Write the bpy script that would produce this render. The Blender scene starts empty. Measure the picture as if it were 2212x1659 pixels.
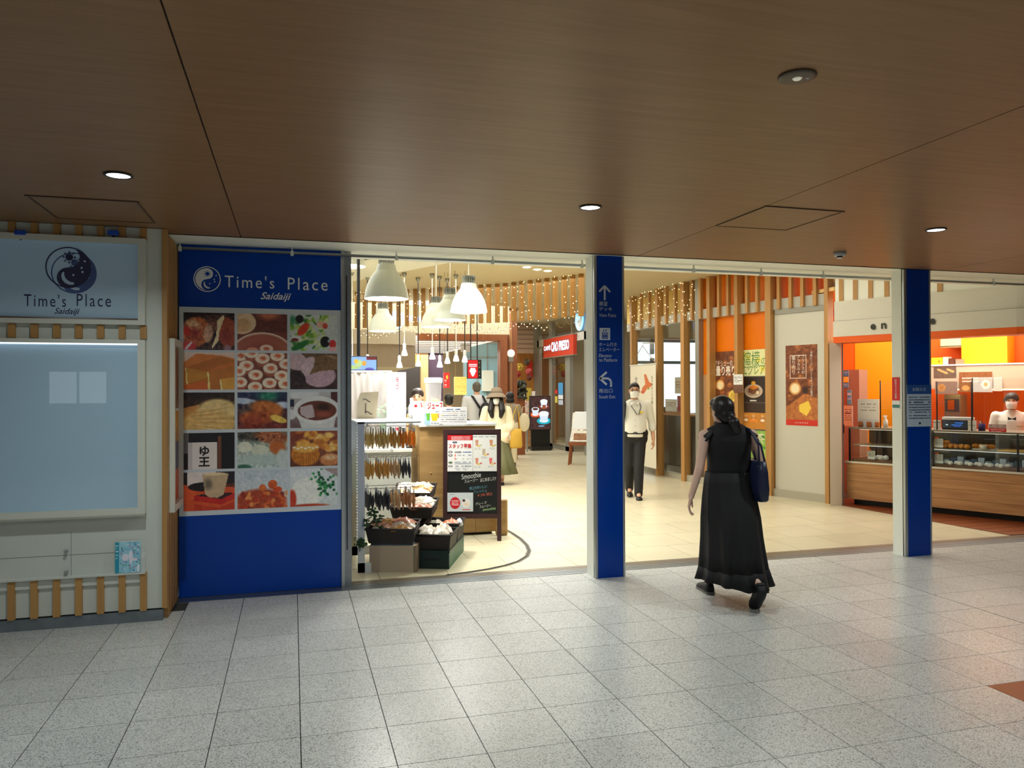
import bpy, bmesh, math, random
import numpy as np
from mathutils import Vector, Matrix
random.seed(7); rng = np.random.default_rng(7)
SC = bpy.context.scene; COL = SC.collection
PI = math.pi
# ------------------------------------------------------------------ camera
CF, YAW, PITCH, ROLL, CH = 1673.33, 0.275973, 0.006818, -0.003417, 1.62235
_cy, _sy = math.cos(YAW), math.sin(YAW)
CFW = Vector((_sy*math.cos(PITCH), _cy*math.cos(PITCH), math.sin(PITCH)))
_r0 = Vector((_cy, -_sy, 0)); _u0 = _r0.cross(CFW)
CR = _r0*math.cos(ROLL) + _u0*math.sin(ROLL); CU = -_r0*math.sin(ROLL) + _u0*math.cos(ROLL)
cam = bpy.data.cameras.new('camera'); cam.sensor_fit = 'HORIZONTAL'; cam.sensor_width = 36
cam.lens = CF*36/2212; cam.clip_start = .05; cam.clip_end = 200
camo = bpy.data.objects.new('camera', cam); COL.objects.link(camo)
camo.matrix_world = Matrix(((CR.x, CU.x, -CFW.x, 0), (CR.y, CU.y, -CFW.y, 0), (CR.z, CU.z, -CFW.z, CH), (0, 0, 0, 1)))
SC.camera = camo
def ray(x, y): return CFW + CR*((x-1106)/CF) - CU*((y-829.5)/CF)
def G(x, y, z=0.):            # photograph pixel to a point on the level z
    d = ray(x, y); t = (z-CH)/d.z; return Vector((d.x*t, d.y*t, z))
def P(x, y, Y):               # pixel to a point on the upright plane at distance Y
    d = ray(x, y); t = Y/d.y; return Vector((d.x*t, Y, CH+d.z*t))
def L(x, y, A, B):            # pixel to a point on the upright plane over the plan line A-B
    d = ray(x, y); e = Vector((B[0]-A[0], B[1]-A[1])); n = Vector((-e.y, e.x))
    t = (A[0]*n.x + A[1]*n.y)/(d.x*n.x + d.y*n.y); return Vector((d.x*t, d.y*t, CH+d.z*t))
def PJ(p):
    w = Vector(p)-Vector((0, 0, CH)); z = w.dot(CFW)
    return (1106+CF*w.dot(CR)/z, 829.5-CF*w.dot(CU)/z, z)
# ------------------------------------------------------------------ view, world, big lights
SC.view_settings.view_transform = 'Standard'; SC.view_settings.look = 'None'
SC.view_settings.exposure = 0.0; SC.view_settings.gamma = 1.0; SC.view_settings.use_curve_mapping = False
SC.cycles.use_denoising = True; SC.cycles.max_bounces = 8; SC.cycles.diffuse_bounces = 4
SC.cycles.sample_clamp_indirect = 6; SC.cycles.caustics_reflective = False; SC.cycles.caustics_refractive = False
world = bpy.data.worlds.new('daylight'); SC.world = world; world.use_nodes = True
bg = world.node_tree.nodes['Background']; bg.inputs[0].default_value = (.80, .92, 1, 1); bg.inputs[1].default_value = 1.6
def area(name, loc, sx, sy, w, col, rot=(0, 0, 0), spread=180, shape='RECTANGLE'):
    l = bpy.data.lights.new(name, 'AREA'); l.shape = shape; l.size = sx; l.size_y = sy; l.energy = w; l.color = col
    l.spread = math.radians(spread); o = bpy.data.objects.new(name, l); COL.objects.link(o)
    o.location = loc; o.rotation_euler = rot; return o
WARM = (1, .965, .86); NEUT = (.95, 1, .965); COOL = (.93, .97, 1)
area('hall_area_light', (2.6, 8.4, 3.44), .5, .5, 52, NEUT, spread=115)
area('hall_area_light', (1.5, 9.3, 3.44), .6, .6, 34, NEUT, spread=120)  # unseen fill added to brighten the left face of the entrance post
area('hall_area_light', (5.3, 8.6, 3.44), 2.6, 2.6, 50, WARM)  # the broad ones are fills added to light the hall, without fittings
area('hall_area_light', (3.6, 12.2, 3.44), 4.5, 3.5, 125, WARM)
area('hall_area_light', (3.4, 17.5, 3.44), 6, 5, 260, NEUT)
area('hall_area_light', (-.8, 10.5, 3.44), 3, 5, 90, NEUT)
area('bakery_fill_light', (9.5, 8.6, 2.93), 1.0, 1.6, 30, WARM)  # unseen fills added to brighten the clerk, counter and yellow wall
area('bakery_fill_light', (8.8, 8.35, 2.93), .9, 1.8, 78, WARM)
area('bakery_fill_light', (8.5, 10.2, 2.92), 1.0, 1.0, 22, WARM)
area('cafe_ceiling_light', (9.0, 14.0, 3.2), 2.5, 6, 60, WARM)
for _x in (-3.58, -.889, 1.805, 4.482, 7.17):      # the rows of downlights that go on behind the viewer
    for _y in (1.3, -2.2): area('corridor_downlight', (_x, _y, 2.752), .12, .12, 20, (.90, 1, .985), spread=150, shape='DISK')
# ------------------------------------------------------------------ materials
MATS = {}
def lin(c): 
    return tuple((v/12.92 if v <= .04045 else ((v+.055)/1.055)**2.4) for v in c)
def rgb(r, g, b): return lin((r/255, g/255, b/255))
def mat(name, col=(.5, .5, .5), rough=.5, metal=0, spec=.5, emit=0, ecol=None, trans=0, alpha=1, bump=0, bscale=200, var=0, vscale=30, vstretch=(1, 1, 1), coat=0, rnd=0, ior=1.45):
    if name in MATS: return MATS[name]
    m = bpy.data.materials.new(name); m.use_nodes = True; MATS[name] = m
    nt = m.node_tree; b = nt.nodes['Principled BSDF']; N = nt.nodes.new; K = nt.links.new
    b.inputs['Base Color'].default_value = (*col, 1); b.inputs['Roughness'].default_value = rough
    b.inputs['Metallic'].default_value = metal; b.inputs['Specular IOR Level'].default_value = spec
    b.inputs['IOR'].default_value = ior
    if emit: b.inputs['Emission Color'].default_value = (*(ecol or col), 1); b.inputs['Emission Strength'].default_value = emit
    if trans: b.inputs['Transmission Weight'].default_value = trans
    if coat: b.inputs['Coat Weight'].default_value = coat; b.inputs['Coat Roughness'].default_value = .08
    if alpha < 1: b.inputs['Alpha'].default_value = alpha
    out = None
    if var or rnd:
        tc = N('ShaderNodeTexCoord'); mp = N('ShaderNodeMapping'); mp.inputs['Scale'].default_value = vstretch
        K(tc.outputs['Object'], mp.inputs[0]); nz = N('ShaderNodeTexNoise'); nz.inputs['Scale'].default_value = vscale
        nz.inputs['Detail'].default_value = 5; K(mp.outputs[0], nz.inputs[0])
        mr = N('ShaderNodeMapRange'); mr.inputs[3].default_value = 1-var; mr.inputs[4].default_value = 1+var
        mr.inputs[1].default_value = .3; mr.inputs[2].default_value = .7
        K(nz.outputs[0], mr.inputs[0]); out = mr.outputs[0]
        if rnd:
            oi = N('ShaderNodeObjectInfo'); m2 = N('ShaderNodeMapRange'); m2.inputs[3].default_value = 1-rnd; m2.inputs[4].default_value = 1+rnd
            K(oi.outputs['Random'], m2.inputs[0]); mu = N('ShaderNodeMath'); mu.operation = 'MULTIPLY'
            K(out, mu.inputs[0]); K(m2.outputs[0], mu.inputs[1]); out = mu.outputs[0]
        vm = N('ShaderNodeVectorMath'); vm.operation = 'SCALE'; vm.inputs[0].default_value = col
        K(out, vm.inputs['Scale']); K(vm.outputs[0], b.inputs['Base Color'])
    if bump:
        tc = N('ShaderNodeTexCoord'); nz = N('ShaderNodeTexNoise'); nz.inputs['Scale'].default_value = bscale; nz.inputs['Detail'].default_value = 3
        K(tc.outputs['Object'], nz.inputs[0]); bp = N('ShaderNodeBump'); bp.inputs['Strength'].default_value = bump; bp.inputs['Distance'].default_value = .002
        K(nz.outputs[0], bp.inputs['Height']); K(bp.outputs[0], b.inputs['Normal'])
    return m
def ramp_mat(name, build):
    if name in MATS: return MATS[name]
    m = bpy.data.materials.new(name); m.use_nodes = True; MATS[name] = m
    build(m.node_tree, m.node_tree.nodes['Principled BSDF'], m.node_tree.nodes.new, m.node_tree.links.new); return m
def _granite(nt, b, N, K):
    tc = N('ShaderNodeTexCoord'); g = N('ShaderNodeNewGeometry')
    v = N('ShaderNodeTexVoronoi'); v.inputs['Scale'].default_value = 215; K(g.outputs['Position'], v.inputs['Vector'])
    cr = N('ShaderNodeValToRGB'); e = cr.color_ramp; e.interpolation = 'CONSTANT'
    e.elements[0].position = 0; e.elements[0].color = (.20, .205, .195, 1); e.elements[1].position = .14; e.elements[1].color = (.43, .435, .42, 1)
    for p, c in ((.36, (.56, .565, .545, 1)), (.60, (.62, .625, .60, 1)), (.82, (.50, .50, .485, 1))):
        q = e.elements.new(p); q.color = c
    sx = N('ShaderNodeSeparateColor'); K(v.outputs['Color'], sx.inputs[0]); K(sx.outputs[0], cr.inputs[0])
    oi = N('ShaderNodeObjectInfo'); mr = N('ShaderNodeMapRange'); mr.inputs[3].default_value = .94; mr.inputs[4].default_value = 1.05
    K(oi.outputs['Random'], mr.inputs[0])
    nz = N('ShaderNodeTexNoise'); nz.inputs['Scale'].default_value = .9; nz.inputs['Detail'].default_value = 4; K(g.outputs['Position'], nz.inputs[0])
    m2 = N('ShaderNodeMapRange'); m2.inputs[1].default_value = .35; m2.inputs[2].default_value = .65; m2.inputs[3].default_value = .93; m2.inputs[4].default_value = 1.05; K(nz.outputs[0], m2.inputs[0])
    mu = N('ShaderNodeMath'); mu.operation = 'MULTIPLY'; K(mr.outputs[0], mu.inputs[0]); K(m2.outputs[0], mu.inputs[1])
    vm = N('ShaderNodeVectorMath'); vm.operation = 'SCALE'; K(cr.outputs[0], vm.inputs[0]); K(mu.outputs[0], vm.inputs['Scale']); K(vm.outputs[0], b.inputs['Base Color'])
    b.inputs['Roughness'].default_value = .28; b.inputs['Specular IOR Level'].default_value = .3
GRANITE = ramp_mat('granite_tile', _granite)
def wood(name, c1, c2, scale=8, stretch=(1, 1, .08), rough=.45, dist=2.5, coat=0, spec=.5):
    def f(nt, b, N, K):
        g = N('ShaderNodeTexCoord'); oi = N('ShaderNodeObjectInfo'); ad = N('ShaderNodeVectorMath'); ad.operation = 'ADD'
        K(g.outputs['Object'], ad.inputs[0]); cx = N('ShaderNodeCombineXYZ')
        ml = N('ShaderNodeMath'); ml.operation = 'MULTIPLY'; ml.inputs[1].default_value = 37; K(oi.outputs['Random'], ml.inputs[0])
        K(ml.outputs[0], cx.inputs[0]); K(ml.outputs[0], cx.inputs[1]); K(cx.outputs[0], ad.inputs[1])
        mp = N('ShaderNodeMapping'); mp.inputs['Scale'].default_value = stretch; K(ad.outputs[0], mp.inputs[0])
        nz = N('ShaderNodeTexNoise'); nz.inputs['Scale'].default_value = scale; nz.inputs['Detail'].default_value = 7; nz.inputs['Roughness'].default_value = .65; nz.inputs['Distortion'].default_value = dist*.2
        K(mp.outputs[0], nz.inputs[0]); cr = N('ShaderNodeValToRGB'); e = cr.color_ramp
        e.elements[0].position = .32; e.elements[0].color = (*c1, 1); e.elements[1].position = .68; e.elements[1].color = (*c2, 1)
        K(nz.outputs[0], cr.inputs[0]); K(cr.outputs[0], b.inputs['Base Color']); b.inputs['Roughness'].default_value = rough; b.inputs['Specular IOR Level'].default_value = spec
        if coat: b.inputs['Coat Weight'].default_value = coat; b.inputs['Coat Roughness'].default_value = .3
    return ramp_mat(name, f)
CEILW = wood('ceiling_laminate', rgb(130, 97, 67), rgb(147, 112, 80), 26, (.06, 1, 1), .36, spec=.13)
SLATW = wood('pale_oak_slat', rgb(172, 126, 70), rgb(192, 146, 86), 14, (1, 1, .06), .5)
SLATD = wood('amber_slat', rgb(140, 98, 38), rgb(168, 122, 52), 14, (1, 1, .06), .5)
OAKV = wood('oak_veneer', rgb(158, 124, 74), rgb(194, 158, 104), 7, (.12, 1, 1.6), .5)
WALN = wood('walnut_panel', rgb(166, 114, 70), rgb(208, 158, 106), 6, (.15, .15, 2.2), .5)
BRWOOD = wood('brown_timber', rgb(128, 70, 36), rgb(150, 86, 48), 10, (1, 1, .1), .5)
PLANK = wood('red_brown_plank', rgb(112, 56, 30), rgb(146, 78, 42), 9, (.12, 1, 1), .35)
WHITE = mat('white_panel', rgb(206, 210, 202), .45, var=.025, vscale=4, bump=.08, bscale=900)
FRAMEW = mat('white_frame', rgb(212, 213, 202), .4)
CREAM = mat('cream_paint', rgb(244, 245, 232), .55)
HCEIL = mat('hall_ceiling_paint', rgb(200, 186, 150), .7)
HCEILW = mat('hall_white_ceiling', rgb(232, 230, 212), .7)
GREYP = mat('grey_paint', rgb(120, 122, 118), .6)
STEEL = mat('brushed_steel', rgb(150, 156, 160), .32, .9, var=.08, vscale=14, vstretch=(.2, 1, 1))
ALU = mat('aluminium', rgb(176, 182, 184), .3, .85)
ALUG = mat('grey_aluminium', rgb(150, 148, 138), .42, .35)
DARK = mat('dark_gap', rgb(26, 26, 26), .7)
BLACKM = mat('black_metal', rgb(22, 22, 24), .4)
BLACKP = mat('black_plastic', rgb(30, 27, 26), .45)
BLUE = mat('blue_gloss_panel', rgb(6, 62, 160), .22, spec=.28)
NAVY = mat('navy_print', rgb(36, 42, 96), .5)
NAVY2 = mat('navy_print_shadow', rgb(78, 104, 176), .5)
WHITEP = mat('white_print', rgb(232, 236, 238), .5)
PALEB = mat('pale_blue_print', rgb(190, 212, 238), .5)
def _glass(nt, b, N, K):
    o = nt.nodes['Material Output']; t = N('ShaderNodeBsdfTransparent'); t.inputs[0].default_value = (.96, .98, .97, 1)
    g = N('ShaderNodeBsdfGlossy'); g.inputs['Roughness'].default_value = .01
    f = N('ShaderNodeLayerWeight'); f.inputs[0].default_value = .5; pw = N('ShaderNodeMath'); pw.operation = 'POWER'; pw.inputs[1].default_value = 4.5; K(f.outputs['Facing'], pw.inputs[0])
    ma = N('ShaderNodeMath'); ma.operation = 'MULTIPLY_ADD'; ma.inputs[1].default_value = .9; ma.inputs[2].default_value = .035; K(pw.outputs[0], ma.inputs[0]); mx = N('ShaderNodeMixShader')
    K(ma.outputs[0], mx.inputs[0]); K(t.outputs[0], mx.inputs[1]); K(g.outputs[0], mx.inputs[2]); K(mx.outputs[0], o.inputs[0])
GLASS = ramp_mat('window_glass', _glass)
def _film(nt, b, N, K):
    o = nt.nodes['Material Output']; t = N('ShaderNodeBsdfTransparent'); t.inputs[0].default_value = (.97, .97, .97, 1)
    g = N('ShaderNodeBsdfPrincipled'); g.inputs['Base Color'].default_value = (.9, .9, .9, 1); g.inputs['Roughness'].default_value = .15
    mx = N('ShaderNodeMixShader'); mx.inputs[0].default_value = .3
    K(t.outputs[0], mx.inputs[1]); K(g.outputs[0], mx.inputs[2]); K(mx.outputs[0], o.inputs[0])
FILM = ramp_mat('clear_plastic_film', _film)
def _print(nt, b, N, K):
    a = N('ShaderNodeAttribute'); a.attribute_name = 'Col'; K(a.outputs['Color'], b.inputs['Base Color']); b.inputs['Roughness'].default_value = .45
PRINT = ramp_mat('printed_sheet', _print)
def _screen(nt, b, N, K):
    a = N('ShaderNodeAttribute'); a.attribute_name = 'Col'; K(a.outputs['Color'], b.inputs['Emission Color']); b.inputs['Emission Strength'].default_value = 1.1
    b.inputs['Base Color'].default_value = (.02, .02, .02, 1); b.inputs['Roughness'].default_value = .2
SCREEN = ramp_mat('lit_screen', _screen)
def packet_mat(name, col, t=.5):
    def f(nt, b, N, K):
        o = nt.nodes['Material Output']; b.inputs['Base Color'].default_value = (*col, 1); b.inputs['Roughness'].default_value = .25
        g = N('ShaderNodeTexCoord'); nz = N('ShaderNodeTexNoise'); nz.inputs['Scale'].default_value = 55; K(g.outputs['Object'], nz.inputs[0])
        mr = N('ShaderNodeMapRange'); mr.inputs[1].default_value = .35; mr.inputs[2].default_value = .65; mr.inputs[3].default_value = .8; mr.inputs[4].default_value = 1.12; K(nz.outputs[0], mr.inputs[0])
        vm = N('ShaderNodeVectorMath'); vm.operation = 'SCALE'; vm.inputs[0].default_value = col; K(mr.outputs[0], vm.inputs['Scale']); K(vm.outputs[0], b.inputs['Base Color'])
        tr = N('ShaderNodeBsdfTranslucent'); K(vm.outputs[0], tr.inputs[0]); mx = N('ShaderNodeMixShader'); mx.inputs[0].default_value = t; K(b.outputs[0], mx.inputs[1]); K(tr.outputs[0], mx.inputs[2]); K(mx.outputs[0], o.inputs[0])
    return ramp_mat(name, f)
def lamp_mat(name, col, s): return mat(name, (.9, .9, .9), .5, emit=s, ecol=col)
# ------------------------------------------------------------------ mesh builder
class MB:
    def __init__(s): s.v = []; s.f = []; s.m = []
    def add(s, vs, fs, mi=0):
        n = len(s.v); s.v += [tuple(v) for v in vs]; s.f += [tuple(i+n for i in f) for f in fs]; s.m += [mi]*len(fs); return s
    def box(s, a, b, mi=0):
        (x0, y0, z0), (x1, y1, z1) = a, b
        vs = [(x0, y0, z0), (x1, y0, z0), (x1, y1, z0), (x0, y1, z0), (x0, y0, z1), (x1, y0, z1), (x1, y1, z1), (x0, y1, z1)]
        return s.add(vs, [(0, 3, 2, 1), (4, 5, 6, 7), (0, 1, 5, 4), (1, 2, 6, 5), (2, 3, 7, 6), (3, 0, 4, 7)], mi)
    def obox(s, o, u, v, w, mi=0):        # oblique box: corner o, edges u, v, w
        o, u, v, w = map(Vector, (o, u, v, w)); vs = [o, o+u, o+u+v, o+v, o+w, o+u+w, o+u+v+w, o+v+w]
        return s.add(vs, [(0, 3, 2, 1), (4, 5, 6, 7), (0, 1, 5, 4), (1, 2, 6, 5), (2, 3, 7, 6), (3, 0, 4, 7)], mi)
    def prism(s, pts, d, mi=0):           # planar polygon pts extruded by d
        n = len(pts); d = Vector(d); vs = [Vector(p) for p in pts]; vs = vs+[p+d for p in vs]
        return s.add(vs, [tuple(reversed(range(n))), tuple(range(n, 2*n))]+[(i, (i+1) % n, (i+1) % n+n, i+n) for i in range(n)], mi)
    def lathe(s, prof, c=(0, 0, 0), n=24, mi=0, cap=True, ax='z'):
        c = Vector(c); vs = []; k = len(prof)
        for i in range(n):
            a = 2*PI*i/n
            for r, z in prof:
                p = (r*math.cos(a), r*math.sin(a), z)
                if ax == 'y': p = (p[0], p[2], p[1])
                if ax == 'x': p = (p[2], p[0], p[1])
                vs.append(c+Vector(p))
        fs = [(i*k+j, ((i+1) % n)*k+j, ((i+1) % n)*k+j+1, i*k+j+1) for i in range(n) for j in range(k-1)]
        if cap:
            if prof[0][0] > 1e-5: fs.append(tuple(reversed([i*k for i in range(n)])))
            if prof[-1][0] > 1e-5: fs.append(tuple(i*k+k-1 for i in range(n)))
        return s.add(vs, fs, mi)
    def tube(s, pts, r, n=8, mi=0, cap=True):
        pts = [Vector(p) for p in pts]; rs = r if isinstance(r, (list, tuple)) else [r]*len(pts); k = len(pts); vs = []
        t0 = (pts[1]-pts[0]).normalized(); up = Vector((0, 0, 1)) if abs(t0.z) < .9 else Vector((1, 0, 0)); a = t0.cross(up).normalized()
        for i, p in enumerate(pts):
            t = (pts[min(i+1, k-1)]-pts[max(i-1, 0)]).normalized(); a = (a-t*a.dot(t)).normalized(); b = t.cross(a)
            for j in range(n):
                th = 2*PI*j/n; vs.append(p+(a*math.cos(th)+b*math.sin(th))*rs[i])
        fs = [(i*n+j, i*n+(j+1) % n, (i+1)*n+(j+1) % n, (i+1)*n+j) for i in range(k-1) for j in range(n)]
        if cap: fs += [tuple(reversed(range(n))), tuple(range((k-1)*n, k*n))]
        return s.add(vs, fs, mi)
    def ell(s, c, r, n=12, m=8, mi=0, M=None):
        c = Vector(c); vs = []; R = M or Matrix.Identity(3)
        for j in range(1, m):
            ph = PI*j/m
            for i in range(n):
                th = 2*PI*i/n; vs.append(c+R@Vector((r[0]*math.sin(ph)*math.cos(th), r[1]*math.sin(ph)*math.sin(th), r[2]*math.cos(ph))))
        a = len(vs); vs += [c+R@Vector((0, 0, r[2])), c-R@Vector((0, 0, r[2]))]
        fs = [(j*n+i, (j+1)*n+i, (j+1)*n+(i+1) % n, j*n+(i+1) % n) for j in range(m-2) for i in range(n)]
        fs += [(a, i, (i+1) % n) for i in range(n)]+[(a+1, (m-2)*n+(i+1) % n, (m-2)*n+i) for i in range(n)]
        return s.add(vs, fs, mi)
    def rings(s, rings, mi=0, close=True, cap=(False, False)):
        n = len(rings[0]); k = len(rings); vs = [p for r in rings for p in r]; w = n if close else n-1
        fs = [(i*n+j, i*n+(j+1) % n, (i+1)*n+(j+1) % n, (i+1)*n+j) for i in range(k-1) for j in range(w)]
        if cap[0]: fs.append(tuple(reversed(range(n))))
        if cap[1]: fs.append(tuple(range((k-1)*n, k*n)))
        return s.add(vs, fs, mi)
    def mesh(s, name, mats, smooth=False):
        me = bpy.data.meshes.new(name); me.from_pydata(s.v, [], s.f)
        for m in (mats if isinstance(mats, (list, tuple)) else [mats]): me.materials.append(m)
        if any(s.m): me.polygons.foreach_set('material_index', s.m)
        if smooth: me.polygons.foreach_set('use_smooth', [True]*len(me.polygons)); 
        me.update(); return me
    def build(s, name, mats, parent=None, smooth=False, world=False, kind=None, label=None):
        return link(name, s.mesh(name, mats, smooth), parent, world, kind, label)
def fixn(me):
    bm = bmesh.new(); bm.from_mesh(me); bmesh.ops.recalc_face_normals(bm, faces=bm.faces); bm.to_mesh(me); bm.free()
def link(name, me, parent=None, world=False, kind=None, label=None):
    o = bpy.data.objects.new(name, me); COL.objects.link(o)
    if parent:
        o.parent = parent
        if world: o.matrix_parent_inverse = base_mx(parent).inverted()
    if kind: o['kind'] = kind
    if label: o['label'] = label
    return o
def base_mx(o):
    m = Matrix.LocRotScale(o.location, o.rotation_euler, o.scale)
    return base_mx(o.parent) @ o.matrix_parent_inverse @ m if o.parent else m
def tag(o, label, cat, group=None):
    o['label'] = label; o['category'] = cat
    if group: o['group'] = group
    return o
def thing(name, label, cat, loc=(0, 0, 0), rz=0, group=None):
    o = bpy.data.objects.new(name, None); COL.objects.link(o); o.empty_display_size = .1
    o.location = loc; o.rotation_euler = (0, 0, rz); return tag(o, label, cat, group)
def struct(name, mb, mats, smooth=False):
    o = mb.build(name, mats, smooth=smooth); o['kind'] = 'structure'; return o
def bevel(o, w=.004, seg=2):
    m = o.modifiers.new('bevel', 'BEVEL'); m.width = w; m.segments = seg; m.limit_method = 'ANGLE'; m.angle_limit = .7; return o
def dup(o, parent=None, loc=None, label=None):
    c = o.copy(); COL.objects.link(c); c.parent = parent
    if loc is not None: c.location = loc
    if label: c['label'] = label
    for ch in list(o.children): dup(ch, c)
    return c
# ------------------------------------------------------------------ lettering
def text_mesh(s, size, depth=.001, spacing=1., shear=0., bold=0., align='CENTER', line=1.):
    cu = bpy.data.curves.new('t', 'FONT'); cu.body = s; cu.size = size; cu.extrude = depth; cu.space_character = spacing; cu.shear = shear
    cu.offset = bold; cu.align_x = align; cu.align_y = 'CENTER'; cu.resolution_u = 3; cu.space_line = line
    o = bpy.data.objects.new('t', cu); COL.objects.link(o); dg = bpy.context.evaluated_depsgraph_get()
    me = bpy.data.meshes.new_from_object(o.evaluated_get(dg)); bpy.data.objects.remove(o); bpy.data.curves.remove(cu)
    return me
def text(s, at, u, v, h, m, parent, name='lettering', w=None, world=True, depth=.0008, off=.0015, **kw):
    """words with their middle at `at`, running along u with up v; h is the capital height, w an overall width"""
    me = text_mesh(s, 1, 0, **kw); co = np.empty(len(me.vertices)*3); me.vertices.foreach_get('co', co); co = co.reshape(-1, 3)
    if len(co) == 0: return None
    lo, hi = co.min(0), co.max(0); c = (lo+hi)/2; sy = h/max(hi[1]-lo[1], 1e-6); sx = (w/(hi[0]-lo[0])) if w else sy
    u, v = Vector(u).normalized(), Vector(v).normalized(); n = u.cross(v); at = Vector(at)+n*off
    A = np.array([u, v, n]); q = (co-c)*np.array([sx, sy, 1]); q[:, 2] = 0
    co = q@A+np.array(at); me.vertices.foreach_set('co', co.ravel()); me.materials.clear(); me.materials.append(m); me.update()
    return link(name, me, parent, world)
def vtext(s, at, u, v, h, pitch, m, parent, world=True, name='lettering'):
    """upright column of characters, first at `at`"""
    at = Vector(at); v = Vector(v).normalized(); t = '\n'.join(s)
    n = len(s); return text(t, at-v*pitch*(n-1)/2, u, v, pitch*(n-1)+h, m, parent, world=world, name=name)
# ------------------------------------------------------------------ printed pictures
class Canvas:
    def __init__(s, w, h, col=(255, 255, 255)):
        s.w, s.h = w, h; s.a = np.ones((h, w, 3))*np.array(col, float); s.asp = w/h
        s.X, s.Y = np.meshgrid((np.arange(w)+.5)/w, (np.arange(h)+.5)/h)      # x to the right, y downwards, both 0..1
    def put(s, k, col): k = np.clip(k, 0, 1)[..., None]; s.a = s.a*(1-k)+np.array(col, float)*k; return s
    def ell(s, cx, cy, rx, ry, col, rot=0, soft=.06, k=1.):
        x = (s.X-cx)*s.asp; y = s.Y-cy; c, d = math.cos(rot), math.sin(rot); p = (x*c+y*d)/(rx*s.asp); q = (-x*d+y*c)/ry
        return s.put((1-np.sqrt(p*p+q*q))/max(soft, 1e-3)*k if k == 1 else np.clip((1-np.sqrt(p*p+q*q))/max(soft, 1e-3), 0, 1)*k, col)
    def poly(s, pts, col, k=1.):
        ins = np.zeros(s.X.shape, bool); n = len(pts)
        for i in range(n):
            (x0, y0), (x1, y1) = pts[i], pts[(i+1) % n]
            if y0 == y1: continue
            c = ((s.Y >= min(y0, y1)) & (s.Y < max(y0, y1))); xi = x0+(s.Y-y0)*(x1-x0)/(y1-y0); ins ^= c & (s.X < xi)
        return s.put(ins*k, col)
    def rect(s, x0, y0, x1, y1, col, k=1.): return s.put(((s.X >= x0) & (s.X < x1) & (s.Y >= y0) & (s.Y < y1))*k, col)
    def grad(s, x0, y0, x1, y1, c0, c1, horiz=False):
        t = ((s.X-x0)/(x1-x0) if horiz else (s.Y-y0)/(y1-y0)); m = (s.X >= x0) & (s.X < x1) & (s.Y >= y0) & (s.Y < y1)
        t = np.clip(t, 0, 1)[..., None]; c = np.array(c0, float)*(1-t)+np.array(c1, float)*t; s.a = np.where(m[..., None], c, s.a); return s
    def noise(s, amp, scale=6, seed=1, mask=None):
        r = np.random.default_rng(seed); gh, gw = max(2, int(scale)), max(2, int(scale*s.asp)); g = r.normal(size=(gh+1, gw+1))
        fy = np.linspace(0, gh-1e-3, s.h); fx = np.linspace(0, gw-1e-3, s.w); iy = fy.astype(int); ix = fx.astype(int); ty = (fy-iy)[:, None]; tx = (fx-ix)[None]
        n = (g[iy][:, ix]*(1-ty)*(1-tx)+g[iy+1][:, ix]*ty*(1-tx)+g[iy][:, ix+1]*(1-ty)*tx+g[iy+1][:, ix+1]*ty*tx)*amp
        if mask is not None: n = n*mask
        s.a = np.clip(s.a+n[..., None]*np.array([1, .8, .6]), 0, 255); return s
    def lines(s, x0, x1, ys, th, col, seed=0, dens=.7):
        r = np.random.default_rng(seed)
        for y in ys:
            x = x0
            while x < x1:
                w = r.uniform(.3, 1.2)*th*2.2/s.asp
                if r.random() < dens: s.rect(x, y-th/2, min(x+w, x1), y+th/2, col, .55+.4*r.random())
                x += w
        return s
def picture(name, cv, o, u, v, parent, m=None, world=True, label=None, thick=None):
    """printed sheet: lower-left corner o, full edges u (to the right) and v (upwards)"""
    o, u, v = Vector(o), Vector(u), Vector(v); W, H = cv.w+1, cv.h+1
    gx, gy = np.meshgrid(np.linspace(0, 1, W), np.linspace(0, 1, H)); O = np.array(o)
    vs = O+gx.reshape(-1, 1)*np.array(u)+(1-gy).reshape(-1, 1)*np.array(v)
    i, j = np.meshgrid(np.arange(cv.w), np.arange(cv.h)); a = (j*W+i).ravel(); f = np.stack([a+W, a+W+1, a+1, a], 1)
    me = bpy.data.meshes.new(name); me.from_pydata(vs.tolist(), [], f.tolist()); me.materials.append(m or PRINT)
    c = np.clip(cv.a/255, 0, 1); c = np.where(c <= .04045, c/12.92, ((c+.055)/1.055)**2.4).reshape(-1, 3)
    ca = me.color_attributes.new('Col', 'FLOAT_COLOR', 'CORNER'); full = np.ones((len(f)*4, 4), np.float32); full[:, :3] = np.repeat(c, 4, 0)
    ca.data.foreach_set('color', full.ravel()); me.update()
    return link(name, me, parent, world, label=label)
# ================================================================== SETTING
TX, TY, TS, CZ = .0337, 6.1649, .4, 2.77
def inview(pts, m=30):
    for p in pts:
        x, y, z = PJ(p)
        if z > .2 and -m < x < 2212+m and -m < y < 1659+m: return True
    return False
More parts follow.
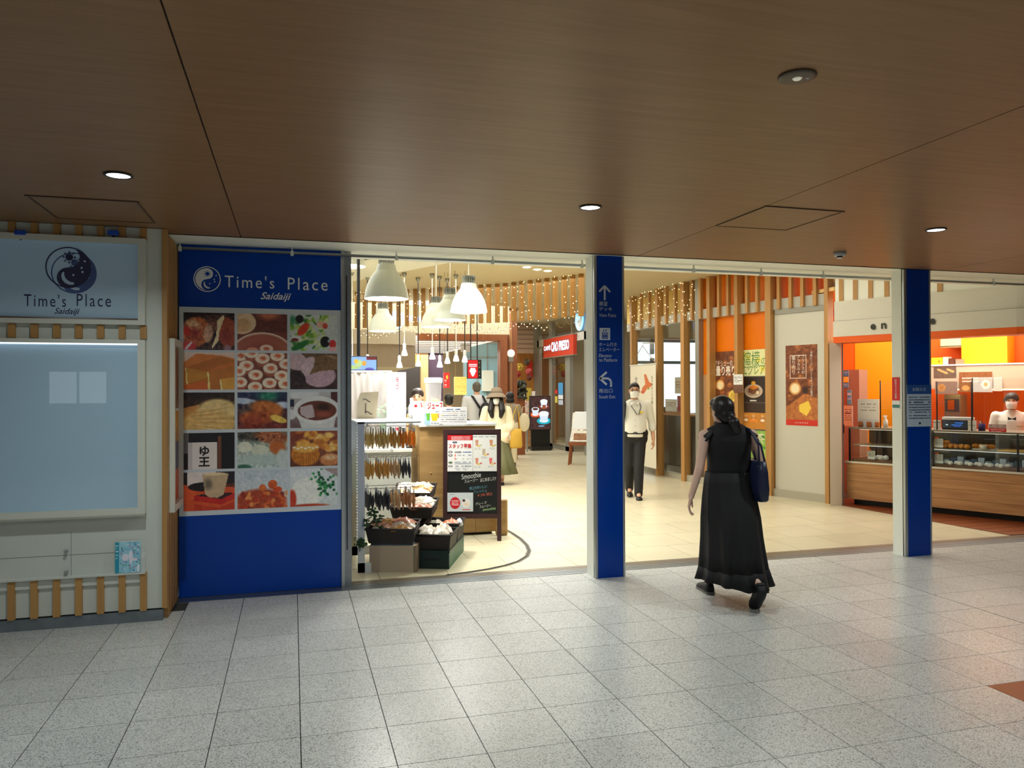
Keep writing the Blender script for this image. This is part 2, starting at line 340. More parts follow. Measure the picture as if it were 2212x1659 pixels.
# corridor floor: slab, tiles one by one where they can be seen, the rest as one part
floor = struct('floor', MB().box((-9, -9, -.06), (16, 6.40, -.012)), mat('joint_grout', rgb(58, 58, 54), .9))
gap = .0022; tile_me = MB().box((gap, gap, -.012), (TS-gap, TS-gap, 0)).mesh('floor_tile', GRANITE)
brown_me = MB().box((gap, gap, -.012), (TS-gap, TS-gap, 0)).mesh('brown_floor_tile', mat('brown_tile', rgb(132, 74, 54), .35, var=.05))
cut_me = MB().box((gap, gap, -.012), (TS-gap, .235-gap, 0)).mesh('cut_floor_tile', GRANITE)
rest = MB()
for c in range(-22, 39):
    for r in range(-1, 38):
        x, y = TX+c*TS, TY-(r+1)*TS
        if r == -1: y = TY
        if c < -2 and r == -1: continue
        w = .235 if r == -1 else TS
        hid = (x+TS < -.95 and y > 5.95)
        vis = (not hid) and inview([(x, y, 0), (x+TS, y, 0), (x, y+w, 0), (x+TS, y+w, 0)], 0)
        x2 = x+(.006 if c == 12 else 0)
        if vis:
            me = brown_me if (r == 7 and c in (9, 10, 11)) else (cut_me if r == -1 else tile_me)
            o = link('floor_tile', me, floor); o.location = (x2, y, 0)
        elif not hid: rest.box((x2+gap, y+gap, -.012), (x+TS-gap, y+w-gap, 0))
rest.build('outlying_tiles', GRANITE, floor, kind='stuff')
# metal threshold with running grooves
thr = struct('trim_1', MB().box((-.87, 6.40, -.03), (14, 6.69, -.004)), STEEL)
for i, (a, b) in enumerate(((6.402, 6.455), (6.461, 6.500), (6.507, 6.560), (6.567, 6.612), (6.619, 6.688))):
    MB().box((-.87, a, -.004), (14, b, .002)).build('groove_bar', mat('warm_steel', rgb(158, 148, 134), .3, .8, var=.07, vscale=5, vstretch=(.3, 3, 1)) if i > 2 else STEEL, thr)
# hall floor of beige tiles in running bond
hfloor = struct('floor_hall', MB().box((-4, 6.69, -.06), (8.9, 26, -.008)).box((8.9, 6.69, -.06), (14, 19.6, -.008)), mat('beige_grout', rgb(164, 146, 112), .9))
def _beige(nt, b, N, K):
    g = N('ShaderNodeNewGeometry'); nz = N('ShaderNodeTexNoise'); nz.inputs['Scale'].default_value = 2.2; nz.inputs['Detail'].default_value = 6; K(g.outputs['Position'], nz.inputs[0])
    oi = N('ShaderNodeObjectInfo'); m1 = N('ShaderNodeMapRange'); m1.inputs[3].default_value = .95; m1.inputs[4].default_value = 1.04; K(oi.outputs['Random'], m1.inputs[0])
    m2 = N('ShaderNodeMapRange'); m2.inputs[1].default_value = .3; m2.inputs[2].default_value = .7; m2.inputs[3].default_value = .95; m2.inputs[4].default_value = 1.04; K(nz.outputs[0], m2.inputs[0])
    mu = N('ShaderNodeMath'); mu.operation = 'MULTIPLY'; K(m1.outputs[0], mu.inputs[0]); K(m2.outputs[0], mu.inputs[1])
    vm = N('ShaderNodeVectorMath'); vm.operation = 'SCALE'; vm.inputs[0].default_value = rgb(206, 196, 166); K(mu.outputs[0], vm.inputs['Scale']); K(vm.outputs[0], b.inputs['Base Color'])
    b.inputs['Roughness'].default_value = .3
BEIGE = ramp_mat('beige_tile', _beige)
bg_ = .0025; bt = MB().box((bg_, bg_, -.008), (.6-bg_, .6-bg_, 0)).mesh('hall_tile', BEIGE); rest = MB()
for j in range(0, 33):
    for i in range(-7, 22):
        x, y = i*.6+(.3 if j % 2 else 0)+.12, 6.69+j*.6
        vis = inview([(x, y, 0), (x+.6, y, 0), (x, y+.6, 0), (x+.6, y+.6, 0)], 0) and PJ((x+.6, y, 0))[0] > 740 and x < 7.6 and y < 20 and y > 6.6
        if x > 7.6+.2: continue
        if vis: o = link('hall_tile', bt, hfloor); o.location = (x, y, 0)
        else: rest.box((x+bg_, y+bg_, -.008), (x+.6-bg_, y+.6-bg_, 0))
rest.build('outlying_tiles', BEIGE, hfloor, kind='stuff')
# bakery plank floor
bfl = struct('floor_bakery', MB().add([(7.30, 9.10, .0015), (7.57, 6.69, .0015), (14, 6.69, .0015), (14, 11.5, .0015), (7.30, 11.5, .0015)], [(0, 1, 2, 3, 4)]), mat('plank_joint', rgb(60, 30, 18), .8))
for k in range(16):
    y0, y1 = 6.70+k*.18, 6.70+k*.18+.174
    def xe(y): return 7.57+(7.30-7.57)*(min(y, 9.1)-6.69)/(9.10-6.69)
    MB().prism([(xe(y0), y0, .002), (11, y0, .002), (11, y1, .002), (xe(y1), y1, .002)], (0, 0, .004)).build('plank', PLANK, bfl)
# corridor ceiling: laminate panels with open joints
ceil = struct('ceiling', MB().box((-9, -9, CZ+.012), (16, 6.13, CZ+.08)), DARK)
xs = [-9, -6.85, -3.61, -.372, 2.868, 6.108, 9.348, 12.588, 16]
for a, b in zip(xs[:-1], xs[1:]):
    MB().box((a+.0035, -9, CZ), (b-.0035, 6.128, CZ+.012)).build('ceiling_panel', CEILW, ceil)
def hatch(x0, x1, y0, y1):
    MB().box((x0, y0, CZ-.003), (x1, y1, CZ-.0005)).build('access_panel', CEILW, ceil)
    m = MB()
    for a, b in (((x0-.02, y0-.012), (x1+.02, y0)), ((x0-.012, y1), (x1+.012, y1+.008)), ((x0-.012, y0), (x0-.003, y1)), ((x1+.003, y0), (x1+.012, y1))):
        m.box((a[0], a[1], CZ-.006), (b[0], b[1], CZ-.0005))
    m.build('access_panel_edge', mat('bronze_edge', rgb(84, 60, 44), .4, .3), ceil)
hatch(2.875, 3.43, 4.25, 4.84); hatch(-1.49, -.915, 5.14, 5.745)
# corridor behind and beside the camera
struct('wall_right_end', MB().box((16, -9, 0), (16.1, 6.4, CZ)), GREYP)
struct('wall_left_end', MB().box((-9.1, -9, 0), (-9, 6.4, CZ)), GREYP)
bw = MB()
wins = [(-5.65, -4.33), (-2.6, -.8), (1.5, 3.3), (3.6, 5.4), (7.5, 9.3)]; WA, WB = 1.28, 2.12
x = -9
for a, b in wins: bw.box((x, -9.1, 0), (a, -9, CZ)); bw.box((a, -9.1, 0), (b, -9, WA)); bw.box((a, -9.1, WB), (b, -9, CZ)); x = b
bw.box((x, -9.1, 0), (16, -9, CZ)); struct('wall_back', bw, mat('back_wall_paint', rgb(150, 150, 146), .7))
for k, (a, b) in enumerate(wins):
    m = MB()
    for p, q in (((a, WA), (a+.04, WB)), ((b-.04, WA), (b, WB)), ((a, WA), (b, WA+.04)), ((a, WB-.04), (b, WB)), (((a+b)/2-.025, WA), ((a+b)/2+.025, WB))): m.box((p[0], -9.08, p[1]), (q[0], -9.02, q[1]))
    struct('window_%d' % (k+1), m, ALU)
# cream soffit over the entrance with its curtain rail
sof = struct('trim_2', MB().box((-.93, 6.131, CZ), (14, 6.90, 3.58)), CREAM)
MB().box((-.93, 6.128, CZ-.004), (14, 6.140, CZ+.02)).build('ceiling_edge_bead', DARK, sof)
rail = thing('curtain_rail', 'long silver curtain rail with small hooks running under the cream soffit', 'rail', (0, 6.47, CZ-.045))
MB().tube([(-.84, 6.47, CZ-.045), (13, 6.47, CZ-.045)], .012, 10).build('tube', ALU, rail, True, True)
for k, px in enumerate((389, 631, 856, 1064, 1257, 1498, 1644, 1778, 1962, 2145)):
    q = G(px, 540, CZ); q = L(px, 540, (0, 6.47), (1, 6.47))
    m = MB().box((q.x-.004, 6.462, CZ-.04), (q.x+.004, 6.478, CZ)); m.box((q.x-.012, 6.455, CZ-.068), (q.x+.012, 6.485, CZ-.03)); m.build('hook', WHITE, rail, world=True)
# hall ceiling
hc = struct('ceiling_hall', MB().box((-4, 6.9, 3.5), (8.9, 26, 3.58)).box((8.9, 6.9, 3.5), (14, 19.6, 3.58)), HCEIL)
a0 = G(700, 616, 3.5); a1 = G(985, 560, 3.5); dd = (a1-a0); a2 = a0+dd*2.3
MB().prism([(-4, 6.9, 3.499), (a2.x, 6.9, 3.499), (a2.x, a2.y, 3.499), (a0.x, a0.y, 3.499), (-4, a0.y+3, 3.499)], (0, 0, -.03)).build('raised_panel', HCEILW, hc)
nn = Vector((-dd.y, dd.x, 0)).normalized()*.10
MB().prism([a0+nn*-.0+Vector((0, 0, -.006)), a2+Vector((0, 0, -.006)), a2-nn+Vector((0, 0, -.006)), a0-nn+Vector((0, 0, -.006))], (0, 0, -.02)).build('step_shade_strip', GREYP, hc)  # grey strip laid in for the shadow line of the ceiling step
MB().box((4.35, 9.3, 3.30), (5.4, 9.9, 3.498)).build('ceiling_box', HCEILW, hc)
# hall far and left walls
struct('wall_far', MB().box((-4, 25.9, 0), (8.9, 26, 3.5)), mat('far_wall_paint', rgb(214, 196, 164), .7))
struct('wall_left_hall', MB().box((-4.1, 6.6, 0), (-4, 26, 3.5)), mat('hall_wall_paint', rgb(205, 200, 190), .7))
struct('wall_front_hall', MB().box((-4, 6.60, 0), (-.80, 6.7, 3.5)), GREYP)
struct('wall_front_right', MB().box((9.4, 6.42, 0), (16, 6.6, CZ)), WHITE)
# ================================================================== FRONTAGE
UX, UZ, NY = Vector((1, 0, 0)), Vector((0, 0, 1)), Vector((0, -1, 0))
def emblem(at, u, v, R, dark, parent, light=None, ring=.06, world=True, name='emblem', off=.001, sub=True):
    """day-and-night disc: outer ring, dark half, sun with rays, crescent and stars"""
    u, v = Vector(u).normalized(), Vector(v).normalized(); n = u.cross(v); at = Vector(at)+n*off
    def pt(x, y, k=0): return at+u*(x*R)+v*(y*R)+n*(k*.0006)
    S = 40; m = MB(); light = light or WHITEP
    o = [pt(math.cos(2*PI*i/S), math.sin(2*PI*i/S)) for i in range(S)]; q = [pt((1-ring)*math.cos(2*PI*i/S), (1-ring)*math.sin(2*PI*i/S)) for i in range(S)]
    m.add(o+q, [(i, (i+1) % S, S+(i+1) % S, S+i) for i in range(S)])
    h = S//2
    arc = [pt(math.sin(PI*i/h), math.cos(PI*i/h), 1) for i in range(h+1)]                      # right half, top to bottom
    lo = [pt(-.5*math.sin(PI*i/h), -1+.5*(1-math.cos(PI*i/h)), 1) for i in range(1, h+1)]      # bulges left, bottom to middle
    up = [pt(.5*math.sin(PI*i/h), .5*(1-math.cos(PI*i/h)), 1) for i in range(1, h)]            # bulges right, middle to top
    # split into strips so that the concave outline fills properly
    pts = []
    T = 48
    for i in range(T+1):
        y = 1-2*i/T; xr = math.sqrt(max(0, 1-y*y)); xl = (math.sqrt(max(0, .25-(y-.5)**2)) if y >= 0 else -math.sqrt(max(0, .25-(y+.5)**2)))
        pts.append((pt(xl, y, 1), pt(xr, y, 1)))
    for a, b in zip(pts[:-1], pts[1:]): m.add([a[0], b[0], b[1], a[1]], [(0, 1, 2, 3)])
    m.add([pt(.04+.17*math.cos(2*PI*i/20), .5+.17*math.sin(2*PI*i/20), 2) for i in range(20)], [tuple(range(20))])
    for k in range(8):
        a = 2*PI*k/8; c, s = math.cos(a), math.sin(a); w = .055
        m.add([pt(.04+.21*c-w*s, .5+.21*s+w*c, 2), pt(.04+.21*c+w*s, .5+.21*s-w*c, 2), pt(.04+.33*c, .5+.33*s, 2)], [(0, 1, 2)])
    e = m.build(name, dark, parent, world=world)
    m2 = MB(); oc = [pt(.12+.42*math.cos(a), -.42+.42*math.sin(a), 3) for a in np.linspace(2.7, 5.0, 14)]
    ic = [pt(.24+.42*math.cos(a), -.30+.42*math.sin(a), 3) for a in np.linspace(2.95, 4.75, 14)]
    m2.add(oc+ic, [(i, i+1, 14+i+1, 14+i) for i in range(13)])
    for x, y, r in ((.72, .33, .05), (.58, .0, .05), (.62, -.2, .055), (.22, -.36, .05)):
        MB().add([pt(x+r*math.cos(2*PI*i/8), y+r*math.sin(2*PI*i/8), 3) for i in range(8)], [tuple(range(8))]).build('star', light, e if sub else parent, world=world)
    m2.build('moon', light, e if sub else parent, world=world)
    return e
def frame_mb(x0, x1, z0, z1, w, y0, y1, top=None, bot=None):
    t = top or w; b = bot or w; m = MB()
    m.box((x0, y0, z0), (x0+w, y1, z1)); m.box((x1-w, y0, z0), (x1, y1, z1)); m.box((x0+w, y0, z1-t), (x1-w, y1, z1)); m.box((x0+w, y0, z0), (x1-w, y1, z0+b)); return m
KY = 5.95
def K5(px, py): return P(px, py, KY)
XK = K5(350, 800).x                                         # right edge of the white front
kl = struct('wall_left', MB().box((-9, KY+.012, .085), (XK-.0, 6.60, CZ-.002)), WHITE)
# wooden slats of the front: top row, middle row, lower row
zs_top = (K5(312, 519).z, CZ-.004); zs_mid = (K5(312, 733).z, K5(312, 704).z); zs_low = (K5(312, 1318).z, K5(312, 1236).z)
pitch = (K5(310, 600).x-K5(26, 600).x)/6; xs0 = K5(310, 600).x
for z0, z1 in (zs_top, zs_mid, zs_low):
    me = MB().box((-.021, KY-.016, z0), (.021, KY+.012, z1)).mesh('slat', SLATW)
    for k in range(13): o = link('slat', me, kl); o.location = (xs0-k*pitch, 0, 0)
# corner post and side slats, with the glimpse of a lightbox between them
MB().box((XK, KY-.004, .085), (XK+.032, KY+.05, CZ-.004)).build('corner_strip', SLATW, kl)
sideme = MB().box((0, 0, .0), (.03, .055, CZ-.02)).mesh('side_slat', SLATW)
for k in range(6): o = link('side_slat', sideme, kl); o.location = (XK-.002, KY+.07+k*.086, .0)
MB().box((-9, KY+.055, 0), (XK, 6.6, .085)).build('plinth', DARK, kl)
struct('baseboard_left', MB().box((-9, KY-.003, 0), (XK+.006, KY+.06, K5(345, 1317).z)), mat('worn_steel_skirting', rgb(126, 134, 140), .38, .6, var=.16, vscale=9))
# ledge and fine panel joints of the lower front
zl = K5(312, 1234).z
MB().box((-4.2, KY-.028, zl-.012), (K5(315, 1232).x, KY+.012, zl)).build('ledge', WHITE, kl)
MB().box((-4.2, KY-.004, zl-.075), (K5(315, 1232).x, KY+.012, zl-.012)).build('ledge_apron', WHITE, kl)
zj = K5(250, 1194).z; MB().box((-4.2, KY+.0105, zj-.0012), (K5(315, 1232).x, KY+.0125, zj+.0012)).build('panel_joint', GREYP, kl)
xj = K5(153, 1150).x; MB().box((xj-.001, KY+.0105, zl), (xj+.001, KY+.0125, zl+.30)).build('panel_joint', GREYP, kl)
for k, (px, py) in enumerate(((143, 1191), (143, 1236))):
    q = K5(px, py); m = MB().lathe([(.011, 0), (.011, .03), (.007, .036)], (q.x, 0, q.z), 14, ax='y')
    for i, vv in enumerate(m.v): m.v[i] = (vv[0], KY+.012-vv[1] if True else 0, vv[2])
    tag(m.build('wall_stud', ALU), ('upper' if k == 0 else 'lower')+' round metal stud on the white lower front of the kiosk', 'stud', 'metal studs on the kiosk front')
# upper lightbox sign
z0, z1 = K5(312, 703).z, K5(312, 518).z; xr = K5(315.6, 600).x; zi0, zi1 = K5(300, 693).z, K5(300, 529.6).z; xi = K5(303.7, 600).x
sg = thing('lightbox_sign', 'wide pale lightbox sign with a sun and moon emblem above the empty display case', 'sign', (-2.2, KY, z0))
frame_mb(-3.6, xr, z0, z1, .045, KY-.045, KY+.01, z1-zi1, zi0-z0).build('frame', FRAMEW, sg, world=True)
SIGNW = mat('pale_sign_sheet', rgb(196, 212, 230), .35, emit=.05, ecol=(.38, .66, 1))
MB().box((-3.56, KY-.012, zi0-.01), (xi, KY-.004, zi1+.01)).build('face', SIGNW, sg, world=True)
MB().box((-3.56, KY-.040, zi0-.002), (xi, KY-.012, zi0+.012)).build('chrome_strip', mat('chrome', rgb(225, 228, 232), .12, 1), sg, world=True)
MB().box((-3.56, KY-.036, zi0), (xi, KY-.034, zi1)).build('cover_glass', GLASS, sg, world=True)
FY = KY-.0125
c = P(148, 578, FY); R = (P(196.5, 578, FY)-P(97, 578, FY)).x/2
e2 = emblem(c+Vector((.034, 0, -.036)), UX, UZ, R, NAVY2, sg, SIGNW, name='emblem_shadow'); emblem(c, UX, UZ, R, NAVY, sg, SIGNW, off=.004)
for w_, a_, b_ in (("Time's", 52, 143), ("Place", 166, 240)): text(w_, P((a_+b_)/2, 649, FY), UX, UZ, .085, NAVY, sg, w=(P(b_, 649, FY)-P(a_, 649, FY)).x, spacing=1.25)
text("Saidaiji", P(145, 674, FY), UX, UZ, .054, NAVY, sg, w=(P(172, 674, FY)-P(117, 674, FY)).x, shear=.35, bold=.012)
# lower empty display case
z0, z1 = K5(312, 1108).z, K5(312, 735).z; zi0, zi1 = K5(300, 1095).z, K5(300, 743).z; xi = K5(302.6, 900).x
dc = thing('display_case', 'large empty glass display case with white frame under the lightbox sign', 'display case', (-2.2, KY, z0))
frame_mb(-3.6, xr, z0, z1, .047, KY-.05, KY+.01, z1-zi1, zi0-z0).build('frame', FRAMEW, dc, world=True)
MB().box((-3.6, KY-.062, z0-.012), (xr, KY+.005, z0)).build('sill', mat('beige_sill', rgb(170, 170, 156), .5), dc, world=True)
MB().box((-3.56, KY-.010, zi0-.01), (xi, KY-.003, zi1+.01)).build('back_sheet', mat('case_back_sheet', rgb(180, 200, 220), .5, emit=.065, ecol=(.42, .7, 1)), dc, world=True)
MB().box((-3.56, KY-.042, zi1-.010), (xi, KY-.012, zi1+.002)).build('glow_strip', lamp_mat('case_strip', (.85, .93, 1), .9), dc, world=True)
MB().box((xi-.004, KY-.042, zi0), (xi+.002, KY-.012, zi1)).build('chrome_strip', MATS['chrome'], dc, world=True)
MB().box((-3.56, KY-.0345, zi0), (xi, KY-.0325, zi1)).build('cover_glass', GLASS, dc, world=True)
# side lightbox
sb = thing('side_lightbox', 'narrow framed picture case on the slatted side of the kiosk', 'display case', (XK+.03, 6.2, P(370, 1095, 6.2).z))
za, zb = .74, 2.0
for nm, a, b, mt in (('frame', (XK+.026, 6.06, za), (XK+.068, 6.10, zb), FRAMEW), ('frame', (XK+.026, 6.50, za), (XK+.068, 6.52, zb), FRAMEW), ('frame', (XK+.026, 6.10, zb-.05), (XK+.068, 6.50, zb), FRAMEW), ('frame', (XK+.026, 6.10, za), (XK+.068, 6.50, za+.05), FRAMEW)):
    MB().box(a, b).build(nm, mt, sb, world=True)
cv = Canvas(20, 60, (170, 120, 90)); cv.noise(50, 8, 3); cv.rect(0, 0, 1, .35, (150, 90, 60)); cv.rect(0, .4, 1, .42, (230, 230, 225)); cv.rect(0, .42, 1, .62, (220, 150, 60)); cv.noise(30, 10, 5); cv.rect(0, .62, 1, .8, (90, 80, 100)); cv.rect(0, .8, 1, 1, (200, 80, 40))
picture('print', cv, (XK+.036, 6.10, za+.05), (0, .40, 0), (0, 0, zb-za-.1), sb)
# blue clip lights on the lightbox frame
for k, px in enumerate((48, 247)):
    q = K5(px, 507); t = thing('blue_clip', 'small blue clip on top of the lightbox frame, '+('left one above the sign' if k == 0 else 'right one near the slatted corner'), 'clip', (q.x, KY-.03, q.z-.03), 0, 'blue clips on the lightbox')
    bevel(MB().box((-.034, -.02, .02), (.034, .015, .052)).build('head', mat('blue_plastic', rgb(30, 78, 190), .4), t), .005)
    MB().tube([(0, 0, -.012), (0, 0, .02)], .006, 8).build('stem', BLACKM, t)
# leaflet in a clear holder on the ledge
q0, q1 = K5(250, 1229), K5(305, 1167); lf = thing('leaflet', 'light blue town map leaflet propped in a clear holder on the kiosk ledge', 'leaflet', (q0.x, KY-.02, zl))
cv = Canvas(44, 50, (150, 206, 226)); cv.noise(14, 9, 4); r_ = np.random.default_rng(3); cv.rect(0, 0, .16, 1, (40, 150, 178))
for k in range(46): cv.ell(r_.uniform(.2, 1), r_.uniform(0, 1), .03, .03, [(60, 80, 130), (200, 90, 130), (80, 140, 110), (240, 240, 250)][k % 4], soft=.5)
cv.ell(.4, .5, .16, .14, (232, 228, 244), soft=.3); cv.ell(.62, .5, .1, .26, (232, 232, 246), soft=.3); cv.ell(.75, .58, .18, .05, (240, 226, 236), soft=.4); cv.rect(.86, .76, .96, .98, (240, 240, 244)); cv.lines(.02, .14, [.12, .2, .3, .42, .52], .03, (220, 240, 245), 2)
bevel(MB().box((q0.x, KY-.024, zl+.001), (q1.x, KY-.012, q1.z)).build('pages', WHITEP, lf, world=True), .002)
picture('cover', cv, (q0.x, KY-.0245, zl+.002), (q1.x-q0.x, 0, 0), (0, 0, q1.z-zl-.003), lf)
MB().box((q1.x+.004, KY-.03, zl+.002), (q1.x+.03, KY-.026, q1.z-.06)).build('holder', FILM, lf, world=True)
# ------------------------------------------------------------------ blue photo panel beside the entrance
BY = 6.53
def B5(px, py): return P(px, py, BY)
xl, xr = -.853, .384
bp = thing('photo_panel', "tall blue shop panel with fifteen food photographs beside the entrance", 'sign panel', ((xl+xr)/2, BY, .004))
MB().box((xl, BY, .004), (xr, BY+.05, CZ-.004)).build('blue_board', BLUE, bp, world=True)
zw1, zw0 = (B5(387, 662).z+B5(737, 671).z)/2, (B5(387, 1116).z+B5(737, 1100).z)/2
MB().box((xl, BY-.002, zw0), (xr, BY, zw1)).build('white_sheet', mat('white_photo_sheet', rgb(208, 216, 222), .4), bp, world=True)
c = B5(447.5, 603); R = (B5(477, 603)-B5(418, 603)).x/2
emblem_w = MB()
lw = WHITEP
# white emblem: ring and the light half with a blue sun
def emblem_white(at, R, parent):
    at = Vector(at)+NY*.002; n = NY
    def pt(x, y, k=0): return at+UX*(x*R)+UZ*(y*R)+n*(k*.0006)
    S = 40; m = MB()
    m.add([pt(math.cos(2*PI*i/S), math.sin(2*PI*i/S)) for i in range(S)]+[pt(.93*math.cos(2*PI*i/S), .93*math.sin(2*PI*i/S)) for i in range(S)], [(i, (i+1) % S, S+(i+1) % S, S+i) for i in range(S)])
    T = 40; pts = []; r = .86
    for i in range(T+1):
        y = 1-2*i/T; xl_ = -math.sqrt(max(0, 1-y*y)); xr_ = (math.sqrt(max(0, .25-(y-.5)**2)) if y >= 0 else -math.sqrt(max(0, .25-(y+.5)**2)))
        pts.append((pt(xl_*r, y*r), pt(xr_*r, y*r)))
    for a, b in zip(pts[:-1], pts[1:]): m.add([a[0], b[0], b[1], a[1]], [(0, 1, 2, 3)])
    oc = [pt(.10+.36*math.cos(a), -.38+.36*math.sin(a)) for a in np.linspace(2.7, 5.0, 14)]; ic = [pt(.2+.36*math.cos(a), -.28+.36*math.sin(a)) for a in np.linspace(2.95, 4.75, 14)]
    m.add(oc+ic, [(i, i+1, 15+i, 14+i) for i in range(13)])
    for x, y, q in ((.66, .3, .05), (.52, .0, .05), (.55, -.18, .055), (.2, -.34, .05)): m.add([pt(x+q*math.cos(2*PI*i/8), y+q*math.sin(2*PI*i/8)) for i in range(8)], [tuple(range(8))])
    e = m.build('emblem', lw, parent, world=True); m = MB()
    m.add([pt(.02+.15*math.cos(2*PI*i/20), .42+.15*math.sin(2*PI*i/20), 2) for i in range(20)], [tuple(range(20))])
    for k in range(8):
        a = 2*PI*k/8; c_, s_ = math.cos(a), math.sin(a); w = .045
        m.add([pt(.02+.19*c_-w*s_, .42+.19*s_+w*c_, 2), pt(.02+.19*c_+w*s_, .42+.19*s_-w*c_, 2), pt(.02+.29*c_, .42+.29*s_, 2)], [(0, 1, 2)])
    m.build('sun', BLUE, e, world=True); return e
emblem_white(c, R, bp)
for w_, a_, b_, y_ in (("Time's", 486, 593, 609), ("Place", 622, 708, 614)): text(w_, B5((a_+b_)/2, y_), UX, UZ, .098, lw, bp, w=(B5(b_, 611)-B5(a_, 611)).x, spacing=1.25)
text("Saidaiji", B5(596, 642), UX, UZ, .075, lw, bp, w=(B5(629, 642)-B5(563, 642)).x, shear=.35, bold=.012)
cols = [(396.7, 506.8), (513, 620.5), (626.7, 728.8)]; rowsy = [(674.5, 755.5), (761, 841.7), (848, 928.5), (935.8, 1015), (1021, 1104.7)]
def food(i):
    r = np.random.default_rng(i+11); C = Canvas(72, 54, (60, 30, 24))
    if i == 0:
        C.grad(0, 0, 1, 1, (46, 28, 30), (70, 40, 40)); C.ell(.62, .3, .3, .3, (140, 84, 66), soft=.9); C.ell(.24, .52, .3, .44, (196, 104, 58), .35, .15); C.ell(.2, .34, .2, .18, (238, 200, 150), .6, .6); C.ell(.2, .56, .2, .26, (168, 54, 40), soft=.8); C.ell(.48, .55, .11, .28, (222, 172, 140), .1, .3); C.noise(22, 20, i)
        C.ell(.86, .52, .22, .44, (176, 78, 48), -.15, .15); C.ell(.84, .6, .14, .3, (150, 54, 46), soft=.6); C.poly([(.66, .2), (.78, .05), (.8, .12), (.7, .5), (.68, .75), (.55, .98), (.56, .88), (.64, .6)], (248, 226, 180)); C.noise(14, 26, 9)
        C.ell(.06, .5, .08, .16, (216, 40, 28), soft=.5); C.ell(.1, .92, .16, .16, (214, 60, 70), soft=.2); C.poly([(.02, .96), (.14, .78), (.18, .8), (.06, 1)], (245, 220, 220)); C.ell(.86, .96, .1, .14, (170, 130, 140), soft=.5)
    elif i == 1:
        C.grad(0, 0, 1, 1, (150, 80, 60), (110, 50, 44)); C.rect(.32, 0, 1, .5, (112, 58, 50)); C.ell(.62, .02, .3, .2, (214, 124, 92), soft=.7); C.ell(.08, .25, .3, .32, (244, 214, 172), soft=.06); C.ell(.1, .32, .2, .22, (226, 180, 130), soft=.3); C.noise(8, 20, 2)
        C.ell(.5, 1.06, .62, .56, (250, 232, 212), soft=.02); C.ell(.5, 1.08, .62, .56, (176, 98, 76), soft=.1); C.ell(.5, 1.2, .5, .5, (150, 74, 62), soft=.5); C.ell(.58, .95, .15, .12, (248, 220, 196), soft=.2); C.ell(.58, .95, .08, .06, (214, 110, 80), soft=.4); C.ell(.3, .99, .13, .08, (232, 160, 132), soft=.2)
    elif i == 2:
        C.grad(0, 0, 1, 1, (226, 232, 228), (214, 224, 220)); 
        for k in range(70): C.ell(r.uniform(0, .75), r.uniform(0, 1), r.uniform(.03, .12), r.uniform(.03, .1), [(150, 196, 70), (196, 226, 120), (70, 140, 60), (228, 240, 180), (120, 176, 60)][k % 5], r.uniform(0, 3), .5)
        C.ell(.05, .15, .12, .18, (70, 150, 110), soft=.6); C.ell(.2, .12, .09, .12, (30, 30, 34), soft=.1); C.ell(.28, .4, .09, .24, (222, 70, 44), .7, .2); C.ell(.66, .26, .12, .1, (248, 200, 176), soft=.2); C.ell(.74, .3, .06, .09, (226, 90, 66), soft=.2); C.ell(.12, .66, .14, .1, (240, 240, 236), soft=.2); C.ell(.1, .7, .09, .06, (130, 60, 50), soft=.3); C.ell(.22, .85, .24, .1, (40, 120, 54), -.5, .3); C.ell(.74, .74, .11, .16, (26, 28, 32), .2, .1); C.ell(.82, .72, .03, .06, (170, 180, 190), soft=.3); C.ell(.9, .8, .08, .13, (230, 60, 60), soft=.2); C.ell(.9, .95, .1, .08, (250, 190, 196), soft=.3); C.noise(8, 22, 4)
    elif i == 3:
        C.grad(0, 0, 1, 1, (240, 214, 200), (232, 150, 80)); C.poly([(.0, .28), (.25, .03), (.75, .08), (1, .16), (1, 1), (0, 1)], (226, 132, 58)); C.poly([(.03, .4), (.72, .1), (1, .2), (1, .55), (.5, .85), (.06, .85)], (196, 112, 40)); C.poly([(.03, .4), (.06, .85), (.45, .7), (.46, .52)], (206, 138, 48)); C.poly([(.46, .52), (1, .3), (1, 1), (.48, 1)], (200, 120, 48)); C.poly([(.46, .52), (.49, .52), (.52, 1), (.48, 1)], (250, 226, 140)); C.poly([(.47, .52), (1, .34), (1, .26), (.6, .4)], (218, 120, 56)); C.poly([(.03, .4), (.055, .4), (.08, .85), (.05, .85)], (250, 226, 150)); C.poly([(.72, .72), (1, .66), (1, 1), (.74, 1)], (232, 168, 72)); C.poly([(.71, .72), (.735, .72), (.76, 1), (.72, 1)], (252, 232, 160)); C.poly([(0, .9), (.4, .75), (.47, .95), (.47, 1), (0, 1)], (222, 110, 46)); C.noise(5, 8, 5)
    elif i == 4:
        C.grad(0, 0, 1, 1, (150, 84, 66), (96, 46, 40))
        for x, y in ((.06, .08), (.28, .0), (.5, .15), (.8, .08), (.98, .3), (.18, .35), (.66, .42), (.02, .5), (.36, .6), (.88, .62), (.05, .8), (.64, .82), (.35, .93), (.96, .85)):
            C.ell(x, y+.08, .15, .17, (170, 92, 68), soft=.2); C.ell(x, y, .155, .15, (250, 230, 208), soft=.12); C.ell(x+.01, y, .085, .08, (222, 112, 74), soft=.5); C.ell(x-.02, y+.03, .03, .02, (248, 190, 150), soft=.5)
        C.noise(9, 26, 6)
    elif i == 5:
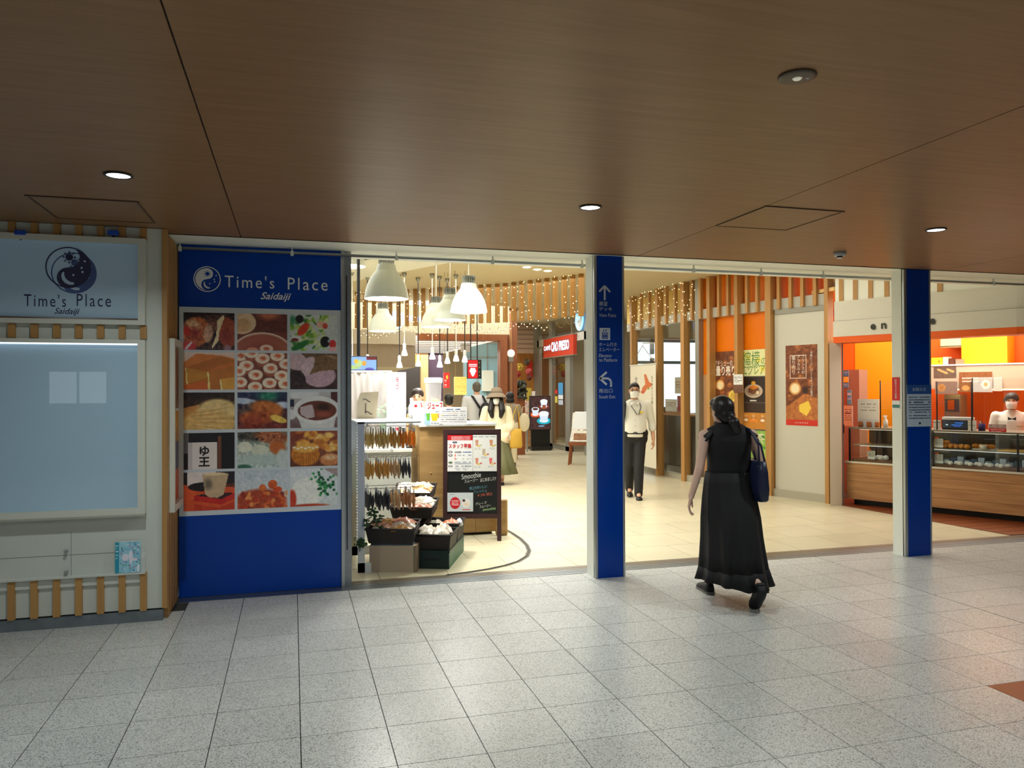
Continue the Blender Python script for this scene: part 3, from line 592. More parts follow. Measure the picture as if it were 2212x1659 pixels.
        C.grad(0, 0, 1, 1, (120, 92, 70), (70, 50, 50)); C.ell(.12, .22, .26, .26, (214, 184, 190), .3, .1); C.ell(.62, .62, .36, .34, (212, 176, 190), soft=.1); C.ell(.4, .36, .16, .3, (226, 196, 204), .5, .1); C.poly([(.52, .1), (1, .0), (1, .44), (.62, .5), (.4, .6), (.5, .35)], (136, 104, 72)); C.ell(.12, .76, .22, .3, (62, 44, 48), soft=.1); C.ell(.9, .1, .2, .05, (190, 150, 130), .3, .8); C.noise(12, 24, 7)
    elif i == 6:
        C.grad(0, 0, 1, .6, (40, 26, 24), (90, 50, 30)); C.poly([(0, .42), (.3, .32), (.4, 1), (0, 1)], (206, 140, 72)); C.ell(.66, .5, .44, .36, (236, 206, 140), soft=.2); C.ell(.5, .85, .6, .4, (230, 186, 112), soft=.2)
        for k in range(13): C.ell(.6+r.uniform(-.15, .15), .35+.06*k, .5, .02, (250, 226, 170) if k % 2 else (206, 152, 84), -.25+.04*k, .8, .7)
        C.noise(10, 14, 8)
    elif i == 7:
        C.grad(0, 0, 1, 1, (34, 50, 90), (110, 40, 34)); C.ell(.62, .1, .3, .2, (54, 140, 110), soft=.7); C.ell(.12, .24, .3, .1, (196, 210, 230), .1, .3); C.ell(.9, .36, .2, .12, (190, 205, 230), soft=.4); C.ell(.3, .5, .38, .26, (90, 70, 64), -.3, .4); C.ell(.6, .46, .38, .26, (196, 110, 48), .2, .3); C.ell(.4, .7, .42, .24, (176, 86, 42), soft=.3); C.ell(.3, .82, .26, .2, (160, 66, 40), soft=.4); C.ell(.82, .74, .2, .1, (248, 206, 96), .35, .2); C.ell(.7, .95, .3, .12, (120, 44, 40), soft=.5); C.noise(22, 14, 9)
    elif i == 8:
        C.grad(0, 0, 1, 1, (206, 206, 206), (120, 90, 90)); C.rect(.86, 0, 1, .3, (90, 50, 50)); C.ell(.25, .04, .4, .16, (232, 232, 236), soft=.2); C.rect(0, .2, .08, .4, (40, 44, 66)); C.poly([(.12, .55), (1, .5), (.92, 1), (.24, 1)], (228, 226, 226)); C.ell(.02, .62, .12, .16, (226, 226, 228), soft=.2); C.ell(.56, .5, .5, .4, (238, 236, 236), soft=.04); C.ell(.57, .52, .42, .28, (116, 60, 48), soft=.05); C.ell(.7, .42, .2, .14, (60, 34, 28), soft=.6); C.poly([(.2, .42), (.46, .34), (.5, .5), (.52, .7), (.36, .74), (.22, .62)], (206, 186, 190)); C.ell(.7, .62, .24, .12, (166, 84, 62), soft=.7); C.noise(5, 12, 10)
    elif i == 9:
        C.grad(0, 0, 1, 1, (26, 22, 28), (40, 24, 24)); C.rect(0, .0, .1, .55, (110, 100, 100)); C.rect(.66, .1, .74, 1, (120, 70, 50)); C.rect(.74, 0, 1, 1, (24, 20, 26)); C.rect(.09, .26, .65, 1, (238, 226, 220)); C.rect(.09, .26, .16, 1, (206, 196, 196)); C.rect(.12, 0, .58, .26, (34, 28, 34))
    elif i == 10:
        C.grad(0, 0, 1, 1, (150, 160, 140), (200, 212, 210)); C.ell(.3, .1, .5, .2, (70, 66, 60), soft=.5); C.ell(.7, .14, .45, .24, (164, 92, 58), .15, .4); C.noise(34, 24, 12); C.ell(.8, .45, .2, .22, (196, 104, 50), .3, .3); C.ell(.15, .42, .16, .17, (226, 226, 206), soft=.2); C.ell(.45, .52, .2, .18, (220, 222, 200), soft=.2); C.ell(.42, .78, .5, .2, (188, 206, 200), soft=.4); C.ell(.12, .98, .2, .1, (60, 110, 90), soft=.4); C.ell(.9, .75, .14, .3, (206, 214, 212), soft=.3); C.noise(6, 16, 13)
    elif i == 11:
        C.grad(0, 0, 1, 1, (150, 70, 50), (110, 60, 40)); 
        for k in range(26): C.ell(r.uniform(0, 1), r.uniform(-.05, .55), .14, .1, [(240, 176, 76), (226, 150, 60), (250, 206, 120), (206, 120, 50)][k % 4], r.uniform(-1, 1), .5)
        C.ell(.32, .66, .32, .34, (206, 124, 40), soft=.12); C.ell(.32, .48, .3, .16, (240, 180, 84), soft=.3)
        for k in range(12): C.rect(.1+.04*k, .6, .112+.04*k, .95, (150, 80, 26), .6)
        for k in range(7): C.ell(.08+.08*k, .46+.03*(k % 2), .04, .025, (255, 244, 226), soft=.3)
        C.ell(.84, .82, .24, .2, (206, 130, 80), soft=.2); C.ell(.84, .76, .2, .1, (240, 196, 150), soft=.6); C.noise(14, 20, 14)
    elif i == 12:
        C.grad(0, 0, 1, 1, (40, 30, 34), (226, 84, 40)); C.rect(0, 0, 1, .32, (36, 28, 34)); C.poly([(0, .32), (1, .42), (1, 1), (0, 1)], (226, 88, 44)); C.rect(.07, 0, .62, .36, (236, 224, 218)); C.ell(.36, .38, .29, .12, (30, 24, 28), soft=.1); C.poly([(.2, .62), (.6, .52), (1, .58), (1, .72), (.75, .86), (.2, .74)], (206, 40, 36)); C.poly([(.24, .6), (.6, .52), (.98, .57), (.74, .72)], (60, 30, 34)); C.poly([(.36, .06), (.88, .06), (.78, .6), (.66, .68), (.5, .66), (.42, .58)], (206, 176, 140)); C.ell(.48, .32, .11, .2, (120, 106, 90), soft=.7); C.ell(.62, .06, .26, .05, (240, 214, 170), soft=.3); C.poly([(.2, .82), (.7, .94), (1, .78), (1, 1), (.2, 1)], (206, 62, 34)); C.noise(6, 12, 15)
    elif i == 13:
        C.grad(0, 0, 1, 1, (196, 206, 216), (232, 234, 236)); C.ell(.45, .85, .6, .4, (176, 70, 40), soft=.2)
        for k in range(46): C.ell(r.uniform(0, 1), r.uniform(.6, 1.05), r.uniform(.04, .1), r.uniform(.04, .09), [(190, 62, 32), (222, 100, 46), (150, 46, 30), (240, 150, 80), (206, 76, 44)][k % 5], r.uniform(0, 3), .4)
        C.ell(.7, .38, .1, .13, (214, 92, 40), soft=.15); C.ell(.5, .46, .08, .1, (226, 112, 50), soft=.2); C.ell(.8, .52, .1, .09, (220, 80, 36), soft=.2); C.noise(12, 22, 16)
    else:
        C.grad(0, 0, 1, 1, (226, 230, 236), (214, 222, 226)); C.poly([(.7, 0), (1, 0), (1, .24)], (170, 150, 150)); C.ell(.36, .62, .36, .42, (246, 246, 240), soft=.12); C.ell(.04, .8, .1, .3, (206, 60, 34), soft=.3); C.ell(.4, 1.0, .5, .08, (190, 70, 40), soft=.4)
        for k in range(60): C.ell(r.normal(.72, .12), r.normal(.32, .14) if k % 2 else r.normal(.5, .1)+.0, .04, .045, [(30, 110, 60), (60, 160, 90), (20, 80, 44)][k % 3], 0, .5)
        C.noise(9, 26, 17)
    return C
k = 0
for ri, (ya, yb) in enumerate(rowsy):
    zt, zb_ = B5(400, ya).z, B5(400, yb).z
    for ci, (xa, xb) in enumerate(cols):
        x0, x1 = B5(xa, 850).x, B5(xb, 850).x
        ph = picture('food_photo', food(k), (x0, BY-.003, zb_), (x1-x0, 0, 0), (0, 0, zt-zb_), bp)
        if k == 9:
            text('ゆ\n王', (x0+(x1-x0)*.40, BY-.0035, zb_+(zt-zb_)*.36), UX, UZ, (zt-zb_)*.56, mat('ink', rgb(30, 26, 30), .6), ph, 'brush_lettering', bold=.03)
        k += 1
# aluminium jamb at the right of the panel
jm = struct('trim_3', MB().box((xr+.002, BY-.012, 0), (xr+.028, BY+.13, CZ-.003)), ALU)
MB().box((xr+.028, BY+.02, 0), (xr+.085, BY+.13, CZ-.003)).build('jamb_channel', STEEL, jm); MB().box((xr+.044, BY+.012, .3), (xr+.052, BY+.02, CZ-.2)).build('guide_strip', BLACKM, jm)
# ------------------------------------------------------------------ sign posts
def post(x0, x1, y0, y1, label, fx0, fx1):
    t = thing('sign_post', label, 'post', ((x0+x1)/2, y0, 0), 0, 'blue and white posts of the entrance')
    MB().box((x0, y0+.035, 0), (x1-.004, y1, CZ-.001)).build('white_core', mat('post_white', rgb(230, 234, 226), .4, var=.02, vscale=5), t, world=True)
    MB().box((x0-.001, y0+.031, 0), (x0+.003, y0+.036, CZ-.001)).build('dark_joint', DARK, t, world=True)
    for a, b in ((x0-.001, fx0), (fx1, x1)): bevel(MB().box((a, y0, 0), (b, y0+.032, CZ-.001)).build('edge_trim', ALU, t, world=True), .006)
    MB().box((fx0+.001, y0+.003, .0), (fx1-.001, y0+.034, CZ-.001)).build('blue_face', mat('post_blue', rgb(4, 56, 150), .2, spec=.25), t, world=True); return t
PY = 6.185
def Q5(px, py): return P(px, py, PY)
p1 = post(Q5(1285, 900).x, Q5(1350, 900).x, PY, 6.385, 'blue and white sign post with arrows for deck, lift and south exit', Q5(1291, 900).x, Q5(1345, 900).x)
WP = mat('sign_white_print', rgb(196, 208, 222), .5); DIM = mat('sign_pale_print', rgb(128, 158, 206), .5)
def arrow(c, s, parent, turn=False):
    c = Vector(c)+NY*.0015; m = MB()
    def q(x, z): return c+UX*(x*s)+UZ*(z*s)
    def bar(a, b, w):
        a, b = Vector(a), Vector(b); d = (b-a).normalized(); n = Vector((-d.y, d.x))*w/2
        m.add([q(*(a+n)), q(*(a-n)), q(*(b-n)), q(*(b+n))], [(0, 1, 2, 3)])
    if not turn: bar((0, -.62), (0, .5), .17); bar((0, .62), (-.5, .1), .17); bar((0, .62), (.5, .1), .17)
    else:
        bar((-.5, .1), (.12, .1), .18); bar((-.52, .1), (.1, .62), .18); bar((-.52, .1), (.1, -.42), .18)
        pts = [(.12+.36*math.sin(a), .1-.36+.36*math.cos(a)) for a in np.linspace(0, PI/2, 7)]
        for a, b in zip(pts[:-1], pts[1:]): bar(a, b, .18)
        bar((.48, -.24), (.48, -.6), .18)
    m.build('arrow', WP, parent, world=True)
arrow(Q5(1306, 633), .10, p1)
def st(s, px0, px1, py, h, m=WP): text(s, Q5((px0+px1)/2, py), UX, UZ, h, m, p1, w=(Q5(px1, py)-Q5(px0, py)).x)
st('展望', 1294, 1312, 656, .038); st('デッキ', 1294, 1322, 667.5, .034); st('View Point', 1294, 1331, 681, .030)
pc = Q5(1306.5, 721.5); w_ = .049
lf = MB().box((pc.x-w_, PY-.0015, pc.z-w_*1.06), (pc.x+w_, PY-.0005, pc.z+w_*1.06)).build('lift_pictogram', WP, p1, world=True)
m = MB()
def pr(a, b, c_, d): m.box((pc.x+a*w_, PY-.0025, pc.z+b*w_), (pc.x+c_*w_, PY-.0016, pc.z+d*w_))
pr(-.55, -.85, .55, -.72); pr(-.55, .12, .55, .25); pr(-.55, -.72, -.42, .12); pr(.42, -.72, .55, .12)
for q in (-.26, 0, .26): m.ell((pc.x+q*w_, PY-.002, pc.z-.05*w_), (.09*w_, .0005, .09*w_), 8, 6); pr(q-.11, -.62, q+.11, -.16)
for q, sgn in ((-.22, 1), (.22, -1)): m.prism([(pc.x+(q-.17)*w_, PY-.0025, pc.z+(.6-.15*sgn)*w_), (pc.x+(q+.17)*w_, PY-.0025, pc.z+(.6-.15*sgn)*w_), (pc.x+q*w_, PY-.0025, pc.z+(.6+.2*sgn)*w_)], (0, .0008, 0))
m.build('pictogram_lines', MATS['post_blue'], lf, world=True)
st('ホーム行き', 1294, 1332, 744, .034); st('エレベーター', 1294, 1338, 755, .034); st('Elevator', 1294, 1322, 768, .028); st('to Platform', 1294, 1333, 777.5, .030)
arrow(Q5(1308, 820), .105, p1, True); st('南出口', 1294, 1323, 844, .036); st('South Exit', 1294, 1329, 857, .028)
PY2 = 6.135
p2 = post(P(1955, 900, PY2).x, P(2012.5, 900, PY2).x, PY2, 6.30, 'blue and white entrance post carrying a paper notice and a red sticker', P(1961, 900, PY2).x, P(2009, 900, PY2).x)
def R5(px, py): return P(px, py, PY2)
a, b = R5(1959, 922), R5(2011, 831)
nt_ = thing('paper_notice', 'pale printed notice taped on the blue face of the right entrance post', 'notice', (a.x, PY2-.004, a.z))
cv = Canvas(64, 112, (188, 204, 222)); cv.rect(0, 0, 1, .22, (36, 82, 150)); cv.lines(.06, .95, [.3, .36, .42, .48, .54, .60, .66, .74, .80], .028, (60, 74, 96), 5, .9); cv.ell(.52, .92, .05, .03, (30, 40, 70))
MB().box((a.x, PY2-.004, a.z), (b.x, PY2-.0005, b.z)).build('sheet', WHITEP, nt_, world=True); picture('print', cv, (a.x, PY2-.0045, a.z), (b.x-a.x, 0, 0), (0, 0, b.z-a.z), nt_)
text('お知らせ', R5(1985, 841), UX, UZ, .036, WP, nt_, w=(R5(1999, 841)-R5(1970, 841)).x, off=.0055)
# red sticker on the left side of that post
xs_ = R5(1955, 900).x-.0015
ya = 6.27
def S5(px, py): 
    d = ray(px, py); t = (xs_)/d.x; return Vector((xs_, d.y*t, CH+d.z*t))
sA, sB = S5(1927.5, 865), S5(1943.5, 815); st2 = thing('red_sticker', 'narrow red camera warning sticker on the white side of the right post', 'sticker', (xs_, sA.y, S5(1930, 883).z))
MB().box((xs_-.0015, sB.y, S5(1935, 865).z), (xs_, sA.y, S5(1935, 815).z)).build('red_strip', mat('sticker_red', rgb(206, 24, 30), .4), st2, world=True)
MB().box((xs_-.0015, sB.y, S5(1935, 883).z), (xs_, sA.y, S5(1935, 867).z)).build('small_label', WHITEP, st2, world=True)
MB().box((xs_-.002, sB.y+.003, S5(1935, 881).z), (xs_-.0015, sA.y-.003, S5(1935, 874).z)).build('teal_bar', mat('teal_print', rgb(60, 120, 120), .5), st2, world=True)
ym = (sA.y+sB.y)/2
vtext('防犯カメラ設置', (xs_-.0016, ym, S5(1935, 822).z), (0, -1, 0), UZ, .024, (S5(1935, 822).z-S5(1935, 858).z)/6, WHITEP, st2)
# ------------------------------------------------------------------ ceiling fittings
LAMPW = lamp_mat('downlight_glow', (1, .98, .94), 9)
def downlight(x, y, label, w, vis=True):
    t = thing('downlight', label, 'downlight', (x, y, CZ-.004), 0, 'ceiling downlights of the corridor')
    MB().lathe([(.058, .004), (.072, .003), (.072, -.003), (.06, -.006), (.058, .004)], (0, 0, 0), 32, cap=False).build('trim_ring', BLACKM, t, True)
    MB().lathe([(0, -.001), (.06, -.001)], (0, 0, 0), 32, cap=False).build('diffuser', LAMPW, t)
    l = bpy.data.lights.new('downlight_beam', 'AREA'); l.shape = 'DISK'; l.size = .115; l.energy = w; l.color = (.90, 1, .985); l.spread = math.radians(150)
    o = bpy.data.objects.new('downlight_beam', l); COL.objects.link(o); o.parent = t; o.location = (0, 0, -.012); return t
DW = 17
downlight(-.889, 4.52, 'lit round downlight in the brown ceiling near the kiosk at left', DW)
downlight(1.805, 4.55, 'lit round downlight in the ceiling in front of the entrance', DW)
downlight(4.482, 4.55, 'lit round downlight in the ceiling nearest the right post', DW)
em = thing('emergency_light', 'flat dark emergency light with a tiny lens in the upper ceiling', 'emergency light', (1.785, 2.444, CZ-.006))
MB().lathe([(.0, -.004), (.055, -.004), (.068, -.001), (.068, .006)], (0, 0, 0), 36).build('plate', mat('emergency_plate', rgb(78, 66, 52), .4), em, True)
MB().lathe([(0, -.010), (.012, -.009), (.018, -.004)], (0, 0, 0), 18).build('lens', mat('lens_pale', rgb(226, 222, 200), .15, emit=.3), em, True)
MB().ell((.034, -.014, -.005), (.007, .003, .002), 10, 6).build('test_button', WHITEP, em)
sm = thing('smoke_detector', 'small white smoke detector on the brown ceiling near the right post', 'smoke detector', (4.448, 5.533, CZ-.045))
MB().lathe([(.0, .012), (.045, .012), (.048, .018), (.052, .045)], (0, 0, 0), 28).build('housing', mat('detector_grey', rgb(176, 182, 190), .4), sm, True)
MB().lathe([(0, 0), (.02, .0), (.026, .012)], (0, 0, 0), 20).build('sensor', BLACKP, sm, True); MB().lathe([(0, -.006), (.022, -.006), (.022, -.001)], (0, 0, 0), 20).build('sensor_cap', WHITEP, sm, True)
# ================================================================== RIGHT-HAND SHOP FRONTS
WPL = [Vector(p) for p in ((6.95, 18.4), (6.70, 15.0), (6.60, 13.2), (6.63, 12.3), (6.71, 11.6), (6.95, 10.3), (7.27, 9.31))]
def wl(px, off=0.):
    """where the sight line of a picture column meets the shop front (off = behind it); point and direction along the wall"""
    d = ray(px, 840); best = None
    for a, b in zip(WPL[:-1], WPL[1:]):
        e = (b-a); n = Vector((-e.y, e.x)).normalized()
        if n.x < 0: n = -n
        a2 = a+n*off; den = d.x*e.y-d.y*e.x
        if abs(den) < 1e-9: continue
        t = (a2.x*e.y-a2.y*e.x)/den; q = Vector((d.x*t, d.y*t)); k = (q-a2).dot(e)/e.length_squared
        if -.02 <= k <= 1.02: best = (q, e.normalized(), n)
    if best is None:
        a, b = WPL[-2], WPL[-1]; e = b-a; n = Vector((-e.y, e.x)).normalized(); n = n if n.x > 0 else -n; a2 = a+n*off
        t = (a2.x*e.y-a2.y*e.x)/(d.x*e.y-d.y*e.x); best = (Vector((d.x*t, d.y*t)), e.normalized(), n)
    return best
def wz(px, py, off=0.):
    q, e, n = wl(px, off); d = ray(px, py); return CH+d.z*(q.y/d.y)
def wseg(m, pa, pb, z0, z1, th, off=0., mi=0):
    (a, e, n), (b, e2, n2) = wl(pa, off), wl(pb, off)
    m.obox((a.x, a.y, z0), (b.x-a.x, b.y-a.y, 0), (n.x*th, n.y*th, 0), (0, 0, z1-z0), mi); return m
ZB0, ZB1, ZT = 2.81, 2.97, 3.498
wr = struct('wall_right', wseg(MB(), 1355, 1500, 0, .085, .12), mat('grey_sill', rgb(176, 172, 156), .5))
bandm = mat('band_grey', rgb(186, 184, 174), .5); ORANGE = mat('orange_panel', rgb(234, 122, 12), .4, spec=.25); ORDK = mat('deep_orange', rgb(222, 92, 26), .4)
for i, (a, b) in enumerate(((1355, 1371), (1371, 1424), (1424, 1480), (1480, 1535), (1535, 1596), (1596, 1660), (1660, 1790))):
    wseg(MB(), a, b, ZB0, ZB1, .10, .02).build('band', bandm, wr)
    if a >= 1480: wseg(MB(), a, b, 0, .11, .12).build('sill', MATS['grey_sill'], wr)
for px, w in ((1368, .10), (1423, .10), (1479, .10), (1535, .075), (1595, .075), (1663.5, .10), (1789.5, .06)):
    q, e, n = wl(px); MB().obox((q.x-e.x*w/2-n.x*.05, q.y-e.y*w/2-n.y*.05, 0), (e.x*w, e.y*w, 0), (n.x*.13, n.y*.13, 0), (0, 0, ZT)).build('timber_post', SLATW, wr)
for px in (1386, 1404, 1441, 1460, 1497, 1515, 1555, 1575, 1616, 1638, 1684.5, 1710, 1735.5, 1763):
    q, e, n = wl(px); w = .05; MB().obox((q.x-e.x*w/2-n.x*.03, q.y-e.y*w/2-n.y*.03, ZB0), (e.x*w, e.y*w, 0), (n.x*.06, n.y*.06, 0), (0, 0, ZT-ZB0)).build('slat', SLATW, wr)
wseg(MB(), 1355, 1502, ZB1, ZT, .02, .30).build('yellow_panel', mat('yellow_panel', rgb(250, 216, 130), .6), wr)
wseg(MB(), 1510, 1660, ZB1, ZT, .02, .09).build('orange_panel', ORANGE, wr)
wseg(MB(), 1660, 1790, ZB1, ZT, .02, .09).build('orange_panel', ORDK, wr)
wseg(MB(), 1510, 1660, 1.86, ZB0, .02, .09).build('orange_panel', ORANGE, wr)
wseg(MB(), 1510, 1535, .11, 1.86, .02, .09).build('bronze_panel', mat('bronze_panel', rgb(196, 150, 110), .3), wr)
wseg(MB(), 1535, 1660, .11, 1.86, .02, .09).build('grey_panel', mat('grey_glass_panel', rgb(118, 112, 100), .25), wr)
wseg(MB(), 1502, 1510, 0, ZT, .10, .0).build('steel_mullion', ALUG, wr)
for a, b in ((1373, 1418), (1428, 1474), (1484, 1502)): wseg(MB(), a, b, .085, ZB0, .008, .04).build('pane', GLASS, wr)
# white sliding door with its poster
q0, e0, n0 = wl(1675); q1, e1, n1 = wl(1787)
zt0 = 2.735
dr = struct('door_1', wseg(MB(), 1674, 1788, .075, zt0, .05, .03), mat('white_door', rgb(206, 204, 192), .5, var=.02, vscale=40, vstretch=(8, 8, .3)))
wseg(MB(), 1674, 1788, zt0, ZB0, .07, .01).build('head_rail', ALUG, dr); wseg(MB(), 1675, 1787, .012, .075, .05, .015).build('kick_strip', MATS['grey_sill'], dr)
wseg(MB(), 1675, 1787, .0, .012, .05, .015).build('dark_gap', DARK, dr)
qh, eh, nh = wl(1782.5); MB().obox((qh.x-nh.x*.0, qh.y-nh.y*.0, 1.0), (eh.x*.012, eh.y*.012, 0), (nh.x*.03, nh.y*.03, 0), (0, 0, .32)).build('door_handle', STEEL, dr)
def wsheet(name, cv, pa, pb, ytl, ybl, off, parent, ytr=None, ybr=None, th=.004, board=True):
    """flat sheet on the wall between two picture columns"""
    (a, e, n), (b, e2, n2) = wl(pa, off), wl(pb, off); zt, zb = wz(pa, ytl, off), wz(pa, ybl, off)
    o = Vector((a.x, a.y, zb)); u = Vector((b.x-a.x, b.y-a.y, 0)); nn_ = Vector((n.x, n.y, 0))
    if board: MB().obox(o, u, nn_*th, (0, 0, zt-zb)).build('sheet', WHITEP, parent, world=True)
    picture(name, cv, o-nn_*.0006, u, (0, 0, zt-zb), parent); return o, u, zt-zb, nn_
INKW = mat('poster_white_ink', rgb(244, 236, 224), .5); INKG = mat('poster_green_ink', rgb(96, 140, 60), .5)
def wtext(s, o, u, H, n, x, y, h, m, parent, w=None, **k): return text(s, o+u*x+UZ*(H*y)-n*.001, u, UZ, h, m, parent, w=w, off=.001, **k)
# poster on the white door
def buns(cv, r, k=16, y0=0, y1=1, c=(150, 84, 40)):
    for i in range(k):
        x, y = r.uniform(0, 1), r.uniform(y0, y1); cv.ell(x, y, .15, .15/ (1/cv.asp), (c[0]-40, c[1]-30, c[2]-16), soft=.2); cv.ell(x-.01, y-.01, .135, .13*cv.asp, c, soft=.4); cv.ell(x-.03, y-.03, .07, .07*cv.asp, (min(255, c[0]+50), c[1]+40, c[2]+20), soft=.9)
    return cv
r_ = np.random.default_rng(5)
pt_ = thing('tall_poster', 'tall brown cream puff poster with red foot strip on the white door', 'poster', (q0.x, q0.y, 1.3))
cv = Canvas(56, 140, (120, 62, 28)); buns(cv, r_, 26, 0, .95); cv.poly([(0, .78), (.6, .6), (1, .66), (1, .93), (0, .93)], (186, 110, 52)); cv.noise(14, 40, 2); cv.ell(.3, .54, .2, .085, (222, 160, 88), soft=.15); cv.ell(.3, .54, .15, .065, (250, 232, 190), soft=.2); cv.poly([(.44, .74), (.72, .69), (.8, .78), (.66, .88), (.42, .82)], (244, 206, 74)); cv.ell(.62, .56, .12, .06, (50, 26, 18), soft=.5); cv.rect(0, .93, 1, 1, (206, 40, 24))
o, u, H, n = wsheet('print', cv, 1697.5, 1766, 747, 918, .026, pt_); W_ = u.length
fr = MB()
for a, b, c, d in ((.14, .585, .66, .592), (.14, .868, .66, .875), (.14, .585, .155, .875), (.645, .585, .66, .875)): fr.obox(o+u*a+UZ*H*b-n*.0015, u*(c-a), -n*.0004, UZ*H*(d-b))
fr.build('title_box', INKW, pt_, world=True)
vtext('量り売り', o+u*.26+UZ*H*.845-n*.001, u, UZ, .06, .072, INKW, pt_); vtext('アラカルト', o+u*.42+UZ*H*.85-n*.001, u, UZ, .045, .056, INKW, pt_); vtext('フランスの', o+u*.56+UZ*H*.85-n*.001, u, UZ, .045, .056, INKW, pt_)
vtext('手軽に一口。ひとくちサイズの贅沢。', o+u*.82+UZ*H*.90-n*.001, u, UZ, .034, .041, INKW, pt_); wtext('ＡＵＲＯＲＥ', o, u, H, n, .5, .035, .018, INKW, pt_, .22)
# posters between the timber posts
cv = Canvas(48, 92, (110, 58, 30)); buns(cv, r_, 22); cv.ell(.3, .66, .2, .11, (226, 168, 96), soft=.15); cv.ell(.3, .67, .14, .08, (250, 230, 186), soft=.2); cv.ell(.84, .88, .18, .12, (236, 206, 90), soft=.1); cv.ell(.84, .88, .12, .08, (206, 170, 60), soft=.3); cv.noise(10, 30, 3)
pa_ = thing('puff_poster', 'brown poster of small round cream puffs in the window left of the lemon poster', 'poster', (wl(1540)[0].x, wl(1540)[0].y, 1.5))
o, u, H, n = wsheet('print', cv, 1541, 1591, 761, 868, .082, pa_); wtext('プチシューの', o, u, H, n, .45, .77, .10, INKW, pa_, u.length*.78); wtext('量り売り', o, u, H, n, .53, .62, .17, INKW, pa_, u.length*.82, bold=.02)
pb_ = thing('dark_poster', 'dark brown lower poster half hidden behind the woman in black', 'poster', (wl(1560)[0].x, wl(1560)[0].y, 1.1))
cv = Canvas(40, 60, (52, 38, 34)); cv.ell(.8, .3, .2, .2, (150, 100, 60), soft=.3); cv.noise(8, 20, 3); wsheet('print', cv, 1541, 1591, 869, 940, .082, pb_)
pc_ = thing('lemon_poster', 'pale green lemon eclair poster in the shop window above the cake poster', 'poster', (wl(1620)[0].x, wl(1620)[0].y, 1.9))
cv = Canvas(52, 56, (236, 238, 180)); 
for x, y in ((.12, .15), (.85, .75), (.3, .3), (.7, .4)): cv.ell(x, y, .14, .13, (244, 232, 110), soft=.5)
o, u, H, n = wsheet('print', cv, 1600, 1656, 757, 813, .082, pc_); wtext('檸檬', o, u, H, n, .42, .62, .27, INKG, pc_, u.length*.66); wtext('の', o, u, H, n, .9, .55, .10, INKG, pc_); wtext('エクレア', o, u, H, n, .5, .24, .16, INKG, pc_, u.length*.88)
pd_ = thing('cake_poster', 'dark poster of an orange cake on a plate under the lemon poster', 'poster', (wl(1620)[0].x, wl(1620)[0].y, 1.45))
cv = Canvas(52, 60, (50, 38, 36)); cv.ell(.5, .56, .36, .28, (206, 184, 164), soft=.05); cv.ell(.5, .56, .3, .22, (170, 150, 136), soft=.2); cv.poly([(.3, .48), (.5, .36), (.72, .44), (.7, .6), (.48, .7), (.3, .6)], (120, 76, 50)); cv.poly([(.3, .44), (.5, .32), (.72, .4), (.5, .5)], (226, 130, 40)); cv.ell(.5, .24, .1, .09, (230, 170, 60), soft=.3); cv.ell(.66, .62, .06, .07, (240, 220, 180)); cv.rect(.36, .92, .62, .97, (240, 236, 228)); wsheet('print', cv, 1600, 1656, 815, 868, .082, pd_)
pe_ = thing('bun_poster', 'orange brown poster of three filled buns above the green tea poster', 'poster', (wl(1620)[0].x, wl(1620)[0].y, 1.2))
cv = Canvas(52, 56, (56, 40, 34)); cv.rect(0, .38, 1, 1, (206, 136, 50))
for x in (.2, .5, .84): cv.ell(x, .62, .12, .17, (190, 120, 60), soft=.2); cv.ell(x, .66, .09, .06, (250, 234, 204), soft=.2); cv.ell(x, .5, .07, .07, (226, 176, 110), soft=.4)
cv.rect(.34, .62, .66, .74, (240, 140, 40)); wsheet('print', cv, 1600, 1656, 870, 925, .082, pe_)
pf_ = thing('tea_poster', 'green tea poster with white lettering beside the shoulder bag', 'poster', (wl(1620)[0].x, wl(1620)[0].y, .95))
cv = Canvas(52, 52, (150, 196, 84)); cv.noise(10, 6, 4); cv.ell(.85, .2, .1, .06, (70, 140, 60), .5, .4); cv.ell(.9, .6, .14, .05, (80, 150, 60), .4, .4); cv.ell(.8, .85, .12, .06, (90, 160, 70), -.4, .4)
o, u, H, n = wsheet('print', cv, 1600, 1656, 928, 986, .082, pf_); wtext('抹茶', o, u, H, n, .5, .72, .17, INKW, pf_, u.length*.84); wtext('く', o, u, H, n, .74, .28, .16, INKW, pf_)
pg_ = thing('small_notice', 'small white notice card with brown lower half stuck on the timber post', 'notice', (wl(1594)[0].x, wl(1594)[0].y, 1.6))
cv = Canvas(24, 44, (238, 238, 234)); cv.rect(0, .56, 1, 1, (110, 74, 56)); cv.lines(.1, .9, [.1, .18, .26, .34, .42], .03, (120, 126, 140), 3); cv.noise(8, 12, 5); wsheet('print', cv, 1584.5, 1604.5, 809, 848, -.062, pg_)
# cloth banner and goods behind the glass
bn = thing('cloth_banner', 'white hanging cloth banner with an orange island map behind the man in white', 'banner', (wl(1390, -.25)[0].x, wl(1390, -.25)[0].y, .55))
cv = Canvas(56, 150, (226, 220, 202)); cv.poly([(.55, .10), (.62, .09), (.75, .17), (.86, .19), (.82, .22), (.68, .23), (.6, .27), (.5, .26), (.46, .24), (.6, .19)], (206, 110, 56)); cv.ell(.5, .27, .09, .02, (196, 90, 60), soft=.3); cv.ell(.72, .235, .06, .012, (150, 160, 60), soft=.3)
o, u, H, n = wsheet('cloth', cv, 1362, 1417, 790, 1000, -.25, bn, board=False); INKD = mat('dark_ink', rgb(70, 62, 56), .6)
wtext('北', o, u, H, n, .24, .85, .13, INKD, bn); vtext('北の味めぐり市場', o+u*.86+UZ*H*.88-n*.001, u, UZ, .028, .07, INKD, bn)
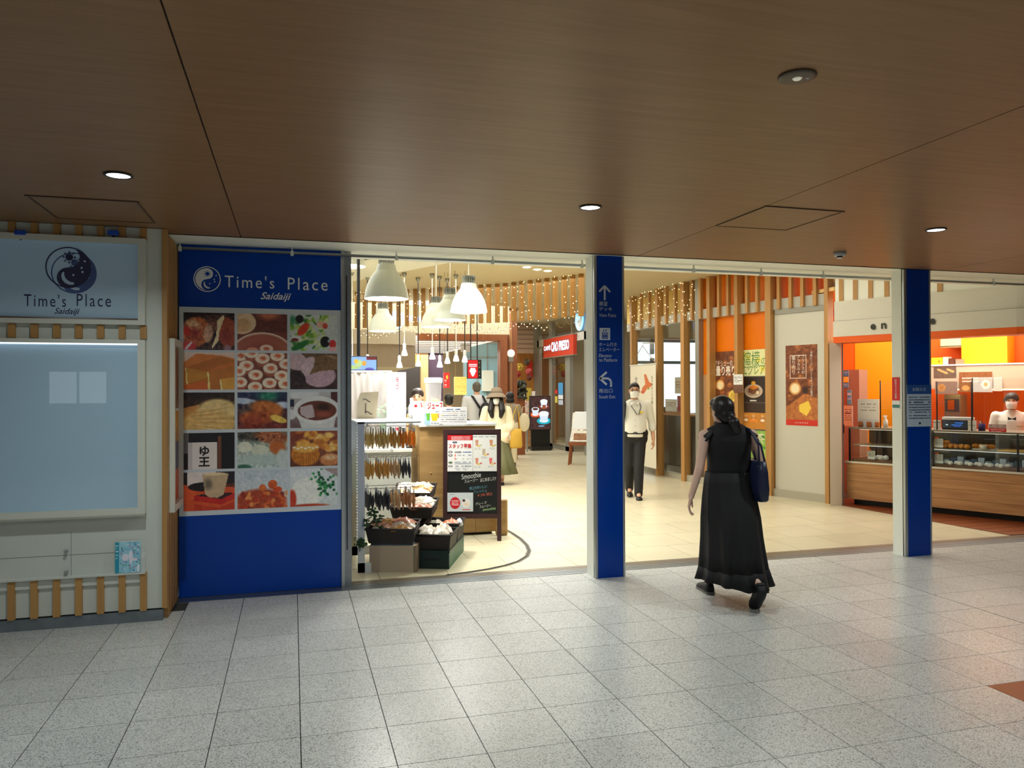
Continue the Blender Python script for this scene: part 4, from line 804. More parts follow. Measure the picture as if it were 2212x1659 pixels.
q = o+u*.5+UZ*(H+.36); MB().tube([o+UZ*H, q, o+u+UZ*H], .006, 6).build('rope', mat('rope', rgb(150, 140, 120), .8), bn, world=True); MB().tube([o+UZ*H-u*.02, o+UZ*H+u*1.02], .012, 8).build('top_rod', FRAMEW, bn, world=True)
MB().tube([q, q+UZ*.05, q+UZ*.06+n*.30], .010, 8).build('hook', WHITEP, bn, world=True)
# souvenir counter behind the glass
sc = thing('souvenir_counter', 'dark glossy counter standing behind the shop window', 'counter', (wl(1450, .5)[0].x, wl(1450, .5)[0].y, 0))
zc = wz(1450, 897, .5); wseg(MB(), 1424, 1482, .02, zc, .5, .45).build('dark_front', mat('dark_gloss', rgb(64, 58, 52), .15), sc, world=True)
wseg(MB(), 1424, 1482, zc, zc+.03, .5, .45).build('top', WALN, sc, world=True)
for nm, lb, a, b, yt, yb, colr, ct in (('price_card', 'white price board on the souvenir counter behind the glass', 1437, 1462, 862, 888, (236, 230, 220), 'card'), ('red_sign', 'dark red sign standing on the souvenir counter behind the glass', 1463, 1476, 855, 888, (166, 40, 44), 'sign'), ('framed_card', 'framed card with an arch drawing hanging in the shop window', 1458, 1474, 815, 850, (226, 214, 190), 'card')):
    t = thing(nm, lb, ct, (wl(a, .5)[0].x, wl(a, .5)[0].y, zc+.03)); cv = Canvas(22, 24, colr); cv.lines(.1, .9, [.3, .45, .6], .06, (170, 130, 110), 3, .6); wsheet('print', cv, a, b, yt, yb, .5, t)
    if nm != 'framed_card': wseg(MB(), a, b, zc+.03, wz(a, yb, .5)+.002, .03, .505).build('foot', WALN, t, world=True)
sh = thing('souvenir_basket', 'brown basket of wrapped sweets on the souvenir counter behind the glass', 'basket', (wl(1452, .7)[0].x, wl(1452, .7)[0].y, zc+.03))
MB().lathe([(.16, 0), (.2, .12), (.19, .12), (.15, .01)], (0, 0, 0), 20).build('bowl', mat('wicker', rgb(96, 80, 62), .8, bump=.6, bscale=120), sh, True)
# far side of that shop with tall windows to the daylight
cw = MB(); YW = 19.5
for a, b, c, d in ((7.2, 0, 8.9, 3.5), (13.2, 0, 14, 3.5), (8.9, 0, 13.2, .9), (8.9, 3.0, 13.2, 3.5)): cw.box((a, YW, b), (c, YW+.1, d))
struct('wall_shop_far', cw, mat('shop_wall', rgb(190, 178, 156), .7))
m = MB()
for x in (8.9, 9.55, 10.5, 11.5, 12.5, 13.15): m.box((x-.05, YW-.02, .9), (x+.05, YW+.06, 3.0))
for z in (.9, 2.35, 2.95): m.box((8.9, YW-.02, z-.04), (13.2, YW+.06, z+.04))
struct('window_7', m, mat('window_frame_grey', rgb(140, 160, 176), .4))
struct('wall_shop_side', MB().box((13.9, 9.4, 0), (14, 19.6, 3.5)), MATS['shop_wall'])
struct('wall_shop_divide', MB().box((7.1, 11.72, 0), (14, 11.82, 3.5)), MATS['shop_wall'])
# ================================================================== BAKERY
C0, C1 = Vector((7.47, 9.07)), Vector((8.39, 7.24)); CD = (C1-C0).normalized(); CN = Vector((-CD.y, CD.x)); CN = CN if CN.x > 0 else -CN
def bl(px, py, off=0.):
    return L(px, py, C0+CN*off, C1+CN*off)
def bseg(m, A, B, z0, z1, th, mi=0):      # box over the plan line A-B, thick towards the inside
    d = (B-A); m.obox((A.x, A.y, z0), (d.x, d.y, 0), (CN.x*th, CN.y*th, 0), (0, 0, z1-z0), mi); return m
def bat(s, off=0.): return C0+CD*s+CN*off   # s metres along the counter, off metres inside
YEL = mat('yellow_wall', rgb(242, 160, 6), .6); ORW = mat('orange_wall', rgb(232, 104, 14), .6)
# back wall of the shop
wb = struct('wall_bakery', bseg(MB(), bat(-1.55, 2.32), bat(3.6, 2.32), 0, 3.0, .1), ORW)
s0 = (bl(1846, 800, 2.28)-Vector((*C0, 0))).to_2d().dot(CD); s1 = (bl(1985, 800, 2.28)-Vector((*C0, 0))).to_2d().dot(CD)
bseg(MB(), bat(s0, 2.30), bat(s1, 2.30), 0, 2.9, .018).build('yellow_panel', YEL, wb)
s0 = (bl(2077, 800, 1.9)-Vector((*C0, 0))).to_2d().dot(CD); s1 = (bl(2176, 800, 1.9)-Vector((*C0, 0))).to_2d().dot(CD)
bseg(MB(), bat(s0, 1.9), bat(s1, 1.9), 1.9, 2.9, .35).build('yellow_panel', YEL, wb)
struct('wall_bakery_side', MB().box((7.2, 11.6, 0), (11.5, 11.7, 3.0)), ORW)
struct('wall_bakery_left', MB().obox((7.40, 9.38, 0), (-.12, 2.2, 0), (-.03, 0, 0), (0, 0, 3.0)), ORW)
_e = [(7.26, 9.16), (7.26, 11.6), (8.75, 11.6), tuple(bat(-1.4, 2.4)), tuple(bat(3.55, 2.4)), tuple(bat(2.5, .06)), tuple(bat(.0, .06))]
struct('ceiling_bakery', MB().prism([(x, y, 2.985) for x, y in _e], (0, 0, .05)), mat('bakery_ceiling', rgb(240, 200, 140), .7))
struct('wall_bakery_end', MB().prism([(*bat(2.62, .1), 0), (*bat(3.6, 2.3), 0), (*(bat(3.6, 2.3)+Vector((.08, 0))), 0), (*(bat(2.62, .1)+Vector((.08, 0))), 0)], (0, 0, 2.98)), ORW)
# curved fascia: two white bands, an orange underside and the cream strip with short slats above
FP = [Vector(p) for p in ((7.20, 9.10), (7.50, 8.38), (7.80, 7.72), (8.12, 7.08), (8.50, 6.50), (8.95, 5.95))]
def fs(off):
    out = []
    for i, p in enumerate(FP):
        d = (FP[min(i+1, 5)]-FP[max(i-1, 0)]).normalized(); n = Vector((-d.y, d.x)); n = n if n.x > 0 else -n; out.append(p+n*off)
    return out
FP = [Vector((p.x, max(p.y, 6.75))) if False else p for p in FP][:5]; 
def fs(off):
    out = []
    for i, p in enumerate(FP):
        d = (FP[min(i+1, 4)]-FP[max(i-1, 0)]).normalized(); n = Vector((-d.y, d.x)); n = n if n.x > 0 else -n; out.append(p+n*off)
    return out
def fband(z0, z1, off, th, name, m, parent):
    A, B = fs(off), fs(off+th); vs = []
    for a, b in zip(A, B): vs += [(a.x, a.y, z0), (a.x, a.y, z1), (b.x, b.y, z1), (b.x, b.y, z0)]
    k = len(A); f = [(i*4+j, i*4+(j+1) % 4, (i+1)*4+(j+1) % 4, (i+1)*4+j) for i in range(k-1) for j in range(4)]+[(3, 2, 1, 0), ((k-1)*4, (k-1)*4+1, (k-1)*4+2, (k-1)*4+3)]
    mb = MB().add(vs, f); return mb.build(name, m, parent) if parent else struct(name, mb, m)
FW = mat('fascia_white', rgb(216, 212, 198), .5, var=.03, vscale=9, vstretch=(1, 1, 18))
fa = fband(2.33, 2.545, 0, .14, 'wall_bakery_front', FW, None)
fband(2.55, 2.82, .03, .12, 'upper_band', FW, fa); fband(2.245, 2.33, .004, .30, 'orange_soffit', mat('orange_strip', rgb(236, 96, 16), .4), fa)
fband(2.82, 3.49, .06, .08, 'cream_frieze', CREAM, fa)
for px in (1816.5, 1847, 1880, 1915, 2030):
    A = fs(.045); 
    for a, b in zip(A[:-1], A[1:]):
        q = L(px, 640, a, b); e = b-a; k = (q.to_2d()-a).dot(e)/e.length_squared
        if 0 <= k <= 1: e = e.normalized(); MB().obox((q.x-e.x*.03, q.y-e.y*.03, 2.82), (e.x*.06, e.y*.06, 0), (CN.x*.04, CN.y*.04, 0), (0, 0, .67)).build('slat', SLATW, fa); break
sn = thing('shop_letters', 'dark serif letters of the shop name standing on the white bakery fascia', 'lettering', (FP[0].x, FP[0].y, 2.4))
LETM = mat('letter_dark', rgb(48, 46, 44), .4)
for ch, px in (('e', 1886), ('n', 1909), ('h', 1935), ('a', 1960), ('n', 1985), ('t', 2000), ('e', 2014)):
    A = fs(-.012)
    for a, b in zip(A[:-1], A[1:]):
        q = L(px, 706-(px-1886)*.09, a, b); e = b-a; k = (q.to_2d()-a).dot(e)/e.length_squared
        if 0 <= k <= 1: text(ch, q, (e.x, e.y, 0), UZ, .075, LETM, sn, name='letter', bold=.03, w=.07); break
# white end column
jq = G(1794, 1093); 
ec = struct('door_2', MB().obox((7.135, 9.10, 0), (.17, -.03, 0), (.225, .28, 0), (0, 0, 2.25)), mat('white_leaf', rgb(220, 208, 192), .45))
MB().obox((7.31, 9.068, 0), (.022, -.004, 0), (.22, .27, 0), (0, 0, 2.25)).build('edge_profile', ALU, ec)
MB().obox((7.326, 9.06, 1.0), (.012, -.002, 0), (0, .01, 0), (0, 0, .12)).build('pull', BLACKM, ec)
# ------------------------------------------------------------------ glass counter
zw0, zw1 = bl(2016, 1095.6).z, bl(2016, 1011.6).z; zg1 = bl(2016, 931).z
ct = thing('bakery_counter', 'long glass topped bakery counter with walnut board front', 'counter', (*bat(.9), 0))
SL = 2.5
s_start = (bl(1829, 1000)-Vector((*C0, 0))).to_2d().dot(CD)
bseg(MB(), bat(s_start+.05, .12), bat(SL, .12), .005, zw0+.01, .5).build('plinth', BLACKM, ct, world=True)
hb = (zw1-zw0)/4
for k in range(4): bseg(MB(), bat(s_start, .0), bat(SL, .0), zw0+k*hb+.002, zw0+(k+1)*hb-.001, .03).build('front_board', WALN, ct, world=True)
bseg(MB(), bat(s_start+.01, .03), bat(SL, .03), zw0, zw1, .72).build('cabinet', BLACKP, ct, world=True)
bseg(MB(), bat(s_start-.02, -.02), bat(SL, -.02), zw1, zw1+.022, .78).build('steel_rim', mat('bright_rim', rgb(230, 226, 214), .25, .4), ct, world=True)
bseg(MB(), bat(s_start+.03, .02), bat(SL, .02), zg1-.012, zg1+.012, .62).build('top_slab', mat('grey_top', rgb(120, 112, 96), .3), ct, world=True)
for s in (s_start+.02, s_start+1.1, s_start+2.05): bseg(MB(), bat(s, .02), bat(s+.02, .02), zw1+.02, zg1, .02).build('frame_post', BLACKM, ct, world=True)
bseg(MB(), bat(s_start+.03, .03), bat(SL, .03), zw1+.022, zg1-.012, .006).build('front_glass', GLASS, ct, world=True)
bseg(MB(), bat(s_start+.02, .03), bat(s_start+.026, .03), zw1+.022, zg1-.012, .6).build('side_glass', GLASS, ct, world=True)
zs = zw1+(zg1-zw1)*.52
bseg(MB(), bat(s_start+.05, .10), bat(SL, .10), zs-.012, zs+.004, .5).build('shelf', mat('shelf_steel', rgb(176, 170, 150), .35, .3), ct, world=True)
bseg(MB(), bat(s_start+.05, .05), bat(SL, .05), zw1+.022, zw1+.05, .55).build('deck', mat('deck_brown', rgb(120, 80, 52), .5), ct, world=True)
bseg(MB(), bat(s_start+.05, .62), bat(SL, .62), zw1+.022, zg1-.012, .02).build('back_doors', mat('mirror_back', rgb(120, 116, 104), .15, .5), ct, world=True)
bseg(MB(), bat(s_start+.1, .2), bat(SL, .2), zs-.022, zs-.0125, .03).build('light_tube', lamp_mat('case_tube', (.9, .97, 1), 2.0), ct, world=True)
bseg(MB(), bat(s_start+.1, .2), bat(SL, .2), zg1-.024, zg1-.0125, .03).build('light_tube', lamp_mat('case_tube_warm', (1, .9, .7), 2.0), ct, world=True)
# trays with baked goods: each bun a thing
BUN = mat('baked_crust', rgb(222, 146, 42), .5, var=.28, vscale=22, bump=.3, bscale=60); CREAMP = mat('whipped_white', rgb(244, 242, 236), .6)
def sp(px): return (bl(px, 960, .2)-Vector((*C0, 0))).to_2d().dot(CD)
bunm = MB().ell((0, 0, .028), (.052, .036, .03), 14, 9).mesh('bread', BUN, True)
rb = np.random.default_rng(9); n_ = 0
where = ['front row', 'back row', 'upper row']
for row, (off, dz, px0, px1, num) in enumerate(((.15, .022, 2018, 2098, 7), (.24, .022, 2016, 2090, 6), (.2, .066, 2018, 2050, 4))):
    for i in range(num):
        s = sp(px0)+(sp(px1)-sp(px0))*(i+.5)/num; q = bat(s, off); o = link('bread_roll', bunm); o.location = (q.x, q.y, zs+dz-.016); o.rotation_euler = (0, 0, rb.uniform(0, 3)); sc_ = rb.uniform(.85, 1.0); o.scale = (sc_, sc_, sc_*rb.uniform(.95, 1.15)); o.rotation_euler = (0, 0, math.atan2(CN.y, CN.x)+rb.uniform(-.3, .3))
        tag(o, 'golden bread roll on the counter shelf, %s from the post in the %s' % (['first', 'second', 'third', 'fourth', 'fifth', 'sixth', 'seventh'][i], where[row]), 'bread', 'bread rolls in the bakery counter')
for i in range(4):
    s = sp(2105)+(sp(2140)-sp(2105))*i/3; q = bat(s, .24); o = link('bread_roll', bunm); o.location = (q.x, q.y, zs+.020); o.rotation_euler = (0, 0, .5*i)
    tag(o, 'golden bread roll on the white plate in the counter, %s along it' % ['first', 'second', 'third', 'last'][i], 'bread', 'bread rolls on the white plate')
def slab(nm, lb, c, s0, s1, off, w, z0, z1, m, bw_=0):
    o = bseg(MB(), bat(s0, off), bat(s1, off), z0, z1, w).build(nm, m); tag(o, lb, c)
    if bw_: bevel(o, bw_)
    return o
slab('bread_tray', 'dark baking tray under the bread rolls on the counter shelf', 'tray', sp(2014), sp(2100), .11, .22, zs+.004, zs+.0065, BLACKP)
slab('white_plate', 'white oblong plate under the four rolls on the counter shelf', 'plate', sp(2102), sp(2150), .16, .16, zs+.004, zs+.0195, CREAMP, .004)
slab('wooden_tray', 'pale wooden tray at the right end of the counter shelf', 'tray', sp(2160), sp(2212)+.3, .10, .3, zs+.004, zs+.02, mat('tray_wood', rgb(232, 190, 110), .5), .004)
q = bat(sp(2128), .13); o = MB().lathe([(.03, 0), (.045, .05), (.042, .05), (.028, .004)], (q.x, q.y, zs+.021), 18).build('sauce_bowl', CREAMP, None, True); tag(o, 'small white bowl in front of the rolls on the counter shelf', 'bowl')
cakeb = MB().ell((0, 0, .02), (.035, .03, .03), 12, 8).mesh('cream_cake', CREAMP, True)
for i in range(16):
    s = sp(2018)+(sp(2180)-sp(2018))*i/15; q = bat(s, .10+.05*(i % 2)); o = link('wrapped_cake', cakeb); o.location = (q.x, q.y, zw1+.052); o.rotation_euler = (0, 0, i); tag(o, 'small white wrapped cake on the lower counter deck, %s from the post' % ['first', 'second', 'third', 'fourth', 'fifth', 'sixth', 'seventh', 'eighth', 'ninth', 'tenth', 'eleventh', 'twelfth', 'thirteenth', 'fourteenth', 'fifteenth', 'last'][i], 'cake', 'wrapped cakes on the lower deck')
for i in range(12):
    s = sp(2030)+(sp(2200)-sp(2030))*i/11; q = bat(s, .34); o = bevel(MB().obox((0, 0, 0), (CD.x*.07, CD.y*.07, 0), (CN.x*.05, CN.y*.05, 0), (0, 0, .05+.02*(i % 3))).build('pastry_box', mat('box_grey_%d' % (i % 3), [rgb(150, 170, 180), rgb(90, 110, 124), rgb(206, 220, 226)][i % 3], .3)), .004); o.location = (q.x, q.y, zw1+.051); tag(o, 'small wrapped pastry pack at the back of the lower deck, %s from the post' % ['first', 'second', 'third', 'fourth', 'fifth', 'sixth', 'seventh', 'eighth', 'ninth', 'tenth', 'eleventh', 'last'][i], 'pastry', 'pastry packs in the counter')
for i in range(4):
    q = bat(sp(1891)+i*.05, .14+.03*(i % 2)); o = link('cream_puff', cakeb); o.location = (q.x, q.y, zw1+.052); o.scale = (1.2, 1.2, 1.3); tag(o, 'white cream cake left of the right post in the counter, %s of four' % ['first', 'second', 'third', 'fourth'][i], 'cake', 'cream cakes left of the post')
for i, (px, py, lb) in enumerate(((1882, 980, 'price card with orange tab low in the counter left of the post'), (2028, 954, 'price card with orange tab beside the bread rolls'), (2028, 988, 'price card with orange tab on the lower deck right of the post'))):
    q = bl(px, py, .06); t = thing('price_card', lb, 'price card', q-UZ*.05); cv = Canvas(20, 22, (236, 234, 222)); cv.lines(.15, .85, [.2, .35], .06, (140, 136, 126), i); cv.ell(.3, .65, .1, .1, (60, 60, 60), soft=.4)
    D3 = Vector((CD.x, CD.y, 0)); picture('card', cv, q-D3*.05-UZ*.045, D3*.1, UZ*.085, t); MB().obox(q-D3*.05-UZ*.075, D3*.1, Vector((CN.x, CN.y, 0))*.004, UZ*.113).build('holder', WHITEP, t, world=True); MB().obox(q-D3*.048+UZ*.0385, D3*.045, -Vector((CN.x, CN.y, 0))*.003, UZ*.022).build('orange_tab', ORDK, t, world=True)
# ------------------------------------------------------------------ things on the counter top
def card(nm, lb, c, px0, px1, py0, py1, off, cv, m=None, th=.006, parent=None, feet=None):
    a, b = bl(px0, py1, off), bl(px1, py1, off); zt = bl(px0, py0, off).z; zb = feet if feet is not None else a.z
    t = thing(nm, lb, c, (a.x, a.y, zb)); u = Vector((b.x-a.x, b.y-a.y, 0)); N3 = Vector((CN.x, CN.y, 0))
    MB().obox((a.x, a.y, zb), u, N3*th, UZ*(zt-zb)).build('backing', m or WHITEP, t, world=True); picture('print', cv, Vector((a.x, a.y, a.z))-N3*.0008, u, UZ*(zt-a.z), t); return t
cv = Canvas(40, 36, (250, 246, 236)); cv.lines(.15, .85, [.25, .4, .55], .04, (170, 160, 140), 4); card('notice_board', 'white notice stand on the left end of the bakery counter', 'notice', 1853, 1899, 862, 905, .25, cv, feet=zg1+.012)
cv = Canvas(20, 40, (240, 228, 206)); cv.lines(.1, .9, [.2, .3, .5, .6, .7], .03, (150, 146, 140), 4); cv.rect(.1, .36, .8, .4, (50, 54, 110)); card('hanging_notice', 'cream notice sheet hanging at the left of the bakery counter', 'notice', 1823, 1842, 876, 920, .5, cv)
wl_ = MB(); a, b = bl(1823, 1000, 1.2), bl(1857, 1000, 1.2); wc = tag(MB().obox((a.x, a.y, .0), (b.x-a.x, b.y-a.y, 0), (CN.x*.3, CN.y*.3, 0), (0, 0, bl(1823, 799, 1.2).z)).build('wall_cabinet', mat('rose_cabinet', rgb(170, 128, 106), .5)), 'rose brown tall cabinet behind the left end of the bakery counter', 'cabinet')
for k, (py0, py1, cc) in enumerate(((801, 813, (70, 140, 200)), (814, 826, (246, 210, 60)), (827, 838, (80, 150, 206)), (842, 874, (96, 176, 226)))):
    cv = Canvas(14, 14, cc); cv.lines(.1, .9, [.3, .6], .1, (240, 244, 248), k); card('stuck_sheet', ['blue top sheet', 'yellow sheet', 'lower blue sheet', 'tall pale blue sheet'][k]+' stuck on the rose cabinet by the bakery', 'sheet', 1822 if k < 3 else 1830, 1833 if k < 3 else 1839, py0, py1, 1.18, cv)
# packs of rusks on the left counter end
for k in range(5):
    q = bl(1856+k*9, 914, .22+.06*(k % 2)); o = bevel(MB().obox((-.025, 0, 0), (CD.x*.055, CD.y*.055, 0), (CN.x*.05, CN.y*.05, 0), (0, 0, .075)).build('rusk_pack', mat('rusk_brown', rgb(176, 104, 48), .4, var=.3, vscale=40)), .012, 3); o.location = (q.x, q.y, zg1+.0125); tag(o, 'clear pack of brown rusks on the counter end, %s from the left' % ['first', 'second', 'third', 'fourth', 'fifth'][k], 'rusk pack', 'rusk packs on the counter')
q = bl(1913, 915, .3); t = thing('spray_bottle', 'white spray bottle on the counter left of the right post', 'bottle', (q.x, q.y, zg1+.012)); MB().lathe([(.03, 0), (.03, .09), (.012, .12), (.012, .14)], (0, 0, 0), 18).build('body', CREAMP, t, True); MB().box((-.03, -.012, .14), (.015, .012, .165)).build('head', CREAMP, t)
def shield(pxs, ytop, off, lb):
    t = thing('acrylic_shield', lb, 'shield', (bl(pxs[0], 930, off).x, bl(pxs[0], 930, off).y, zg1+.012))
    for px in pxs:
        q = bl(px, 900, off); zt = bl(px, ytop, off).z; MB().tube([(q.x, q.y, zg1+.012), (q.x, q.y, zt)], .008, 8).build('black_pole', BLACKM, t, True, True)
    a, b = bl(pxs[0], 900, off), bl(pxs[-1], 900, off); zt = bl(pxs[0], ytop, off).z; MB().obox((a.x, a.y, zg1+.05), (b.x-a.x, b.y-a.y, 0), (CN.x*.004, CN.y*.004, 0), (0, 0, zt-zg1-.06)).build('clear_sheet', GLASS, t, world=True)
shield((1902, 1934), 822, .1, 'clear counter shield on a thin black pole left of the right post')
shield((2024, 2099), 824, .1, 'clear counter shield between two black poles beside the register')
shield((2101, 2230), 816, .3, 'wide clear counter shield in front of the clerk')
# register and small things
a, b = bl(2034, 930, .28), bl(2092, 930, .28); rg = thing('register', 'black cash register with a lit blue display on the bakery counter', 'cash register', (a.x, a.y, zg1+.012))
u = Vector((b.x-a.x, b.y-a.y, 0)); N3 = Vector((CN.x, CN.y, 0)); zr = bl(2040, 906, .28).z
bevel(MB().obox((a.x, a.y, zg1+.012), u, N3*.2, UZ*(zr-zg1-.012)).build('body', BLACKP, rg, world=True), .01)
cv = Canvas(40, 18, (20, 26, 34)); cv.rect(.5, .2, .85, .36, (60, 130, 230)); cv.rect(.36, .5, .8, .62, (60, 120, 220)); cv.rect(.44, .7, .72, .8, (60, 120, 220)); cv.ell(.16, .55, .08, .12, (190, 220, 220), soft=.5); picture('display', cv, Vector((a.x, a.y, zg1+.03))+u*.06-N3*.001, u*.88, UZ*(zr-zg1-.045), rg, SCREEN)
MB().obox(Vector((a.x, a.y, zr))+u*-.02+N3*.04, u*1.1, N3*.12, UZ*.03).build('printer_cover', CREAMP, rg, world=True)
cv = Canvas(20, 24, (236, 232, 222)); cv.lines(.1, .9, [.2, .35, .5, .65], .05, (130, 126, 120), 4, .9); card('payment_card', 'white payment notice propped against the register', 'card', 2091, 2109, 908, 929, .24, cv, feet=zg1+.012)
cv = Canvas(20, 24, (214, 206, 196)); cv.rect(0, .2, 1, .3, (100, 70, 60)); cv.lines(.1, .9, [.45, .6, .75], .05, (130, 126, 120), 4, .9); card('leaflet_stand', 'small leaflet stand beside the post on the counter', 'stand', 2016, 2032, 907, 928, .2, cv, feet=zg1+.012)
cv = Canvas(40, 20, (170, 140, 134)); cv.rect(0, .52, 1, 1, (206, 26, 30)); cv.lines(.2, .8, [.16, .36], .08, (220, 206, 200), 2); cv.lines(.1, .9, [.66, .84], .08, (244, 200, 196), 3); card('red_notice', 'mauve and red notice block in front of the clerk', 'notice', 2136, 2174, 916, 934, .12, cv, feet=zg1+.012)
q = bl(2121, 930, .25); t = thing('pen_cup', 'dark blue cup of pens on the bakery counter', 'cup', (q.x, q.y, zg1+.012)); MB().lathe([(.04, 0), (.04, .09), (.036, .09), (.034, .005)], (0, 0, 0), 18).build('cup', mat('cup_navy', rgb(44, 40, 96), .4), t, True)
for k in range(3): MB().tube([(.01*k-.01, 0, .01), (.015*k-.015, .01, .12)], .005, 6).build('pen', [WHITEP, mat('pen_gold', rgb(220, 190, 120), .5), BLACKP][k], t)
# back fittings: beige hood with photo boards, glow strip, shelf goods
za, zb_, zc_ = bl(2100, 789, 1.55).z, bl(2100, 840, 1.55).z, bl(2100, 787, 1.55).z
hd = thing('back_cabinet', 'beige wall cabinet with a white top edge behind the bakery counter', 'cabinet', (*bat(1.2, 1.55), zb_))
h0 = (bl(2005, 800, 1.55)-Vector((*C0, 0))).to_2d().dot(CD)-.1
bseg(MB(), bat(h0, 1.55), bat(3.05, 1.55), zb_, za, .4).build('body', mat('beige_laminate', rgb(206, 184, 158), .5), hd, world=True); bseg(MB(), bat(h0, 1.54), bat(3.05, 1.54), za, za+.02, .42).build('top_edge', CREAMP, hd, world=True)
bseg(MB(), bat(h0+.3, 1.75), bat(3.05, 1.75), zb_-.02, zb_-.002, .06).build('glow_strip', lamp_mat('amber_strip', (1, .72, .25), 6), hd, world=True)
lowb = tag(bseg(MB(), bat(h0-.2, 1.86), bat(3.2, 1.86), 0, .9, .4).build('back_bench', WALN), 'low walnut work bench along the bakery back wall', 'bench')
for nm, lb, a, b, y0, y1, off, k in (('bread_photo', 'framed bread photo at the left end of the back cabinet', 2017, 2066, 792, 817, 1.548, 0), ('loaf_photo', 'round loaf photo just under the bread photo', 2020, 2068, 824, 851, 1.50, 1), ('menu_photo', 'wide menu board with buns and a white bowl on the back cabinet', 2072, 2144, 804, 847, 1.52, 2), ('white_leaflet', 'plain white leaflet beside the menu board on the back cabinet', 2146, 2165, 815, 845, 1.52, 3)):
    cv = Canvas(44, 26, [(110, 90, 76), (150, 124, 110), (150, 96, 56), (226, 214, 200)][k])
    if k == 0: [cv.ell(.25+.14*i, .3+.12*(i % 3), .14, .12, (220, 176, 110), .4, .4) for i in range(5)]
    if k == 1: cv.ell(.3, .5, .2, .34, (206, 150, 90), soft=.2); cv.ell(.3, .5, .14, .24, (190, 130, 70), soft=.4)
    if k == 2: cv.rect(.38, .28, 1, 1, (196, 196, 190)); cv.ell(.8, .62, .14, .24, (244, 240, 230), soft=.1); cv.ell(.8, .62, .07, .12, (216, 176, 110), soft=.4); cv.ell(.2, .8, .14, .16, (226, 170, 100), soft=.3); cv.lines(.1, .6, [.3, .45], .09, (240, 230, 220), 3)
    cv.noise(6, 14, k); card(nm, lb, 'photo board', a, b, y0, y1, off, cv)
ov = thing('microwave', 'grey microwave oven holding an orange box behind the counter', 'microwave', (*bat(.9, 1.86), .9)); a, b = bl(2040, 890, 1.86), bl(2074, 890, 1.86); zt = bl(2040, 852, 1.86).z; z_ = bl(2040, 896, 1.86).z
u = Vector((b.x-a.x, b.y-a.y, 0)); MB().obox((a.x, a.y, .9), u, N3*.3, UZ*(zt-.9)).build('case', mat('oven_grey', rgb(160, 156, 144), .4), ov, world=True); MB().obox(Vector((a.x, a.y, z_+.05))+u*.05-N3*.004, u*.9, N3*.004, UZ*(zt-z_-.12)).build('dark_window', mat('oven_window', rgb(90, 80, 74), .2), ov, world=True); MB().obox(Vector((a.x, a.y, z_+.08))+u*.25-N3*.02, u*.4, N3*.016, UZ*.14).build('orange_box', ORANGE, ov, world=True)
for k, (a, b, y0, y1, cc, lb) in enumerate(((2012, 2036, 773, 787, (246, 214, 30), 'yellow box with an orange mark on top of the back cabinet'), (2037, 2048, 771, 787, (200, 180, 170), 'pale stack of boxes on top of the back cabinet'), (2050, 2062, 774, 787, (90, 44, 26), 'dark brown tin on top of the back cabinet'), (2064, 2076, 776, 787, (150, 120, 100), 'small striped box on top of the back cabinet'))):
    cv = Canvas(14, 10, cc)
    if k == 0: cv.ell(.7, .6, .14, .3, (240, 120, 20), soft=.3)
    card('shelf_box', lb, 'box', a, b, y0, y1, 1.62, cv, mat('boxm%d' % k, rgb(*cc), .5), th=.15, feet=za+.02)
ac = thing('air_conditioner', 'beige boxy unit mounted high on the orange bakery wall', 'wall unit', (*bat(.6, 1.9), 2.0)); a, b = bl(2031, 750, 1.9), bl(2076, 750, 1.9); z0, z1 = bl(2034, 751, 1.9).z, bl(2034, 725, 1.9).z
bevel(MB().obox((a.x, a.y, z0), (b.x-a.x, b.y-a.y, 0), N3*.38, UZ*(z1-z0)).build('body', mat('beige_unit', rgb(222, 194, 150), .5), ac, world=True), .01); MB().obox((a.x, a.y, z0+.012), (b.x-a.x, b.y-a.y, 0), -N3*.004, UZ*.01).build('slot', BLACKP, ac, world=True)
# ================================================================== HALL
# hanging slat screen and its string lights
hs = thing('slat_screen', 'curved row of amber wooden slats hanging from the hall ceiling with fairy lights', 'slat screen', (3, 13.5, 2.81))
spx = [771, 788, 807.6, 825, 843, 861, 879, 897, 914.6, 932, 950, 967.5, 985, 1003, 1020, 1038.7, 1056, 1074.4, 1091.6, 1109.7, 1127, 1145.4, 1163.8, 1181.4, 1199, 1219, 1237, 1255.5]
def yb_(px): return float(np.interp(px, [771, 897, 1020, 1091, 1181, 1255, 1300], [709, 704, 699, 696, 689, 683, 679]))
SP = [G(px, yb_(px), 2.81) for px in spx]
me_s = MB().box((-.038, -.03, 2.81), (.038, .03, 3.498)).mesh('slat', SLATD)
for p in SP: o = link('slat', me_s, hs, True); o.location = (p.x, p.y, 0)
hs_fix = base_mx(hs).inverted()
BULB = lamp_mat('fairy_bulb', (1, .82, .40), 3); WIRE = mat('thin_wire', rgb(120, 100, 60), .6)
sl = thing('string_lights', 'warm fairy lights netted over the hanging slats', 'string lights', (3, 13.4, 2.75)); bulbs = MB(); wires = MB(); rf = np.random.default_rng(21)
def bead(p, r=.009): 
    x, y, z = p; bulbs.add([(x+r, y, z), (x-r, y, z), (x, y+r, z), (x, y-r, z), (x, y, z+r), (x, y, z-r)], [(0, 2, 4), (2, 1, 4), (1, 3, 4), (3, 0, 4), (2, 0, 5), (1, 2, 5), (3, 1, 5), (0, 3, 5)])
